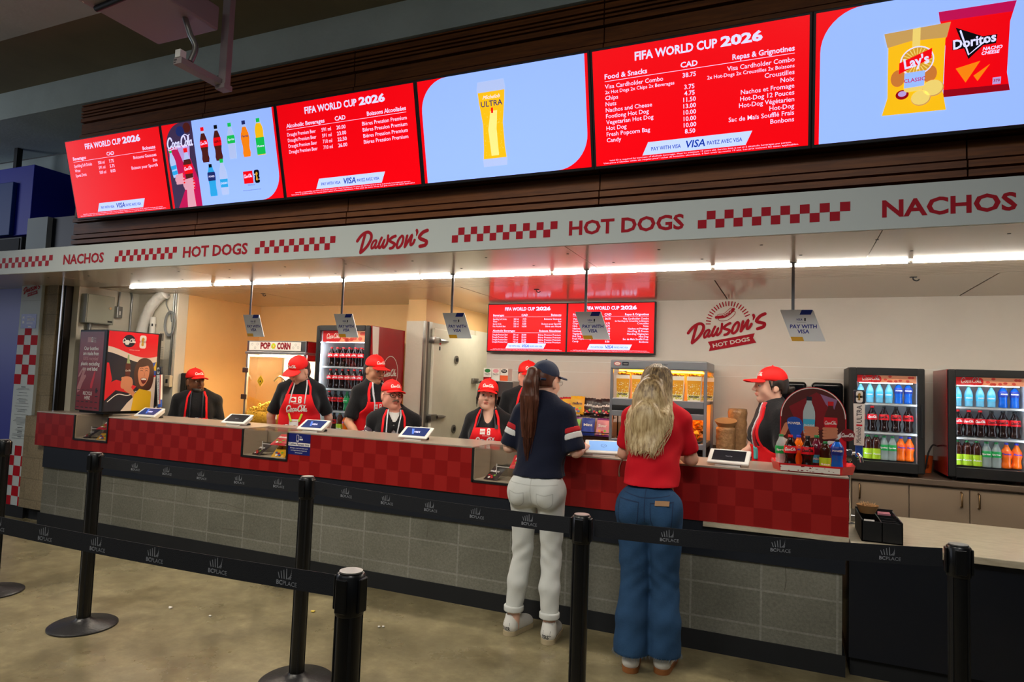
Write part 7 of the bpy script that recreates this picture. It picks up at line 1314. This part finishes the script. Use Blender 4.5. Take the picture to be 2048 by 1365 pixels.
# beer tap on a pole behind it
t = thing('beer_tap', 'beer tap with tall lettered white handle on a chrome pole, beside the bottle display', 'tap', (.325, 4.5, .718)); MB().cyl((.325, 4.5, .718), (.325, 4.5, 1.13), .022, M_CHROME, 18).cyl((.325, 4.5, .718), (.325, 4.5, .726), .045, M_CHROME, 18).box(.29, .35, 4.46, 4.54, 1.1, 1.17, M_CHROME, .008).build('pole', t, 40); MB().tube(catmull([(.345, 4.48, 1.15), (.375, 4.45, 1.15), (.392, 4.44, 1.13), (.398, 4.435, 1.10)], 5), .011, M_CHROME, 10).build('spout', t, 60)
hm = frame((.385, 4.45, 1.2), (1, 0, 0), (-.02, 0, 1)); hd = MB().poly([(-.026, 0), (.026, 0), (.03, .25), (-.03, .25)], P_WHT, hm, -.012, .024).box(-.02, .02, -.07, .0, -.01, .01, P_BLU, .004, hm).build('handle', t); b = MB(); b.box(-.032, .032, .25, .332, -.013, .013, P_NVY, .008, hm); trophy_mark(b, hm, 0, .291, .07, .014, P_WHT, None, mat('cup_gold', (150, 116, 50), .4)); b.build('finial', hd)
b = MB(); Mr = hm @ Matrix.Rotation(PI/2, 4, 'Z'); b.text('Michelob', .036, M_INK, Mr, .012, -.008, .0128, fit=.095, shear=.3); b.rect(.115, .125, -.016, .016, P_RED, Mr, .0128); b.text('ULTRA', .04, M_INK, Mr, .135, -.013, .0128, bold=.01, fit=.105); b.build('lettering', hd)

# condiment caddy on the low counter
t = thing('condiment_caddy', 'black open condiment caddy on the low pale counter', 'caddy', (.46, 4.2, .717)); x0, x1, y0, y1 = .362, .556, 4.03, 4.42; b = MB()
b.box(x0, x1, y0, y0+.006, .717, .826, M_BLACK).box(x0, x1, y1-.006, y1, .717, .84, M_BLACK).box(x0, x0+.006, y0, y1, .717, .832, M_BLACK).box(x1-.006, x1, y0, y1, .717, .832, M_BLACK).box(x0, x1, y0, y1, .717, .723, M_BLACK); b.build('tray_body', t); xm = x0+.095; MB().box(xm, xm+.005, y0, y1, .723, .822, M_BLACK).build('divider', t)
for yy in (4.13, 4.22, 4.31): MB().box(xm+.005, x1, yy, yy+.005, .723, .82, M_BLACK).build('divider', t)
b = MB(); hr = random.Random(15); t2 = thing('stir_stick_cup', 'paper cup bundle of wooden stir sticks on the condiment caddy', 'stir sticks', (.41, 4.27, .83)); MB().lathe([(0, 0), (.038, 0), (.058, .045), (.056, .045), (.036, .003), (0, .003)], M_KRAFT, 20, Matrix.Translation((.412, 4.26, .834))).build('paper_cup', t2, 60)
for k in range(60): a = hr.uniform(0, 2*PI); r_ = hr.uniform(.0, .034); b.tube([(.412+r_*math.cos(a)*.6, 4.26+r_*math.sin(a)*.6, .838), (.412+r_*math.cos(a)*1.5, 4.26+r_*math.sin(a)*1.5, .884+hr.uniform(-.006, .01))], .0022, mat('birch', (214, 176, 128), .7), 4)
o = b.build('stir_sticks', t2); o['kind'] = 'stuff'
t3 = thing('sugar_packets', 'pink sugar packets in the caddy back compartment', 'sugar packets', (.5, 4.36, .73)); 
for k in range(5): MB().box(-.03, .03, -.002, .002, -.0, .055, mat('packet_pink', (226, 150, 164), .6), 0, Matrix.Translation((.505, 4.335+.014*k, .775)) @ Matrix.Rotation(.25*hr.uniform(-1, 1), 4, 'X')).build('packet', t3)
tag(MB().box(-.025, .025, -.003, .003, 0, .05, P_WHT, 0, Matrix.Translation((.405, 4.09, .775)) @ Matrix.Rotation(-.3, 4, 'X')).build('paper_packet'), 'white paper packet at the front of the condiment caddy', 'packet')
t = thing('steel_pan', 'small steel pan behind the condiment caddy', 'pan', (.36, 4.75, .717)); MB().box(.315, .45, 4.6, 4.85, .718, .76, M_STEEL, .006).build('pan', t)

# ================================================================ queue barrier
M_POST = mat('post_black', (7, 8, 10), .35, coat=.2); M_BELT = mat('belt_webbing', (9, 13, 21), .75, bump=.2, bscale=400); M_BASE = mat('post_base', (40, 39, 40), .35, bump=.15, bscale=80); M_BELTP = mat('belt_print', (128, 131, 138), .6)
def place_logo(b, M, x, y, s):
    for k in range(4): b.poly([(x-.016*s+k*.008*s, y), (x-.013*s+k*.008*s, y), (x-.019*s+k*.0095*s, y+(.016+.004*k)*s), (x-.021*s+k*.0095*s, y+(.016+.004*k)*s)], M_BELTP, M, .0006)
    for k in range(5): b.poly([(x+.006*s+k*.004*s, y), (x+.008*s+k*.004*s, y), (x+.026*s, y+(.008+.006*k)*s), (x+.026*s, y+(.006+.006*k)*s)], M_BELTP, M, .0006)
    b.text('BC', .017*s, M_BELTP, M, x-.004*s, y-.0165*s, .0006, 'R', bold=.03); b.text('PLACE', .017*s, M_BELTP, M, x-.002*s, y-.0165*s, .0006, 'L')
posts = {'a': (-4.80, 2.69), 'b': (-3.755, 2.60), 'c': (-2.205, 2.62), 'd': (-.744, 2.49), 'e': (-1.046, 1.432), 'f': (.545, 2.74), 'g': (-2.78, 1.40)}
plab = {'a': 'leftmost queue post, by the blue wall', 'b': 'queue post standing in front of the left case of the counter', 'c': 'queue post in front of the payment notice', 'd': 'queue post between the two customers', 'e': 'nearest queue post, in front of the others', 'f': 'rightmost queue post, before the low pale counter', 'g': 'queue post at the left end of the nearest belt'}
pr = None
for k in posts:
    x, y = posts[k]
    if pr is None:
        pr = thing('queue_post', plab[k], 'barrier post', group='queue barrier posts'); MB().lathe([(.0, .0), (.178, 0), (.178, .008), (.165, .016), (.07, .028), (.045, .04), (.036, .05)], M_BASE, 40).build('base', pr, 30)
        b = MB(); b.lathe([(.033, .03), (.033, .985)], M_POST, 28); [b.box(-.004, .004, -.036, -.03, .05, .89, M_BLACK, 0, Matrix.Rotation(a, 4, 'Z')) for a in (PI/4, 3*PI/4, -PI/4, -3*PI/4)]; b.build('tube', pr, 50)
        MB().lathe([(.036, .885), (.0375, .89), (.0375, .985), (.034, .99), (0, .992)], M_POST, 28).build('belt_head', pr, 40)
        MB().lathe([(.03, .992), (.03, .996), (0, .997)], M_GALV, 24).build('top_plate', pr, 40)
        for a in range(4): MB().box(-.017, .017, .035, .042, .895, .982, M_POST, .003, Matrix.Rotation(a*PI/2, 4, 'Z')).build('belt_clip', pr)
        pr.location = (x, y, 0)
    else: dup(pr, (x, y, 0), 0, plab[k])
def belt(p, q, label, logos, zc=.945, hh=.032):
    a = Vector((*posts[p], 0)); c = Vector((*posts[q], 0)); d = (c-a).normalized(); a = a+d*.05; c = c-d*.05; L = (c-a).length; n = 14; t = thing('queue_belt', label, 'barrier belt', (*(a+c)/2,)[:2]+(zc,), group='queue barrier belts'); sag = lambda s: -.010*4*s*(1-s); b = MB(); vs = []
    for i in range(n+1):
        s = i/n; p_ = a+d*L*s; nrm = Vector((d.y, -d.x, 0))*.0012
        vs += [(*(p_+nrm)[:2], zc-hh+sag(s)), (*(p_+nrm)[:2], zc+hh+sag(s)), (*(p_-nrm)[:2], zc+hh+sag(s)), (*(p_-nrm)[:2], zc-hh+sag(s))]
    b.add(vs, [(4*i+j, 4*i+4+j, 4*i+4+(j+1) % 4, 4*i+(j+1) % 4) for i in range(n) for j in range(4)]+[(0, 1, 2, 3), (4*n+3, 4*n+2, 4*n+1, 4*n)], M_BELT); b.build('webbing', t)
    for x_ in logos:
        s = (x_-a.x)/(c.x-a.x); o = a+d*L*s+Vector((d.y, -d.x, 0))*.0014
        if not 0 < s < 1: continue
        g = MB(); place_logo(g, frame((o.x, o.y, zc+sag(s)), d), 0, -.003, 1.0); g.build('printed_mark', t)
belt('b', 'c', 'queue belt running between the posts before the left half of the counter', (-3.427, -3.177, -2.919, -2.654, -2.392)); belt('c', 'd', 'queue belt crossing in front of the customer in white jeans', (-1.957, -1.711, -1.467, -1.229, -.981)); belt('d', 'f', 'queue belt crossing in front of the customer in blue jeans', (-.426, -.037, .321)); belt('g', 'e', 'nearest queue belt, low across the left of the floor', (-2.509, -2.262, -2.01, -1.76, -1.51, -1.262), .95, .028)

# ================================================================ under the concourse ceiling
M_UNIT = mat('unit_beige', (150, 138, 140), .6); t = thing('equipment_box', 'flat pale equipment box hung under the ceiling, with black rail', 'equipment box', (-3.7, 2.7, 3.7)); MB().box(-3.97, -3.42, 2.2, 2.965, 3.70, 3.86, M_UNIT, .012).build('housing', t); MB().tube([(-3.92, 2.50, 3.685), (-3.2, 2.44, 3.69)], .018, M_BLACK, 10).build('rail', t, 60); MB().box(-3.9, -3.86, 2.6, 2.64, 3.86, 4.338, M_GALV).box(-3.55, -3.51, 2.6, 2.64, 3.86, 4.338, M_GALV).build('hanger', t)
t = thing('arm_bracket', 'pale angled bracket arm on a vertical strut beside the ceiling box', 'bracket', (-3.44, 3.06, 3.4)); MB().box(-3.47, -3.405, 3.03, 3.075, 3.36, 4.338, M_UNIT, .003).build('strut', t); MB().box(-3.50, -3.43, 2.72, 3.08, 3.37, 3.41, M_UNIT, .003).box(-3.48, -3.4, 3.02, 3.09, 3.345, 3.38, M_UNIT, .004).build('arm', t); MB().box(-3.485, -3.44, 2.715, 2.76, 3.41, 3.46, M_WHITE, .003).build('terminal_box', t); MB().tube(catmull([(-3.45, 2.80, 3.42), (-3.44, 2.82, 3.52), (-3.47, 2.8, 3.6), (-3.5, 2.78, 3.70)], 6), .018, M_GALV, 8).build('cable', t, 60); b = MB(); M = frame((-3.5, 2.7195, 3.372)); b.rect(.005, .03, .02, .03, M_INK, M); b.rect(.005, .022, .006, .014, M_INK, M); b.build('marking', t)
t = thing('blue_display_box', 'large dark blue hanging display box at the upper left', 'display box', (-8.2, 4.6, 3.3)); M_BB = mat('box_blue', (4, 28, 180), .5); MB().box(-9.4, -7.56, 4.3, 5.0, 2.9, 3.67, M_BB, .006).build('box', t); MB().box(-9.4, -7.83, 4.255, 4.3, 2.9, 3.49, mat('box_front', (4, 62, 140), .5), .006).build('front_panel', t); MB().box(-8.5, -8.44, 4.6, 4.66, 3.67, 4.06, M_BLACK).build('hanger', t)
t = thing('black_speaker', 'small black box speaker low at the upper left beside the white pillar', 'speaker', (-7.8, 4.3, 2.7)); MB().box(-8.4, -7.53, 4.22, 4.6, 2.503, 2.86, M_BLACK, .01).build('cabinet', t); MB().box(-8.38, -7.56, 4.212, 4.222, 2.53, 2.84, M_RUB, .004).build('grille', t)
for k, (x, y, lb) in enumerate(((-4.9, 5.0, 'ceiling hook above the popcorn maker'), (-2.0, 5.15, 'ceiling hook above the inside menu screens'), (.75, 5.0, 'ceiling hook above the right-edge cooler'))):
    o = MB().tube(catmull([(x, y, 2.302), (x, y, 2.285), (x+.02, y, 2.275), (x+.035, y, 2.285)], 4), .004, M_RUB, 6).box(x-.02, x+.02, y-.012, y+.012, 2.298, 2.302, M_RUB).build('ceiling_hook'); tag(o, lb, 'hook', 'hooks under the inner ceiling')
for k, (x, y, m, lb) in enumerate(((-2.769, 3.408, M_KERN, 'yellow popcorn crumb on the floor by the payment notice'), (-3.572, 3.029, P_WHT, 'white paper scrap on the floor between the two left posts'), (-2.246, 3.40, P_WHT, 'tiny white crumb on the floor behind the third post'), (-3.243, 3.044, P_WHT, 'small white crumb right of the paper scrap on the floor'))):
    b = MB(); hr = random.Random(k); [b.ball((x+hr.uniform(-.012, .012), y+hr.uniform(-.008, .008), .006), (.010, .008, .006), m, 6) for q in range(4 if k < 2 else 2)]; tag(b.build('floor_crumb', None, 180), lb, 'crumb', 'crumbs on the floor')
